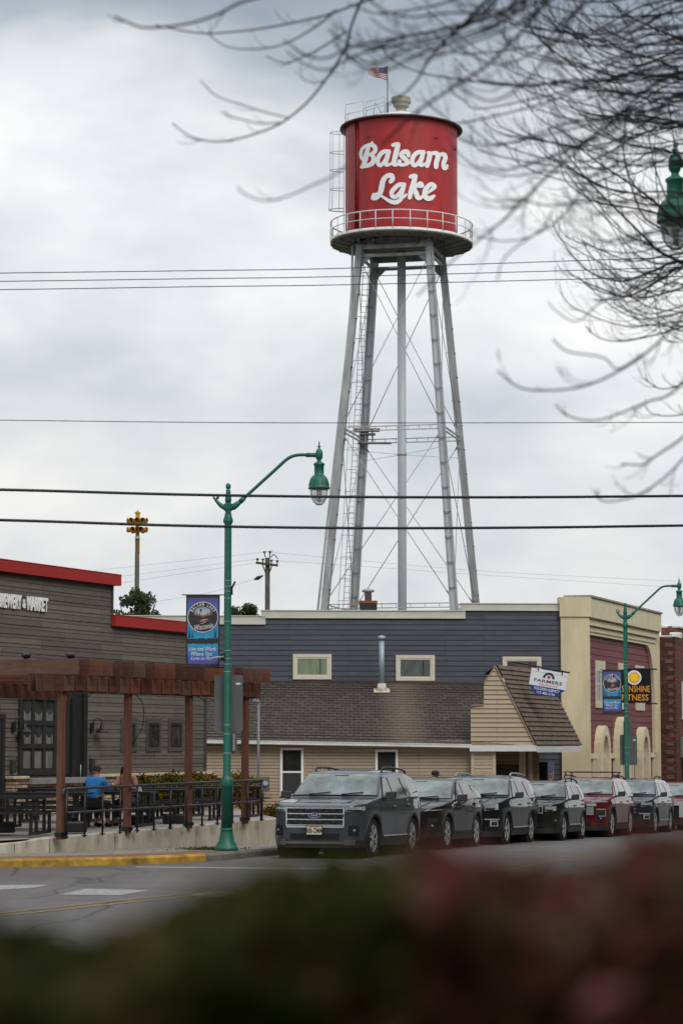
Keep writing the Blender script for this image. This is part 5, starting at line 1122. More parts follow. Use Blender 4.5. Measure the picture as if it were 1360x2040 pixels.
for py, angs in ((1038, (-160, -125, -90, -55, -20, 60, 120)), (1056, (-160, -115, -90, -65, -20, 60, 120))):
    for a in angs:
        m = MB(); n = 12; d = Vector((cos(R(a)), sin(R(a)), 0)); side = Vector((-d.y, d.x, 0)); rows = []
        for s_, r_ in ((2.5, 1.4), (9, 3), (15, 5.0), (21, 5.6), (20.6, 4.9), (12, 3.0)):
            s2 = s_ * (1 if abs(cos(R(a))) > .4 else .75)
            rows.append([d * s2 * k_ + (side * cos(2 * pi * k / n) + Vector((0, 0, 1)) * sin(2 * pi * k / n)) * r_ * k_ + Vector((0, 0, zu(py))) for k in range(n)])
        m.grid(rows[:4], 0, True, True); m.grid(rows[3:], 1, True, True); m.build('horn', [SY, SYD], st)

# ------------------------------------------------------------------ foliage
def leaves(name, mats, parent, fn, count, size, rng, asp=1.5, flat=.0):
    vs = []; fs = []; mi = []; nm = len(mats)
    for i in range(count):
        c = fn(rng)
        if c is None: continue
        c, w = c; s = size * rng.uniform(.6, 1.3)
        a = Vector((rng.gauss(0, 1), rng.gauss(0, 1), rng.gauss(0, .7))).normalized(); b = a.cross(Vector((rng.gauss(0, 1), rng.gauss(0, 1), rng.gauss(0, 1)))).normalized(); e = a.cross(b) * .18 * s
        k = len(vs); p = Vector(c); vs += [tuple(p - a * s * asp * .5), tuple(p + b * s * .45 + e), tuple(p + a * s * asp * .5), tuple(p - b * s * .45 + e)]
        fs.append((k, k + 1, k + 2, k + 3)); mi.append(min(nm - 1, w if w is not None else rng.randrange(nm)))
    me = bpy.data.meshes.new(name); me.from_pydata(vs, [], fs)
    for m_ in mats: me.materials.append(m_)
    me.polygons.foreach_set('material_index', mi); me.update(); o = bpy.data.objects.new(name, me); COL.objects.link(o)
    if parent is not None: o.parent = parent
    return o
def leafm(name, c, rough=.85):
    m_ = mat(name, c, rough, 0, .25, 2.0, spec=.2); t = m_.node_tree; b = t.nodes['Principled BSDF']; o = [n for n in t.nodes if n.type == 'OUTPUT_MATERIAL'][0]
    tr = t.nodes.new('ShaderNodeBsdfTranslucent'); mxn = t.nodes.new('ShaderNodeMixShader'); mxn.inputs[0].default_value = .38; t.links.new(b.inputs['Base Color'].links[0].from_socket, tr.inputs[0])
    t.links.new(b.outputs[0], mxn.inputs[1]); t.links.new(tr.outputs[0], mxn.inputs[2]); t.links.new(mxn.outputs[0], o.inputs[0]); return m_
LFG = [leafm('leaf_dark_green', (.025, .045, .014)), leafm('leaf_green', (.045, .075, .02)), leafm('leaf_light_green', (.075, .105, .035))]
def blobs(rng, n, c, rx, ry, rz):
    out = []
    for i in range(n):
        a = rng.uniform(0, 2 * pi); h = rng.uniform(-1, 1); r = sqrt(max(0, 1 - h * h)) * rng.uniform(.35, .95); out.append((c[0] + rx * r * cos(a), c[1] + ry * r * sin(a), c[2] + rz * h * .85, rng.uniform(.22, .42)))
    return out
def crown_fn(bl, sc_):
    def f(rng):
        b = bl[rng.randrange(len(bl))]; v = Vector((rng.gauss(0, 1), rng.gauss(0, 1), rng.gauss(0, .8))).normalized() * (rng.random() ** .45) * b[3] * sc_
        return (Vector((b[0], b[1], b[2])) + v, None)
    return f
def tree(label, px, pyt, D, rx, rz, cnt, size, seed, nb=26, blobr=1.0, mats=None):
    rng = random.Random(seed); top = P(px, pyt, D); t = thing('leafy_tree', label, 'tree', (top.x, D, Gr(D)), 0, 'leafy trees beyond the roofs'); zc = top.z - Gr(D) - rz
    m = MB(); m.tube([(0, 0, 0), (.1, 0, zc * .5), (0, .1, zc)], [.22, .16, .07], 8)
    for i in range(9):
        a = rng.uniform(0, 2 * pi); z = zc - rz * .6; m.tube([(0, 0, z - .5), (rx * .4 * cos(a), rx * .4 * sin(a), z + rz * .4), (rx * .75 * cos(a), rx * .75 * sin(a), z + rz * rng.uniform(.5, 1.3))], [.07, .04, .015], 5)
    m.build('trunk', mat('tree_bark', (.06, .05, .04), .9, 0, .3), t)
    bl = blobs(rng, nb, (0, 0, zc), rx, rx * .8, rz); leaves('crown', mats or LFG, t, crown_fn(bl, blobr), cnt, size, rng)
    return t
LFS = [leafm('leaf_grey_green', (.07, .09, .05)), leafm('leaf_pale_green', (.10, .13, .07)), LFG[1]]
tree('sparse small tree rising over the brewery roof beside the siren pole', 271, 1172, 100, 1.15, 1.5, 7500, .10, 11, 40, .85, LFS)
tree('dense green round tree top just left of the utility pole', 497, 1205, 118, .62, 1.0, 4200, .085, 12, 30, .9)
tree('small green tree top showing between the lamp post and the round tree', 466, 1211, 122, .45, .8, 2600, .085, 13, 22, .9)
def shrub(name, label, c, rx, ry, h, cnt, size, mats, seed, group=None):
    rng = random.Random(seed); t = thing(name, label, 'shrub', c, 0, group); m = MB()
    for i in range(9):
        a = rng.uniform(0, 2 * pi); m.tube([(0, 0, 0), (rx * .3 * cos(a), ry * .3 * sin(a), h * .4), (rx * .7 * cos(a), ry * .7 * sin(a), h * .8)], [.02, .014, .006], 5)
    m.build('stem', mat('shrub_stem', (.05, .04, .03), .9), t)
    bl = blobs(rng, 24, (0, 0, h * .55), rx * .9, ry * .9, h * .42); leaves('foliage', mats, t, crown_fn(bl, .8 * min(1, h)), cnt, size, rng); return t
YG = [leafm('yellow_green_leaf', sc((92, 98, 36))), leafm('yellow_leaf', sc((148, 112, 36))), leafm('orange_leaf', sc((116, 74, 32))), leafm('mid_green_leaf', sc((62, 78, 34))), leafm('deep_leaf', sc((40, 50, 24)))]
for i, (px, D, lb) in enumerate(((290, 66, 'yellow and green shrub by the stone wall behind the woman'), (340, 66.5, 'yellowing shrub by the stone wall under the small windows'), (392, 67, 'yellowing shrub at the brewery corner'), (430, 69, 'green-yellow shrub behind the tables left of the lamp post'), (478, 71, 'yellow shrub seen through the railing right of the lamp post'))):
    c = P(px, 1600, D); shrub('patio_shrub', lb, (c.x, D, .42), .85, .5, .98, 2600, .065, YG, 20 + i, 'autumn shrubs along the patio')
c = P(543, 1640, 70); shrub('low_shrub', 'small yellow-green shrub at the base of the tan wall beside the parked grey car', (c.x, 70, -.2), .55, .4, .75, 1600, .06, YG, 31)
c = P(1333, 1600, 99); shrub('dark_bush', 'dark green bush below the coral awning at the right edge', (c.x, 99, -1.0), 1.25, .9, 1.9, 5200, .08, [leafm('bush_dark', (.018, .03, .012)), leafm('bush_mid', (.035, .055, .02))], 33)
c = P(1356, 1600, 97); shrub('dark_bush', 'smaller dark bush partly cut by the right edge behind the last red car', (c.x + .6, 97, -1.0), .9, .8, 1.5, 2600, .08, [LFG[0], LFG[1]], 34)
# weeds at the foot of the lamp
rng = random.Random(40)
leaves('weed', [LFG[1], LFG[2]], None, lambda r: ((r.gauss(LX0 - .35, .30), LD0 + .35 + r.gauss(0, .12), .165 + abs(r.gauss(0, .02))), None), 500, .035, rng)
tag(bpy.data.objects['weed'], 'patch of green weeds growing on the pavement beside the lamp base', 'weeds', kind='stuff')
# ------------------------------------------------------------------ parked cars (x forward, y to the driver's left, z up)
def pchip(pts):
    xs = [p[0] for p in pts]; ys = [p[1] for p in pts]; n = len(xs); h = [xs[i + 1] - xs[i] for i in range(n - 1)]; s = [(ys[i + 1] - ys[i]) / h[i] for i in range(n - 1)]
    d = [s[0]] + [0 if s[i - 1] * s[i] <= 0 else 2 * s[i - 1] * s[i] / (s[i - 1] + s[i]) for i in range(1, n - 1)] + [s[-1]]
    def f(x):
        if x <= xs[0]: return ys[0]
        if x >= xs[-1]: return ys[-1]
        i = 0
        while x > xs[i + 1]: i += 1
        t = (x - xs[i]) / h[i]; return ys[i] * (1 + 2 * t) * (1 - t) ** 2 + h[i] * d[i] * t * (1 - t) ** 2 + ys[i + 1] * t * t * (3 - 2 * t) + h[i] * d[i + 1] * t * t * (t - 1)
    return f
def paint(name, c, metal=.35, rough=.34):
    m = mat(name, c, rough, metal, .04, 3, coat=1.0, spec=.08); return m
WSG = mat('windscreen_glass', (.15, .19, .188), .04, 0, .65, 1.9, ior=1.6, spec=.7); FRIT = mat('black_glass_edge', (.006, .006, .007), .6, 0, .05, 5, spec=.15)
SDG = mat('tinted_side_glass', (.03, .034, .036), .04, 0, .5, 1.0, ior=1.65, spec=.8)
HLG = mat('headlight_lens', (.42, .43, .44), .15, .2, .25, 14, coat=1); HLD = mat('headlight_bezel', (.05, .05, .055), .2, .3, .1)
TLG = mat('red_tail_lens', (.30, .015, .012), .15)
class Car: pass
def suv(label, wheelpos, Pm, L=5.05, Wd=2.0, H=1.75, Rw=.385, fo=.93, wb=3.02, hood=1.10, cowl=1.32, head=2.02, nose=1.0, belt=1.12, style='bars', clad=True, rails='grey', glassrise=.0, tail=.55, arch=.07, trim=None, taper=1.0, hl=None, grille=None, chrome_side=True, rearhood=None):
    t = thing('parked_car', label, 'car', (0, 0, 0), 0, 'cars parked along the kerb')
    u = Vector((sin(R(16.6)), cos(R(16.6)), 0)); ang = atan2(-u.y, -u.x); xf = L / 2 - fo; xr = xf - wb; hw = Wd / 2
    lw = Vector((xf, hw - .12, 0)); Rm = Matrix.Rotation(ang, 3, 'Z'); o = Vector((wheelpos[0], wheelpos[1], 0)) - Rm @ lw
    rearp = o + Rm @ Vector((xr, 0, 0)); frontp = o + Rm @ Vector((xf, 0, 0)); z0, z1 = Gr(frontp.y), Gr(rearp.y)
    t.location = (o.x, o.y, Gr(o.y) + .004); t.rotation_euler = (0, math.atan2(z1 - z0, wb), ang)
    Lr = L
    top = pchip([(0, nose - .15), (.03, nose - .09), (.09, nose - .03), (.2, nose + .01), (.5, hood - .035), (.9, hood + .02), (cowl, hood + .065), (cowl + .05, hood + .10), (head - .05, H - .10), (head + .15, H - .035), (head + .9, H), (L - tail - .5, H - .05), (L - tail, H - .11), (L - tail + .12, H - .17), (L - .22, belt + .12), (L - .10, belt - .04), (L, belt - .12)])
    bl = pchip([(0, nose - .17), (.2, nose - .06), (.6, hood - .08), (cowl, hood - .01), (L * .55, belt + .01), (L - .5, belt + .06), (L - .2, belt + .0), (L, belt - .14)])
    def beltz(d): return min(bl(d), top(d) - .012)
    hwf = pchip([(0, .02 * hw), (.012, .40 * hw), (.05, .64 * hw), (.12, .79 * hw), (.26, .905 * hw), (.5, .965 * hw), (.9, .992 * hw), (1.3, hw), (L - 1.2, hw), (L - .5, .975 * hw), (L - .18, .90 * hw), (L - .06, .78 * hw), (L - .02, .5 * hw), (L, .02 * hw)])
    def prof(z, d):
        bz = belt; k = [(0, .93), (.28, .955), (.42, .99), (.52, .986), (bz - .30, .990), (bz - .19, 1.0), (bz - .15, .999), (bz - .05, .972), (bz + .2, .962), (1.7, .95)]
        for (a, b), (c, e) in zip(k, k[1:]):
            if z <= c: return b + (e - b) * max(0, (z - a)) / (c - a)
        return .94
    Ra = Rw + arch; rock = .27
    def arc(d, extra=0):
        b = rock
        for w in (fo, fo + wb):
            r = Ra + extra
            if abs(d - w) < r: b = max(b, Rw + sqrt(r * r - (d - w) ** 2))
        return b
    def zbot(d):
        b = arc(d)
        if d < .35: b = max(b, .24)
        return b
    def sy(d, z): return hwf(d) * prof(z, d)       # half width of the flank at (d, z)
    tum = .40
    def ring(d):
        zb, zt, zbl = zbot(d), top(d), beltz(d); zbl = max(zbl, zb + .02); h = max(zt - zbl, .01); pts = []
        for f in (0, .1, .25, .42, .6, .78, .92, .985, 1): z = zb + (zbl - zb) * f; pts.append((sy(d, z), z))
        w0 = pts[-1][0]; wr = w0 - min(tum * h * .82, w0 * .5)
        for f in (.03, .25, .5, .75, 1): pts.append((w0 + (wr - w0) * f, zbl + h * .84 * f))
        for a, b in ((.965, .93), (.86, .975), (.6, .993), (.3, .999), (0, 1.0)): pts.append((wr * a, zbl + h * b))
        return pts
    def roofy(d): 
        h = max(top(d) - beltz(d), .01); w0 = sy(d, beltz(d)); return w0 - min(tum * h * .82, w0 * .5)
    def gy(d, z): return sy(d, beltz(d)) - tum * .82 / .84 * (z - beltz(d))      # glasshouse flank
    ds = set([0, .012, .03, .05, .085, .12, .2, .26, .4, .55, L, L - .008, L - .02, L - .06, L - .1, L - .18, L - .22, L - .35])
    x = .05
    while x < L: ds.add(round(x, 3)); x += .075
    for w in (fo, fo + wb):
        for k in range(0, 25): ds.add(round(w - Ra * cos(pi * k / 24), 3))
    ds = sorted(d for d in ds if 0 <= d <= L); xs_ = lambda d: L / 2 - d
    m = MB(); rows = []
    for d in ds:
        r = ring(d); rows.append([(xs_(d), y, z) for y, z in r] + [(xs_(d), -y, z) for y, z in reversed(r[:-1])])
    m.grid(rows); body = m.build('body', Pm, t)
    m = MB(); m.box(-L / 2 + .2, L / 2 - .2, -hw * .55, hw * .55, .22, .6); m.box(-L / 2 + .12, L / 2 - .15, -hw * .8, hw * .8, .60, .8)
    for w in (fo, fo + wb):
        for s in (-1, 1): m.lathe([(Ra - .01, .28 * s), (Ra + .03, (hw - .06) * s)], (xs_(w), 0, Rw), 20, axis='y', cap=True)
    if True: m.build('underbody', DARK, t)
    # patches lying just above the surface
    def patch(name, d0, d1, fz0, fz1, off, material, parent, side, nz=6, nx=None, glass=False):
        m = MB(); nx = nx or max(4, int((d1 - d0) / .06)); rows = []
        for i in range(nx + 1):
            d = d0 + (d1 - d0) * i / nx; a, b = fz0(d), fz1(d); row = []
            for k in range(nz + 1):
                z = a + (b - a) * k / nz; y = (gy(d, z) if glass else sy(d, z)) + off; row.append((xs_(d), side * y, z))
            rows.append(row)
        m.grid(rows); return m.build(name, material, parent)
    def polyglass(name, pts, off, material, parent, side):
        # pts (d, z): triangulated band between lower and upper edges
        lo, hi = pts; m = MB(); n = 14; rows = []
        for i in range(n + 1):
            f = i / n; a = lo[0][0] + (lo[1][0] - lo[0][0]) * f, lo[0][1] + (lo[1][1] - lo[0][1]) * f; b = hi[0][0] + (hi[1][0] - hi[0][0]) * f, hi[0][1] + (hi[1][1] - hi[0][1]) * f
            row = []
            for k in range(6):
                d, z = a[0] + (b[0] - a[0]) * k / 5, a[1] + (b[1] - a[1]) * k / 5; row.append((xs_(d), side * (gy(d, z) + off), z))
            rows.append(row)
        m.grid(rows); return m.build(name, material, parent)
    # windscreen and rear glass
    def topz(d, y):
        r = ring(d)
        for (ya, za), (yb, zb_) in zip(r[8:], r[9:]):
            if yb <= y <= ya + 1e-6: return za + (zb_ - za) * ((ya - y) / max(1e-6, ya - yb))
        return top(d)
    for nm, d0, d1 in (('windscreen', cowl + .07, head - .03), ('rear_window', L - tail + .10, L - .27)):
        m = MB(); rows = []
        for i in range(11):
            d = d0 + (d1 - d0) * i / 10; yr = roofy(d) * .955
            row = []
            for k in range(13):
                y = yr * (-1 + 2 * k / 12); row.append((xs_(d) + (.006 if nm == 'windscreen' else -.006), y, topz(d, abs(y)) + .007))
            rows.append(row)
        m.grid(rows)
        if nm == 'windscreen':
            e = MB(); rws = []
            for i in range(11):
                d = d0 - .035 + (d1 - d0 + .06) * i / 10; yr = roofy(d) * .985; rws.append([(xs_(d) + .003, yr * (-1 + 2 * k / 12), topz(d, abs(yr * (-1 + 2 * k / 12))) + .0035) for k in range(13)])
            e.grid(rws); e.build('glass_edge', FRIT, t)
        g = m.build(nm, WSG if nm == 'windscreen' else SDG, t)
        if nm == 'windscreen':
            m = MB(); d = cowl + .12
            for s in (-.55, .15): m.tube([(xs_(cowl + .06) + .02, s * hw, top(cowl + .06) + .02), (xs_(d) + .02, (s + .45) * hw, topz(d, abs(s + .45) * hw) + .02)], .012, 5)
            m.build('wiper', BLACKPLASTIC, g)
            m = MB(); dd = d1 - .08; m.box(xs_(dd) - .02, xs_(dd) + .02, -.15, .15, topz(dd, 0) - .03, topz(dd, 0) + .012); m.build('mirror_mount', DARK, g)
    # side glass: front door, rear door, quarter
    wz = beltz
    zr = lambda d: beltz(d) + (top(d) - beltz(d)) * .84 - .035
    b1, b2, b3 = cowl + 1.17, cowl + 2.12, L - tail - .12
    dA = cowl + .30
    for s in (1, -1):
        polyglass('window_surround', [[(dA - .10, wz(dA) + .004), (b3 + .20, wz(b3) + .07 + glassrise * 2)], [(head + .04, zr(head + .14) + .018), (b3 - .01, zr(b3) - .0)]], .0035, FRIT, t, s)
        polyglass('side_window', [[(dA, wz(dA) + .03), (b1 - .04, wz(b1) + .03)], [(head + .10, zr(head + .14)), (b1 - .07, zr(b1))]], .007, SDG, t, s)
        polyglass('side_window', [[(b1 + .04, wz(b1) + .03), (b2 - .02, wz(b2) + .03 + glassrise)], [(b1 + .01, zr(b1)), (b2 - .12, zr(b2))]], .007, SDG, t, s)
        polyglass('quarter_window', [[(b2 + .08, wz(b2) + .04 + glassrise), (b3 + .16, wz(b3) + .10 + glassrise * 2)], [(b2 - .03, zr(b2)), (b3 - .04, zr(b3) - .02)]], .007, SDG, t, s)
        # doors
        for (a, b, hx) in ((cowl + .02, b1 - .01, b1 - .20), (b1 + .01, b2 + .14, b2 - .02)):
            lo = lambda d: max(rock + .14, arc(d, .05)); hi = lambda d: wz(d) - .01
            patch('door_gap', a - .012, b + .012, lambda d: lo(d) - .01, lambda d: hi(d), .002, DARK, t, s)
            dr = patch('door', a, b, lo, hi, .0055, Pm, t, s)
            m = MB(); z = wz(hx) - .13; yy = sy(hx, z) + .03; m.bar((xs_(hx) - .10, s * yy, z), (xs_(hx) + .10, s * yy, z + .005), .03, .035); m.box(xs_(hx) - .11, xs_(hx) - .08, min(s * yy, s * (yy - .04)), max(s * yy, s * (yy - .04)), z - .01, z + .02); bevel(m.build('handle', CHROME if trim == 'chrome' else Pm, dr), .008)
        m = MB(); a = cowl + .30; z = wz(a) + .05; yy = sy(a, z); m.bar((xs_(a), s * (yy - .02), z), (xs_(a) + .02, s * (yy + .12), z + .03), .09, .04)
        m.obox((xs_(a) - .07, s * (yy + .06), z - .02), (.15, 0, 0), (.0, s * .20, .015), (-.03, 0, .15)); o_ = bevel(m.build('wing_mirror', BLACKPLASTIC if style != 'jeep' else BLACKPLASTIC, t), .03, 3)
        if trim: patch('window_trim', cowl + .28, b3 + .1, lambda d: wz(d) - .005, lambda d: wz(d) + .018, .009, CHROME if trim == 'chrome' else BLACKPLASTIC, t, s, 1)
        if rails:
            m = MB(); d0_, d1_ = head + .35, L - tail - .25; yr = roofy(head + 1) * .93; zz = lambda d: top(d) - .02
            up = .07; pts = smooth_pts([(xs_(d0_), s * yr, zz(d0_)), (xs_(d0_ + .12), s * yr, zz(d0_ + .12) + up), (xs_((d0_ + d1_) / 2), s * yr, zz((d0_ + d1_) / 2) + up), (xs_(d1_ - .12), s * yr, zz(d1_ - .12) + up), (xs_(d1_), s * yr, zz(d1_))], 5); m.tube(pts, .022, 8)
            m.tube([(xs_((d0_ + d1_) / 2), s * yr, zz((d0_ + d1_) / 2) - .01), (xs_((d0_ + d1_) / 2), s * yr, zz((d0_ + d1_) / 2) + up)], .02, 6)
            m.build('roof_rail', GALV if rails == 'grey' else BLACKPLASTIC, t)
        # wheel-arch and sill cladding
        cm = BLACKPLASTIC if clad else Pm
        for w in (fo, fo + wb):
            m = MB(); rows = []
            for k in range(0, 25):
                a = R(-8 + 196 * k / 24); row = []
                for rr, off in ((Ra - .012, -.04), (Ra - .012, .022), (Ra + .05, .024), (Ra + .062, .0)):
                    d = w - rr * cos(a); z = Rw + rr * sin(a); z = max(z, .24); row.append((xs_(d), s * (sy(d, z) + off), z))
                rows.append(row)
            m.grid(rows); m.build('arch_trim', cm, t)
        patch('sill', fo + Ra, fo + wb - Ra, lambda d: .22, lambda d: rock + .13, .012, cm, t, s, 3)
        if chrome_side: patch('sill_chrome', fo + Ra + .15, fo + wb - Ra - .1, lambda d: rock + .14, lambda d: rock + .17, .016, CHROME, t, s, 1)
        # rear lamp
        patch('tail_light', L - .36, L - .07, lambda d: belt - .20, lambda d: belt + .02, .008, TLG, t, s, 4)
    # front outline for grille, lamps and bumper, by distance from the centre line
    ol = [(0.0, 0.0)]; dd = 0
    while dd < 1.0: ol.append((hwf(dd), dd)); dd += .004 if dd < .06 else .02
    ss = [0]; 
    for (a, b), (c, e) in zip(ol, ol[1:]): ss.append(ss[-1] + sqrt((c - a) ** 2 + (e - b) ** 2))
    def op(s):
        sg = 1 if s >= 0 else -1; s = abs(s); i = 0
        while i < len(ss) - 2 and s > ss[i + 1]: i += 1
        f = (s - ss[i]) / max(1e-6, ss[i + 1] - ss[i]); y = ol[i][0] + (ol[i + 1][0] - ol[i][0]) * f; d = ol[i][1] + (ol[i + 1][1] - ol[i][1]) * f
        return sg * y, d
    def fpatch(name, s0, s1, z0, z1, off, material, parent, thick=.0, n=None, z0b=None, z1b=None, build=True, mb=None):
        m = mb or MB(); n = n or max(3, int(abs(s1 - s0) / .04)); z0b = z0 if z0b is None else z0b; z1b = z1 if z1b is None else z1b; rows = []
        for i in range(n + 1):
            s = s0 + (s1 - s0) * i / n; f = i / n; y, d = op(s); y2, d2 = op(s + .01); tx, ty = -(d2 - d), (y2 - y); ln = sqrt(tx * tx + ty * ty) or 1; nx_, ny_ = ty / ln, -tx / ln
            if s < 0: pass
            a, b = z0 + (z0b - z0) * f, z1 + (z1b - z1) * f; pa = prof((a + b) / 2, 0)
            def pt(o, z): yy = y * prof(z, 0) if abs(s) > .5 else y * (1 - (1 - prof(z, 0)) * abs(s) / .5); return (L / 2 - d + nx_ * o, yy + ny_ * o, z)
            rows.append([pt(0 if thick else off, a), pt(off, a), pt(off, b), pt(0 if thick else off, b)] if thick else [pt(off, a), pt(off, b)])
        m.grid(rows, smooth=False)
        return m.build(name, material, parent) if build else m
    hs0, hs1, hz0, hz1 = hl or (.58, 1.0, .90, 1.0)
    gh, gz0, gz1 = grille or (.52, .62, .97)
    for s in (-1, 1):
        m = MB(); pts = [(xs_(d), s * (f * hw), topz(d, f * hw) + .002) for d, f in ((.22, .50), (.45, .53), (.8, .57), (cowl - .05, .60))]; m.tube(smooth_pts(pts, 4), [.006] + [.016] * 11 + [.006], 6); m.build('hood_crease', Pm, t)
    if style != 'hidden':
        fpatch('lower_bumper', -1.22, 1.22, .20, .34, .014, BLACKPLASTIC if clad else DARK, t)
        fpatch('lower_intake', -.52, .52, .36, .48, .012, DARK, t)
    for s in (-1, 1):
        h = fpatch('headlight', s * hs0, s * hs1, hz0, hz1, .012, HLG, t, z1b=hz1 + .02, z0b=hz0 + (.03 if style != 'blaze' else 0))
        fpatch('lamp_bezel', s * (hs0 + .02), s * (hs1 - .12), hz0 + .015, hz0 + (hz1 - hz0) * .45, .016, HLD, h)
        fpatch('fog_recess', s * .70, s * .92, .44, .64, .012, DARK, t)
        f = fpatch('fog_lamp', s * .79, s * .84, .53, .57, .02, HLG, t)
    g = fpatch('grille', -gh, gh, gz0, gz1, .016, mat('black_grille_mesh', (.014, .014, .015), .4, .2), t, .03)
    if style == 'bars':
        n = 4
        for i in range(n):
            z = gz0 + .035 + (gz1 - gz0 - .05) * i / (n - 1); fpatch('grille_bar', -gh + .01, gh - .01, z - .0085, z + .0085, .03, CHROME, g, .02)
        rb = random.Random(1)
        for i in range(n - 1):
            z = gz0 + .035 + (gz1 - gz0 - .05) * (i + .5) / (n - 1)
            for j in range(9):
                s = -gh + .03 + (2 * gh - .12) * j / 8 + (.03 if i % 2 else -.01); y, d = op(s + .03); m = MB(); m.box(L / 2 - d + .012, L / 2 - d + .034, y - .035, y + .035, z - .028 + (.02 if (i + j) % 2 else -.012), z + .028 + (.02 if (i + j) % 2 else -.012)); m.build('grille_insert', BLACKPLASTIC, g)
        for s in (-1, 1): fpatch('grille_edge', s * (gh - .015), s * (gh + .012), gz0 + .02, gz1, .026, CHROME, g)
        fpatch('grille_edge', -gh, gh, gz0 - .012, gz0 + .012, .026, CHROME, g)
    elif style == 'jeep':
        for i in range(7):
            s = -gh + .06 + (2 * gh - .12) * i / 6; fpatch('grille_slot_surround', s - .055, s + .055, gz0 - .01, gz1 + .01, .022, CHROME, g); fpatch('grille_slot', s - .038, s + .038, gz0 + .012, gz1 - .012, .028, DARK, g)
    elif style == 'split':
        fpatch('grille_bar', -gh - .05, gh + .05, gz1 - .06, gz1 + .01, .035, CHROME, g, .02)
        for i in range(6): z = gz0 + .04 + (gz1 - gz0 - .14) * i / 5; fpatch('grille_bar', -gh + .02, gh - .02, z - .012, z + .012, .024, CHROME, g)
        for s in (-1, 1):
            h2 = fpatch('lower_lamp', s * .68, s * .98, .62, .80, .018, HLD, t); m_ = fpatch('lamp_surround', s * .68, s * .98, .80, .818, .026, CHROME, h2); fpatch('lamp_surround', s * .965, s * .985, .62, .81, .026, CHROME, h2); fpatch('lamp_surround', s * .75, s * .98, .605, .622, .026, CHROME, h2)
    elif style == 'plain':
        for i in range(3): z = gz0 + .05 + (gz1 - gz0 - .1) * i / 2; fpatch('grille_bar', -gh + .02, gh - .02, z - .01, z + .01, .026, CHROME, g)
        fpatch('chrome_surround', .60, 1.02, .62, .645, .02, CHROME, t); fpatch('chrome_surround', -1.02, -.60, .62, .645, .02, CHROME, t)
        for s in (-1, 1): q = fpatch('fog_surround', s * .74, s * .96, .46, .60, .016, CHROME, t); fpatch('fog_opening', s * .77, s * .93, .48, .575, .022, HLD, q)
    elif style == 'chromeband':
        fpatch('chrome_surround', -gh - .1, gh + .1, gz1 - .10, gz1 + .02, .03, CHROME, g)
        for s in (-1, 1): fpatch('chrome_surround', s * (gh - .05), s * (gh + .1), gz0 - .05, gz1 - .1, .026, CHROME, g)
    # wheels
    RIMS = ALLOY
    for w in (fo, fo + wb):
        for s in (1, -1):
            wh = MB(); wh.lathe([(0, .0), (Rw * .66, .0), (Rw * .66, -.16), (0, -.16)], n=28, axis='y'); o_ = wh.build('wheel', DARK, t); o_.location = (xs_(w), s * (hw - .10), Rw); o_.rotation_euler = (0, 0, 0 if s > 0 else pi)
            ty = MB(); ty.lathe([(Rw * .70, .035), (Rw * .74, .062), (Rw * .93, .072), (Rw * .985, .05), (Rw, 0), (Rw, -.14), (Rw * .97, -.185), (Rw * .72, -.19)], n=36, axis='y', cap=False); ty.build('tyre', RUBBER, o_)
            rm = MB(); rm.lathe([(Rw * .735, .05), (Rw * .70, .058), (Rw * .665, .035), (Rw * .655, -.02)], n=36, axis='y', cap=False); rm.lathe([(0, .05), (.045, .052), (.06, .035), (.075, .01)], n=16, axis='y')
            ns = 5 if style in ('jeep', 'blaze', 'plain') else 6
            for k in range(ns):
                for da in (-.16, .16):
                    a = 2 * pi * k / ns + .3; a2 = a + da; r0, r1 = .05, Rw * .685
                    p0 = Vector((r0 * cos(a), .03, r0 * sin(a))); p1 = Vector((r1 * cos(a2), .045, r1 * sin(a2))); rm.bar(p0, p1, .030, .022, up=(0, 1, 0))
            rm.build('rim', RIMS, o_)
    t['_plate'] = 0; del t['_plate']
    c = Car(); c.t = t; c.fpatch = fpatch; c.op = op; c.L = L; c.hw = hw; c.top = top; c.roofy = roofy; c.gz = (gz0, gz1); c.head = head; c.xs = xs_; c.gy = gy; c.sy = sy
    return c
GREYP = paint('carbon_grey_car_paint', (.066, .076, .090), .35, .40); BLKP = paint('black_car_paint', (.007, .007, .008), 0, .5); BLKB = paint('warm_black_car_paint', (.012, .009, .009), 0, .5); BLUEB = paint('blue_black_car_paint', (.016, .022, .033), 0, .5); GRNB = paint('deep_olive_black_car_paint', (.013, .012, .010), 0, .5)
REDP = paint('deep_red_car_paint', (.125, .005, .013), 0, .45); CHER = paint('cherry_red_car_paint', (.18, .007, .018), 0, .45)
c1 = suv('dark grey SUV with wide chrome barred grille nearest the camera at the patio wall', (.57, 49.3), GREYP, trim='black', rails='black', H=1.77, hood=1.13, nose=1.06, belt=1.14, grille=(.60, .61, 1.0), hl=(.63, 1.10, .915, 1.0), glassrise=.02)
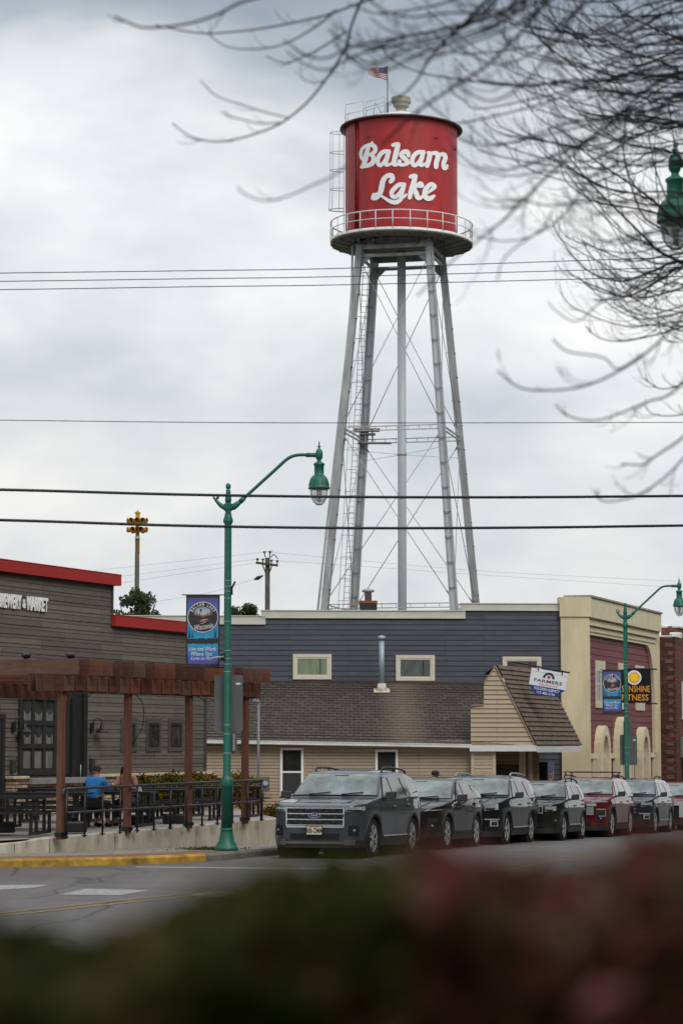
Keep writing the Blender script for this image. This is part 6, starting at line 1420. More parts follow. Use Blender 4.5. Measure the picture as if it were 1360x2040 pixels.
def plate(c, z, txt, yc=0):
    x = c.L / 2 + .02; m = MB(); m.box(x, x + .012, yc - .16, yc + .16, z - .085, z + .085); p_ = m.build('licence_plate', mat('cream_licence_plate', sc((214, 208, 176)), .45, 0, .05), c.t)
    o = text_mesh(txt, .135, mat('dark_plate_ink', sc((44, 44, 50)), .6), 'plate_lettering', p_, (x + .0155, yc, z - .012), (pi / 2, 0, pi / 2), sx=.68, bold=.0015, ext=.001)
    m = MB(); m.box(x + .012, x + .0135, yc - .10, yc + .10, z + .058, z + .075); m.build('plate_header', mat('red_plate_print', sc((168, 80, 70)), .6), p_)
    m = MB()
    for a, b, e, f in ((-.17, .17, .085, .097), (-.17, .17, -.097, -.085), (-.172, -.16, -.097, .097), (.16, .172, -.097, .097)): m.box(x - .003, x + .018, yc + a, yc + b, z + e, z + f)
    m.build('plate_frame', BLACKMET, p_)
plate(c1, .545, '808-ZMM')
m = MB(); x = c1.L / 2 + .034; n = 28; m.poly([(x, .125 * cos(2 * pi * k / n), .84 + .052 * sin(2 * pi * k / n)) for k in range(n)]); b_ = m.build('badge', CHROME, c1.t)
m = MB(); m.poly([(x + .003, .115 * cos(2 * pi * k / n), .84 + .043 * sin(2 * pi * k / n)) for k in range(n)]); m.build('badge_field', mat('deep_blue_badge', sc((20, 40, 96)), .3), b_)
text_mesh('Ford', .075, WHITE, 'badge_lettering', b_, (x + .006, 0, .845), (pi / 2, 0, pi / 2), sx=.95, ext=.001).data.update()
c1.fpatch('skid_bar', -.62, .62, .275, .325, .05, mat('brown_silver_skid_trim', (.16, .14, .13), .4, .5), c1.t, .03)
for s in (-1, 1): c1.fpatch('skid_end', s * .62, s * .84, .25, .36, .05, mat('brown_silver_skid_trim', (.16, .14, .13), .4, .5), c1.t, .03)
c2 = suv('glossy black crossover with slim lamps and rising rear window, second in the row', (2.35, 56.0), BLKB, L=4.86, Wd=1.95, H=1.665, Rw=.375, fo=.95, wb=2.86, hood=1.05, cowl=1.42, head=2.25, nose=.96, belt=1.12, style='hidden', trim=None, rails=None, grille=(.5, .5, .84), hl=(.62, 1.15, .87, .90), glassrise=.09, tail=.98, chrome_side=False)
c2.fpatch('lower_lamp', .70, .98, .62, .72, .016, HLD, c2.t)
c3 = suv('black SUV with bright squarish headlight and silver roof rails, third in the row', (4.07, 61.2), BLKP, L=5.04, Wd=2.0, H=1.74, Rw=.38, fo=.94, wb=2.86, hood=1.12, nose=1.02, belt=1.12, style='plain', trim=None, rails='grey', grille=(.50, .66, 1.0), hl=(.60, .98, .84, 1.0))
c4 = suv('olive black compact SUV with seven-slot chrome grille, fourth in the row', (5.95, 66.1), GRNB, L=4.45, Wd=1.81, H=1.63, Rw=.36, fo=.86, wb=2.64, hood=1.06, cowl=1.26, head=1.80, nose=.99, belt=1.05, style='jeep', trim=None, rails='black', grille=(.46, .74, .92), hl=(.52, .84, .78, .91), tail=.42)
c5 = suv('deep red SUV with black roof crossbars and chrome framed lower lamp', (7.83, 71.3), REDP, L=5.2, Wd=2.02, H=1.76, Rw=.40, fo=.97, wb=3.07, hood=1.14, nose=1.06, belt=1.14, style='split', trim=None, rails='black', grille=(.62, .62, .96), hl=(.55, 1.12, .99, 1.035), chrome_side=False)
m = MB(); 
for d in (2.5, 3.5):
    z = c5.top(d) + .15; w = c5.roofy(d) * 1.0; m.bar((c5.xs(d), -w, z), (c5.xs(d), w, z), .07, .03)
    for s in (-1, 1): m.bar((c5.xs(d), s * w * .93, z), (c5.xs(d), s * w * .88, z - .13), .06, .03)
m.build('roof_crossbar', BLACKPLASTIC, c5.t)
c6 = suv('blue-black SUV with bright wrap headlight behind the deep red one', (9.88, 77.4), BLUEB, L=5.17, Wd=1.99, H=1.76, Rw=.385, fo=.98, wb=3.02, hood=1.12, nose=1.03, belt=1.12, style='plain', trim=None, rails='black', grille=(.52, .62, .94), hl=(.66, 1.16, .84, .97), clad=False, tail=.7, glassrise=.03)
c7 = suv('cherry red SUV with chrome edged grille cut by the right edge, last in the row', (12.05, 83.6), CHER, L=4.7, Wd=1.86, H=1.66, Rw=.36, fo=.92, wb=2.74, hood=1.05, nose=.99, belt=1.08, style='chromeband', trim='chrome', rails='black', grille=(.52, .50, .95), hl=(.60, 1.05, .80, .94))

# ------------------------------------------------------------------ people
SKIN = mat('skin', sc((186, 132, 108)), .55, 0, .06, 9); 
def skinned(name, nodes, edges, material, parent, root=0, sub=2):
    me = bpy.data.meshes.new(name); me.from_pydata([n[0] for n in nodes], edges, []); o = bpy.data.objects.new(name, me); COL.objects.link(o); me.materials.append(material)
    o.parent = parent; sm_ = o.modifiers.new('skin', 'SKIN'); sm_.use_smooth_shade = True
    for i, n in enumerate(nodes):
        v = me.skin_vertices[0].data[i]; r = n[1]; v.radius = r if isinstance(r, tuple) else (r, r); v.use_root = (i == root)
    s = o.modifiers.new('sub', 'SUBSURF'); s.levels = sub; s.render_levels = sub
    return o
def person(label, loc, rz, pose, shirt, trousers, hairm, hair='short', glasses=False, cap=None, skin=SKIN):
    """pose: dict of joint positions, x forward of the figure, y to its left"""
    t = thing('person', label, 'person', loc, rz); J = {k: Vector(v) for k, v in pose.items()}
    nodes = []; edges = []; idx = {}
    def nd(k, p, r): idx[k] = len(nodes); nodes.append((tuple(p), r)); return idx[k]
    def ed(a, b): edges.append((idx[a], idx[b]))
    nd('pel', J['pelvis'], (.13, .15)); nd('waist', J['pelvis'].lerp(J['chest'], .5), (.11, .14)); nd('chest', J['chest'], (.12, .17)); nd('neck', J['neck'], .058); nd('hd0', J['neck'].lerp(J['head'], .45), .06); nd('hd', J['head'], (.078, .088)); nd('crown', J['head'] + Vector((-.01, 0, .075)), .062)
    for a, b in (('pel', 'waist'), ('waist', 'chest'), ('chest', 'neck'), ('neck', 'hd0'), ('hd0', 'hd'), ('hd', 'crown')): ed(a, b)
    for s in ('L', 'R'):
        nd('sh' + s, J['sh' + s], .058); nd('el' + s, J['el' + s], .043); nd('wr' + s, J['wr' + s], .028); nd('pm' + s, J['pm' + s], (.018, .036)); ed('chest', 'sh' + s); ed('sh' + s, 'el' + s); ed('el' + s, 'wr' + s); ed('wr' + s, 'pm' + s)
        d = (J['pm' + s] - J['wr' + s]).normalized(); sd = d.cross(Vector((0, 0, 1)))
        sd = sd.normalized() if sd.length > .1 else Vector((0, 1, 0))
        for k, (off, ln) in enumerate(((-.03, .062), (-.01, .075), (.01, .07), (.03, .055))):
            a = J['pm' + s] + sd * off + d * .02; b = a + d * ln * .55; c_ = b + (d * .6 + Vector((0, 0, -.6))) * ln * .5
            nd('f%d' % k + s, a, .010); nd('g%d' % k + s, b, .009); nd('h%d' % k + s, c_, .007); ed('pm' + s, 'f%d' % k + s); ed('f%d' % k + s, 'g%d' % k + s); ed('g%d' % k + s, 'h%d' % k + s)
        th = J['wr' + s].lerp(J['pm' + s], .6) + sd * (-.045 if s == 'L' else .045); nd('th' + s, th, .011); nd('ti' + s, th + d * .045, .009); ed('pm' + s, 'th' + s); ed('th' + s, 'ti' + s)
        nd('hip' + s, J['hip' + s], .085); nd('kn' + s, J['kn' + s], .06); nd('an' + s, J['an' + s], .04); nd('toe' + s, J['an' + s] + Vector((.16, 0, -.06)), (.03, .04)); ed('pel', 'hip' + s); ed('hip' + s, 'kn' + s); ed('kn' + s, 'an' + s); ed('an' + s, 'toe' + s)
    body = skinned('body', nodes, edges, skin, t)
    # nose, ears, eyes, mouth
    h = J['head']; m = MB(); m.tube([h + Vector((.085, 0, .015)), h + Vector((.105, 0, -.015)), h + Vector((.088, 0, -.03))], [.008, .014, .008], 6)
    for s in (-1, 1): m.lathe([(.0, -.008), (.022, 0), (.028, .004), (.0, .010)], h + Vector((-.005, s * .088, .0)), 10, axis='y')
    m.build('nose_and_ears', skin, t)
    m = MB()
    for s in (-1, 1): m.lathe([(.0, 0), (.011, .001), (.0, .006)], h + Vector((.080, s * .032, .02)), 8, axis='x')
    m.box(h.x + .078, h.x + .086, h.y - .024, h.y + .024, h.z - .052, h.z - .046); m.build('eyes_and_mouth', mat('dark_face_detail', (.05, .02, .018), .5), t)
    hm = MB(); n = 20
    if cap is None:
        rows = []
        for i in range(9):
            ph = pi * .5 * i / 8 * 1.15; row = []
            for k in range(n):
                a = 2 * pi * k / n; low = -.03 if cos(a) < .3 else .05; z = max(.105 * cos(ph), low * (1 if hair == 'short' else 1)); r = .098 * sin(min(ph, pi / 2)) ; row.append(h + Vector((-.012 + r * cos(a) * 1.02, r * sin(a) * .96, z + .01 + .004 * sin(5 * a + i))))
            rows.append(row)
        hm.grid(rows, 0, True, True)
        if hair == 'long':
            for k in range(22):
                a = R(75 + 210 * k / 21); b = h + Vector((.09 * cos(a), .092 * sin(a), .03)); pts = smooth_pts([b, b + Vector((.01 * cos(a), .018 * sin(a), -.10)), b + Vector((.0, .02 * sin(a), -.22)), b + Vector((.02, .0, -.31 - .03 * (k % 3)))], 3); hm.tube(pts, [.022 - .015 * q / (len(pts) - 1) for q in range(len(pts))], 6)
        hm.build('hair', hairm, t)
    else:
        hm.lathe([(.102, .0), (.104, .03), (.095, .075), (.06, .108), (0, .118)], h + Vector((-.005, 0, .015)), 20); hm.add([h + Vector((.08, -.07, .03)), h + Vector((.17, -.045, .018)), h + Vector((.17, .045, .018)), h + Vector((.08, .07, .03)), h + Vector((.08, -.07, .022)), h + Vector((.17, -.045, .010)), h + Vector((.17, .045, .010)), h + Vector((.08, .07, .022))], [(0, 1, 2, 3), (7, 6, 5, 4), (0, 4, 5, 1), (1, 5, 6, 2), (2, 6, 7, 3)]); hm.build('cap', cap, t)
    if glasses:
        m = MB()
        for s in (-1, 1): m.tube([h + Vector((.095, s * .06, .022)), h + Vector((.03, s * .094, .022)), h + Vector((-.02, s * .094, .015))], .004, 5); m.box(h.x + .092, h.x + .097, h.y + s * .035 - .026, h.y + s * .035 + .026, h.z + .002, h.z + .038)
        m.build('glasses', DARK, t)
    # shirt and trousers as close shells
    N2 = []; E2 = []
    def a2(p, r): N2.append((tuple(p), r)); return len(N2) - 1
    p0 = a2(J['pelvis'] + Vector((0, 0, .02)), (.15, .175)); p1 = a2(J['pelvis'].lerp(J['chest'], .5), (.135, .165)); p2 = a2(J['chest'], (.14, .19)); p25 = a2(J['chest'].lerp(J['neck'], .55), (.11, .15)); p3 = a2(J['chest'].lerp(J['neck'], 1.02), .072); E2 += [(p0, p1), (p1, p2), (p2, p25), (p25, p3)]
    for s in ('L', 'R'):
        q0 = a2(J['sh' + s], .075); q1 = a2(J['sh' + s].lerp(J['el' + s], .55), .065); q2 = a2(J['el' + s], .058); q3 = a2(J['el' + s].lerp(J['wr' + s], .8), .046); E2 += [(p2, q0), (q0, q1), (q1, q2), (q2, q3)]
    skinned('shirt', N2, E2, shirt, t)
    N2 = []; E2 = []; p0 = a2(J['pelvis'] + Vector((0, 0, -.01)), (.145, .17))
    for s in ('L', 'R'):
        q0 = a2(J['hip' + s], .10); q1 = a2(J['kn' + s], .078); q2 = a2(J['an' + s] + Vector((0, 0, .06)), .06); E2 += [(p0, q0), (q0, q1), (q1, q2)]
    skinned('trousers', N2, E2, trousers, t)
    m = MB()
    for s in ('L', 'R'): p = J['an' + s]; m.tube([p + Vector((-.05, 0, -.05)), p + Vector((.05, 0, -.055)), p + Vector((.17, 0, -.065)), p + Vector((.21, 0, -.07))], [.04, .048, .045, .025], 10)
    m.build('shoes', DARK, t)
    return t
SIT = dict(pelvis=(0, 0, .55), chest=(.09, 0, .95), neck=(.13, 0, 1.13), head=(.17, 0, 1.26), shL=(.10, .19, 1.05), shR=(.10, -.19, 1.05), elL=(.22, .26, .82), elR=(.22, -.27, .82), wrL=(.43, .16, .86), wrR=(.42, -.15, .88), pmL=(.50, .12, .87), pmR=(.49, -.11, .90), hipL=(.03, .10, .52), hipR=(.03, -.10, .52), knL=(.46, .13, .52), knR=(.46, -.13, .52), anL=(.40, .13, .09), anR=(.42, -.13, .09))
BLUESH = mat('bright_blue_shirt', sc((52, 146, 232)), .75, 0, .10, 8, .3)
tx, ty = tabs[2][0], tabs[2][1]; cxp = (tx - 680) / F * ty
def tpos(lx, ly): a = R(-10); return (cxp + lx * cos(a) - ly * sin(a), ty + lx * sin(a) + ly * cos(a))
a_, b_ = tpos(-.22, -.74); person('person in a bright blue shirt sitting with his back to the street', (a_, b_, .448), R(90 - 22), SIT, BLUESH, mat('dark_trousers', (.02, .02, .025), .8), mat('short_brown_hair', sc((62, 44, 36)), .7), glasses=True)
S2 = dict(SIT); S2.update(wrR=(.36, -.06, 1.02), pmR=(.37, -.03, 1.10), elR=(.34, -.2, .82), head=(.18, 0, 1.25))
a_, b_ = tpos(.18, .72); person('person with long brown hair facing the street, half hidden by the second pergola post', (a_, b_, .448), R(-90 - 12), S2, mat('pale_striped_top', sc((176, 132, 120)), .8, 0, .35, 14), mat('blue_jeans', (.03, .04, .07), .8), mat('long_brown_hair', sc((84, 62, 50)), .7, 0, .3, 10), hair='long')
STD = dict(pelvis=(0, 0, .92), chest=(.0, 0, 1.28), neck=(.0, 0, 1.46), head=(.02, 0, 1.585), shL=(0, .19, 1.39), shR=(0, -.19, 1.39), elL=(-.02, .24, 1.1), elR=(-.02, -.24, 1.1), wrL=(.06, .25, .86), wrR=(.06, -.25, .86), pmL=(.09, .25, .79), pmR=(.09, -.25, .79), hipL=(0, .1, .88), hipR=(0, -.1, .88), knL=(.02, .11, .48), knR=(.02, -.11, .48), anL=(0, .11, .08), anR=(0, -.11, .08))
q = P(866, 1540, 63.5); person('person in a black cap standing on the pavement behind the parked cars', (q.x, 63.5, Gr(63.5) + .156), R(-60), STD, mat('dark_jacket', (.02, .02, .022), .8), mat('dark_jeans', (.02, .025, .04), .8), DARK, cap=mat('black_cap', (.012, .012, .014), .8))
# glass and bottle on the patio table
tp = tpos(.28, -.02); g = thing('beer_glass', 'glass of amber beer on the patio table between the two people', 'glass', (tp[0], tp[1], 1.2235)); m = MB(); m.lathe([(.032, 0), (.042, .14), (.040, .14), (.030, .01)], n=16); m.build('glass_wall', GLB, g); m = MB(); m.lathe([(.029, .008), (.038, .11), (0, .11)], n=16); m.build('beer', mat('amber_beer', sc((206, 150, 30)), .2), g)
tp = tpos(.62, .05); g = thing('white_napkin', 'white folded napkin at the right end of the occupied patio table', 'napkin', (tp[0], tp[1], 1.2235)); m = MB(); m.prism([(-.07, 0), (.07, 0), (.03, .12), (-.02, .15)], -.04, .04); m.build('paper', WHITE, g)

# ------------------------------------------------------------------ bare trees: limbs reach in from the right
BARK = mat('dark_grey_twig_bark', (.026, .022, .026), .85, 0, .2, 6)
RS = .66
def limb(m, pts, r0, r1, rng, twigs=0, tl=.5, depth=0, droop=-.25, n=6):
    """tapered limb with side shoots that sag and then turn up at the tip"""
    if depth == 0: r0 *= RS; r1 *= RS
    Pp = smooth_pts(pts, 5); k = len(Pp); rad = [r0 + (r1 - r0) * (i / (k - 1)) ** .8 for i in range(k)]; m.tube(Pp, rad, n if r0 > .006 else 4)
    L = sum((Pp[i + 1] - Pp[i]).length for i in range(k - 1))
    for j in range(twigs):
        f = rng.uniform(.12, .97); i = min(k - 2, int(f * (k - 1))); p = Pp[i]; d = (Pp[i + 1] - Pp[i]).normalized(); ln = tl * rng.uniform(.45, 1.15) * (1.15 - .6 * f)
        side = Vector((rng.gauss(0, .35), rng.gauss(0, .8), rng.gauss(droop * .3, .75))); side -= d * side.dot(d); side.normalize()
        a = rng.uniform(.5, .95); v = (d + side * a).normalized(); q = [p]; cur = p.copy(); ns = 5; upb = rng.uniform(.16, .36)
        for s in range(ns):
            v = (v + Vector((rng.gauss(0, .10), rng.gauss(0, .10), rng.gauss(0, .06) + (-.06 if s < 1 else upb)))).normalized(); cur = cur + v * ln / ns; q.append(cur.copy())
        rr = max(r1 * .7, rad[i] * .5); limb(m, q, rr, max(.0010, rr * .45), rng, (rng.randint(2, 4) if depth == 0 and ln > .15 else (rng.randint(0, 1) if depth == 1 else 0)), ln * .55, depth + 1, droop)
def bare_tree(label, base_, D, limbs, seed, scale_r=1.0, twig=(6, .45), trunk_r=.16):
    rng = random.Random(seed); t = thing('bare_tree', label, 'tree', base_, 0, 'leafless trees overhanging from the right'); B = Vector(base_)
    tops = [P(l[0][0][0], l[0][0][1], l[1]) for l in limbs]; zt_ = max(p.z for p in tops) + .5
    m = MB(); m.tube([(0, 0, 0), (.05, 0, (zt_ - B.z) * .35), (-.04, .05, (zt_ - B.z) * .7), (0, 0, zt_ - B.z + .8)], [trunk_r, trunk_r * .8, trunk_r * .6, trunk_r * .3], 14); m.build('trunk', BARK, t)
    for pts, Dl, r0, r1, nt_, tl_ in limbs:
        m = MB(); inside = pts[0][0] < 1340 and pts[0][1] > -60; W_ = [P(a, b, Dl + (c if len(q) > 2 else 0)) for q in pts for (a, b, c) in [(q[0], q[1], q[2] if len(q) > 2 else 0)]]
        f0 = W_[0]; root = Vector((B.x, B.y, min(math.floor((f0.z - .35) / 1.1) * 1.1 + .2, zt_ - .1))); mid = root.lerp(f0, .45) + Vector((0, (f0.y - root.y) * -.15, .30))
        if not inside: m.tube([p - B for p in smooth_pts([root, mid, f0], 4)], [r0 * 1.6, r0 * 1.5, r0 * 1.45, r0 * 1.35, r0 * 1.3, r0 * 1.2, r0 * 1.1, r0 * 1.0, r0][:len(smooth_pts([root, mid, f0], 4))], 8)
        limb(m, [p - B for p in W_], r0 * scale_r, r1 * scale_r, rng, nt_, tl_); m.build('limb', BARK, t)
    return t
# (pixel course, distance, base radius, tip radius, side shoots, shoot length)
near = [
 ([(1420, -120), (1150, -60), (1020, -30), (800, -15), (720, 5), (650, 30), (560, 50), (480, 62), (400, 66), (330, 54), (310, 50)], 12.5, .012, .005, 3, .28),
 ([(1420, -200), (700, -90), (560, -20), (480, 5), (430, 30), (370, 48), (290, 55), (250, 42), (228, 32)], 10.2, .011, .0065, 2, .20),
 ([(1420, -160), (900, -80), (740, -40), (720, 0), (700, 50), (690, 90), (665, 135), (620, 195), (575, 235), (540, 255), (480, 275), (430, 282), (380, 272), (343, 245)], 12.5, .015, .005, 7, .26),
 ([(690, 62), (640, 95), (600, 115), (565, 125), (530, 112)], 12.6, .008, .004, 2, .20),
 ([(670, 20), (640, 45), (610, 65), (560, 90), (500, 98), (450, 92), (415, 68)], 12.0, .009, .004, 4, .22),
 ([(575, 235), (530, 224), (480, 208), (430, 190), (400, 160)], 12.0, .006, .004, 1, .2),
 ([(560, 244), (520, 246), (490, 240), (460, 232), (440, 222)], 11.0, .006, .004, 3, .12),
 ([(1420, -60), (1200, -40), (1010, -40), (970, 0), (920, 50), (880, 88), (850, 125), (830, 160), (800, 190), (770, 210)], 10.8, .017, .006, 6, .30),
 ([(1000, -30), (930, -10), (870, 10), (800, 22), (740, 25), (690, 5)], 10.8, .010, .004, 3, .24),
 ([(1420, 150), (1250, 160), (1130, 160), (1060, 172), (990, 168), (920, 158), (850, 148), (800, 130), (770, 110), (760, 92)], 13.0, .013, .0038, 10, .34),
 ([(1420, -60), (1250, -60), (1110, -30), (1080, 10), (1050, 52), (1010, 90), (970, 130), (900, 175), (820, 230), (760, 290)], 9.2, .013, .008, 7, .30),
 ([(1050, 62), (1090, 75), (1150, 85), (1210, 95), (1290, 90), (1380, 60)], 14.5, .007, .005, 8, .30),
 ([(850, 20), (880, 45), (920, 75), (960, 105), (1000, 130), (1018, 160)], 13.4, .006, .0035, 2, .2),
 ([(1420, 240), (1280, 220), (1200, 235), (1130, 245), (1060, 270), (990, 290), (940, 285), (900, 265)], 11.6, .010, .004, 7, .26),
 ([(1420, 250), (1240, 240), (1150, 300), (1080, 360), (1040, 400), (1000, 440), (950, 480), (900, 520), (830, 590)], 9.8, .012, .005, 9, .34),
 ([(1420, 330), (1250, 320), (1180, 350), (1090, 340), (1030, 350), (980, 345), (930, 320), (900, 290)], 11.4, .010, .004, 8, .28),
 ([(1420, 120), (1300, 170), (1220, 240), (1150, 290), (1100, 310), (1040, 330), (1000, 340), (960, 330)], 10.4, .014, .006, 8, .32),
 ([(1420, 380), (1250, 400), (1170, 400), (1100, 410), (1040, 400), (980, 400), (960, 392)], 10.6, .009, .004, 7, .24),
 ([(1100, 420), (1080, 455), (1030, 490), (1000, 520), (990, 560)], 9.6, .006, .004, 2, .2),
 ([(1420, 500), (1300, 560), (1200, 600), (1150, 640), (1110, 622), (1090, 600)], 11.5, .007, .0035, 4, .18),
 ([(1420, 560), (1350, 640), (1290, 700), (1230, 740), (1160, 770), (1080, 778), (1030, 770), (990, 738)], 10.6, .011, .0055, 6, .24),
 ([(1280, 705), (1230, 735), (1200, 712), (1130, 700), (1100, 675)], 10.4, .006, .0055, 0, .2),
 ([(1420, 690), (1340, 780), (1290, 800), (1230, 825), (1180, 838), (1130, 828), (1105, 805)], 11.4, .009, .005, 6, .18),
 ([(1420, 800), (1360, 870), (1310, 905), (1280, 925), (1250, 925), (1235, 925)], 11.0, .009, .005, 5, .18),
 ([(1440, 860), (1375, 900), (1330, 945), (1290, 975), (1250, 993), (1200, 998), (1185, 975)], 11.2, .008, .005, 6, .18),
 ([(690, 330), (660, 352), (620, 370), (580, 388), (530, 400), (490, 388), (472, 372)], 9.6, .0055, .004, 2, .16),
 ([(1420, 200), (1330, 210), (1250, 280), (1180, 350), (1120, 430), (1060, 470), (1000, 480), (950, 470)], 11.0, .008, .004, 7, .3),
 ([(1420, 20), (1320, 30), (1240, 70), (1180, 80), (1120, 60), (1080, 30), (1060, -10)], 14.0, .008, .004, 8, .34),
 ([(1430, 60), (1330, 90), (1240, 75), (1180, 50), (1140, 10)], 15.0, .008, .004, 8, .34),
 ([(1430, 130), (1340, 150), (1250, 140), (1180, 110), (1130, 60)], 16.0, .010, .004, 9, .36),
 ([(1430, 100), (1360, 140), (1290, 150), (1210, 150), (1150, 120), (1120, 90)], 15.5, .011, .004, 9, .36),
 ([(1450, 180), (1350, 200), (1280, 205), (1200, 190), (1150, 200), (1100, 180)], 16.5, .009, .004, 8, .36),
]
rf = random.Random(321)
for i in range(11):
    y0 = rf.uniform(-140, 420); x1 = rf.uniform(860, 1150) + max(0, y0 - 250) * .4; y1 = y0 + rf.uniform(0, 130); xm = (1430 + x1) / 2
    near.append(([(1430, y0), (xm + 90, y0 + 30 + rf.uniform(-20, 20)), (xm - 30, (y0 + y1) / 2 + 30), (x1 + 40, y1 + 20), (x1, y1 + 6), (x1 - 40, y1 - 28)], rf.uniform(9.2, 12.5), .010, .004, 9, .30))
for i in range(10):
    y0 = rf.uniform(-330, -60); x1 = rf.uniform(560, 1000); y1 = rf.uniform(0, 190); xm = (1430 + x1) / 2
    near.append(([(1430, y0), (xm + 60, y0 * .5), (xm - 60, y1 * .3), (x1 + 120, y1 * .75 + 10), (x1 + 50, y1 + 12), (x1, y1), (x1 - 35, y1 - 26)], rf.uniform(8.2, 10.5), .011, .0045, 6, .26))
bare_tree('blurred leafless tree nearest the camera, its drooping branches crossing the tank', (4.3, 13.0, .85), 12, near, 77)
far = [
 ([(1420, 560), (1350, 520), (1310, 500), (1290, 480), (1240, 430), (1180, 370), (1130, 310), (1090, 255)], 21, .020, .004, 10, .60),
 ([(1440, 480), (1370, 460), (1300, 400), (1260, 370), (1200, 330), (1160, 300), (1120, 260)], 21.5, .018, .004, 11, .60),
 ([(1300, 400), (1260, 385), (1210, 375), (1160, 350), (1120, 320), (1110, 290)], 21, .010, .004, 7, .45),
 ([(1420, 500), (1340, 440), (1290, 420), (1230, 410), (1180, 400), (1130, 365), (1115, 330)], 20.5, .012, .004, 9, .5),
 ([(1330, 460), (1280, 430), (1250, 350), (1240, 290), (1245, 250)], 20, .009, .004, 8, .5),
 ([(1380, 450), (1330, 400), (1300, 320), (1290, 260)], 20, .010, .004, 8, .5),
 ([(1440, 560), (1360, 520), (1300, 540), (1240, 560), (1180, 545), (1140, 510), (1120, 480)], 20.5, .018, .004, 12, .55),
 ([(1440, 520), (1360, 530), (1310, 560), (1250, 590), (1210, 580), (1160, 560), (1130, 540)], 20, .016, .004, 12, .5),
 ([(1440, 560), (1370, 570), (1300, 590), (1240, 590), (1180, 575), (1150, 550)], 20.5, .012, .004, 11, .5),
 ([(1440, 470), (1380, 500), (1320, 510), (1260, 520), (1200, 500), (1160, 480)], 21, .012, .004, 10, .5),
 ([(1440, 600), (1380, 640), (1330, 660), (1270, 675), (1230, 680), (1190, 672), (1165, 650)], 18, .010, .003, 8, .34),
 ([(1440, 640), (1370, 660), (1330, 650), (1280, 630), (1230, 610), (1220, 595)], 18.5, .009, .003, 8, .34),
 ([(1440, 720), (1370, 760), (1320, 775), (1290, 760), (1285, 745)], 18, .008, .003, 8, .30),
 ([(1440, 790), (1380, 820), (1340, 828), (1300, 825), (1280, 805)], 18, .008, .003, 7, .26),
 ([(1440, 600), (1390, 600), (1340, 615), (1290, 625), (1240, 600), (1215, 570)], 19, .009, .003, 9, .4),
 ([(1440, 400), (1400, 380), (1360, 330), (1340, 270), (1330, 200)], 21, .012, .004, 10, .5),
 ([(1440, 300), (1390, 270), (1330, 240), (1270, 230), (1200, 230), (1150, 220)], 21, .012, .004, 11, .6),
 ([(1440, 350), (1380, 330), (1330, 300), (1270, 290), (1220, 280), (1170, 250)], 20, .010, .004, 11, .6),
 ([(1440, 200), (1380, 160), (1310, 120), (1240, 100), (1180, 60), (1130, 20)], 20, .012, .004, 12, .6),
 ([(1440, 140), (1380, 90), (1310, 60), (1250, 30), (1200, -10)], 20, .012, .004, 11, .6),
]
rf = random.Random(123)
for i in range(34):
    y0 = rf.uniform(60, 700); x1 = rf.uniform(1060, 1250) + (60 if y0 > 560 else 0); y1 = y0 - rf.uniform(30, 170); xm = (1430 + x1) / 2
    far.append(([(1440, y0), (xm + 60, y0 - 10 + rf.uniform(-20, 20)), (xm - 40, (y0 * .6 + y1 * .4) + 30), (x1, y1 + 20), (x1 - 25, y1 - 25)], rf.uniform(18, 22), .008, .0028, 8, .5))
for i in range(24):
    y0 = rf.uniform(-60, 330); x1 = rf.uniform(960, 1150); y1 = y0 + rf.uniform(-60, 60); xm = (1430 + x1) / 2
    far.append(([(1440, y0), (xm + 70, y0 + 20), (xm - 60, y1 + 40), (x1, y1 + 10), (x1 - 35, y1 - 25)], rf.uniform(14.5, 17), .008, .003, 8, .4))
RS = .95
bare_tree('sharper fine-twigged leafless tree behind it, twigs before the near lamp head', (6.4, 22.6, .85), 21, far, 78, trunk_r=.2)

# ------------------------------------------------------------------ foreground shrubs, far out of focus
def hedge(label, x0, x1, y0, y1, prof_, mats, weights, cnt, size, seed, flowers=None):
    rng = random.Random(seed); c = ((x0 + x1) / 2, (y0 + y1) / 2, .85); t = thing('foreground_shrub', label, 'shrub', c, 0, 'out of focus shrubs in front of the camera')
    m = MB()
    for i in range(26):
        x = rng.uniform(x0, x1); y = rng.uniform(y0, y1); zt_ = prof_(x) - .85; m.tube([(x - c[0], y - c[1], 0), (x - c[0] + rng.gauss(0, .05), y - c[1], zt_ * .5), (x - c[0] + rng.gauss(0, .1), y - c[1], zt_ * .9)], [.008, .005, .002], 5)
    m.build('stem', mat('twiggy_stem', (.05, .03, .03), .9), t)
    def f(r):
        x = r.uniform(x0, x1); y = r.uniform(y0, y1); top_ = prof_(x) + .014 * sin(x * 23 + y * 17); z = top_ - abs(r.gauss(0, .42)) * (1 if r.random() < .8 else .2)
        if z < .85: return None
        k = r.choices(range(len(mats)), weights)[0]
        if flowers and sin(x * 19 + 1.2) * sin(z * 23 + y * 5) > .62 and r.random() < .55: k = 2
        return (Vector((x - c[0], y - c[1], z - .85)), k)
    leaves('foliage', mats, t, f, cnt, size, rng); return t
def yz(py, D): return P(680, py, D).z
RD = [leafm('barberry_dark_leaf', (.16, .075, .05)), leafm('barberry_red_leaf', (.33, .09, .09)), leafm('barberry_pink_leaf', (.62, .24, .26)), leafm('olive_leaf', (.17, .14, .06))]
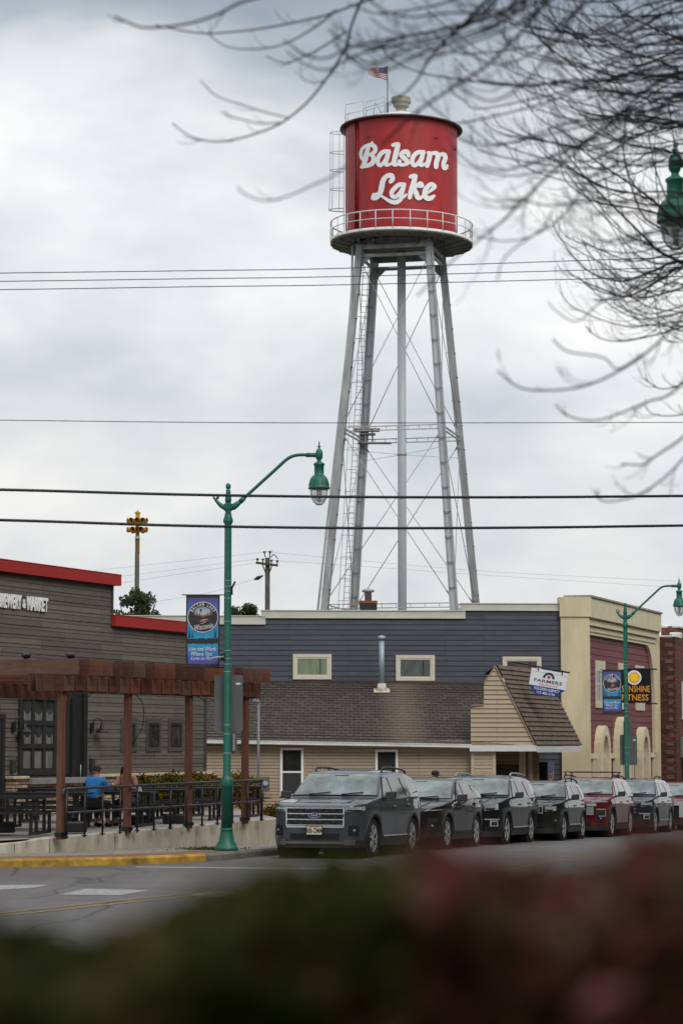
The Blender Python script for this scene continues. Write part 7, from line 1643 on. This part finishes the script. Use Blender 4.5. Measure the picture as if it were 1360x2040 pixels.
GD = [leafm('deep_green_leaf', (.075, .090, .020)), leafm('olive_green_leaf', (.15, .14, .042)), leafm('brown_leaf', (.19, .12, .05))]
def lerpf(tab):
    def f(x):
        if x <= tab[0][0]: return tab[0][1]
        for (a, b), (c, d) in zip(tab, tab[1:]):
            if x <= c: return b + (d - b) * (x - a) / (c - a)
        return tab[-1][1]
    return f
def prof_px(tab, D): return lerpf([((px - 680) / F * D, yz(py, D)) for px, py in tab])
hedge('dark green out of focus shrub in the left half of the foreground', -.42, .05, 1.55, 1.95, prof_px([(-700, 1950), (-250, 1900), (0, 1900), (100, 1940), (180, 1915), (260, 1875), (360, 1840), (430, 1785), (560, 1762), (680, 1775), (800, 1765)], 1.75), GD, [6, 3, 1], 13000, .022, 51)
hedge('reddish out of focus barberry shrub in the right half of the foreground', .0, .62, 1.55, 2.0, prof_px([(640, 1860), (720, 1830), (800, 1770), (860, 1708), (930, 1728), (1030, 1762), (1150, 1752), (1250, 1735), (1310, 1706), (1400, 1694), (2200, 1694)], 1.78), RD, [5, 4, .5, 5], 18000, .022, 52, True)
hedge('low dark red out of focus shrub at the bottom left corner', -.75, -.24, 1.25, 1.5, prof_px([(-1200, 1900), (-300, 1820), (-40, 1845), (60, 1925), (150, 2030), (400, 2200)], 1.38), [RD[0], RD[1], RD[3]], [6, 2, 2], 5000, .02, 53)

# ------------------------------------------------------------------ unseen woods added across the street and behind the camera to darken car-paint reflections
rng = random.Random(91)
def woods(r):
    k = r.random()
    if k < .62: q = Vector((19.5, 44, 0)) + U * r.uniform(-70, 110) + NR * (r.uniform(0, 5)); 
    else: q = Vector((r.uniform(-70, 40), r.uniform(-34, -28), 0))
    h = (21 if k < .62 else 9) + 2.2 * sin(q.y * .21 + q.x * .13) + 1.3 * sin(q.y * .53 + q.x * .4)
    return (Vector((q.x, q.y, Gr(q.y) + r.random() ** .8 * h)), None)
leaves('woods', LFG, None, woods, 22000, 1.5, rng); tag(bpy.data.objects['woods'], 'unseen dark woods added beside and behind the viewer for the shiny car paint to mirror', 'woods', kind='stuff')
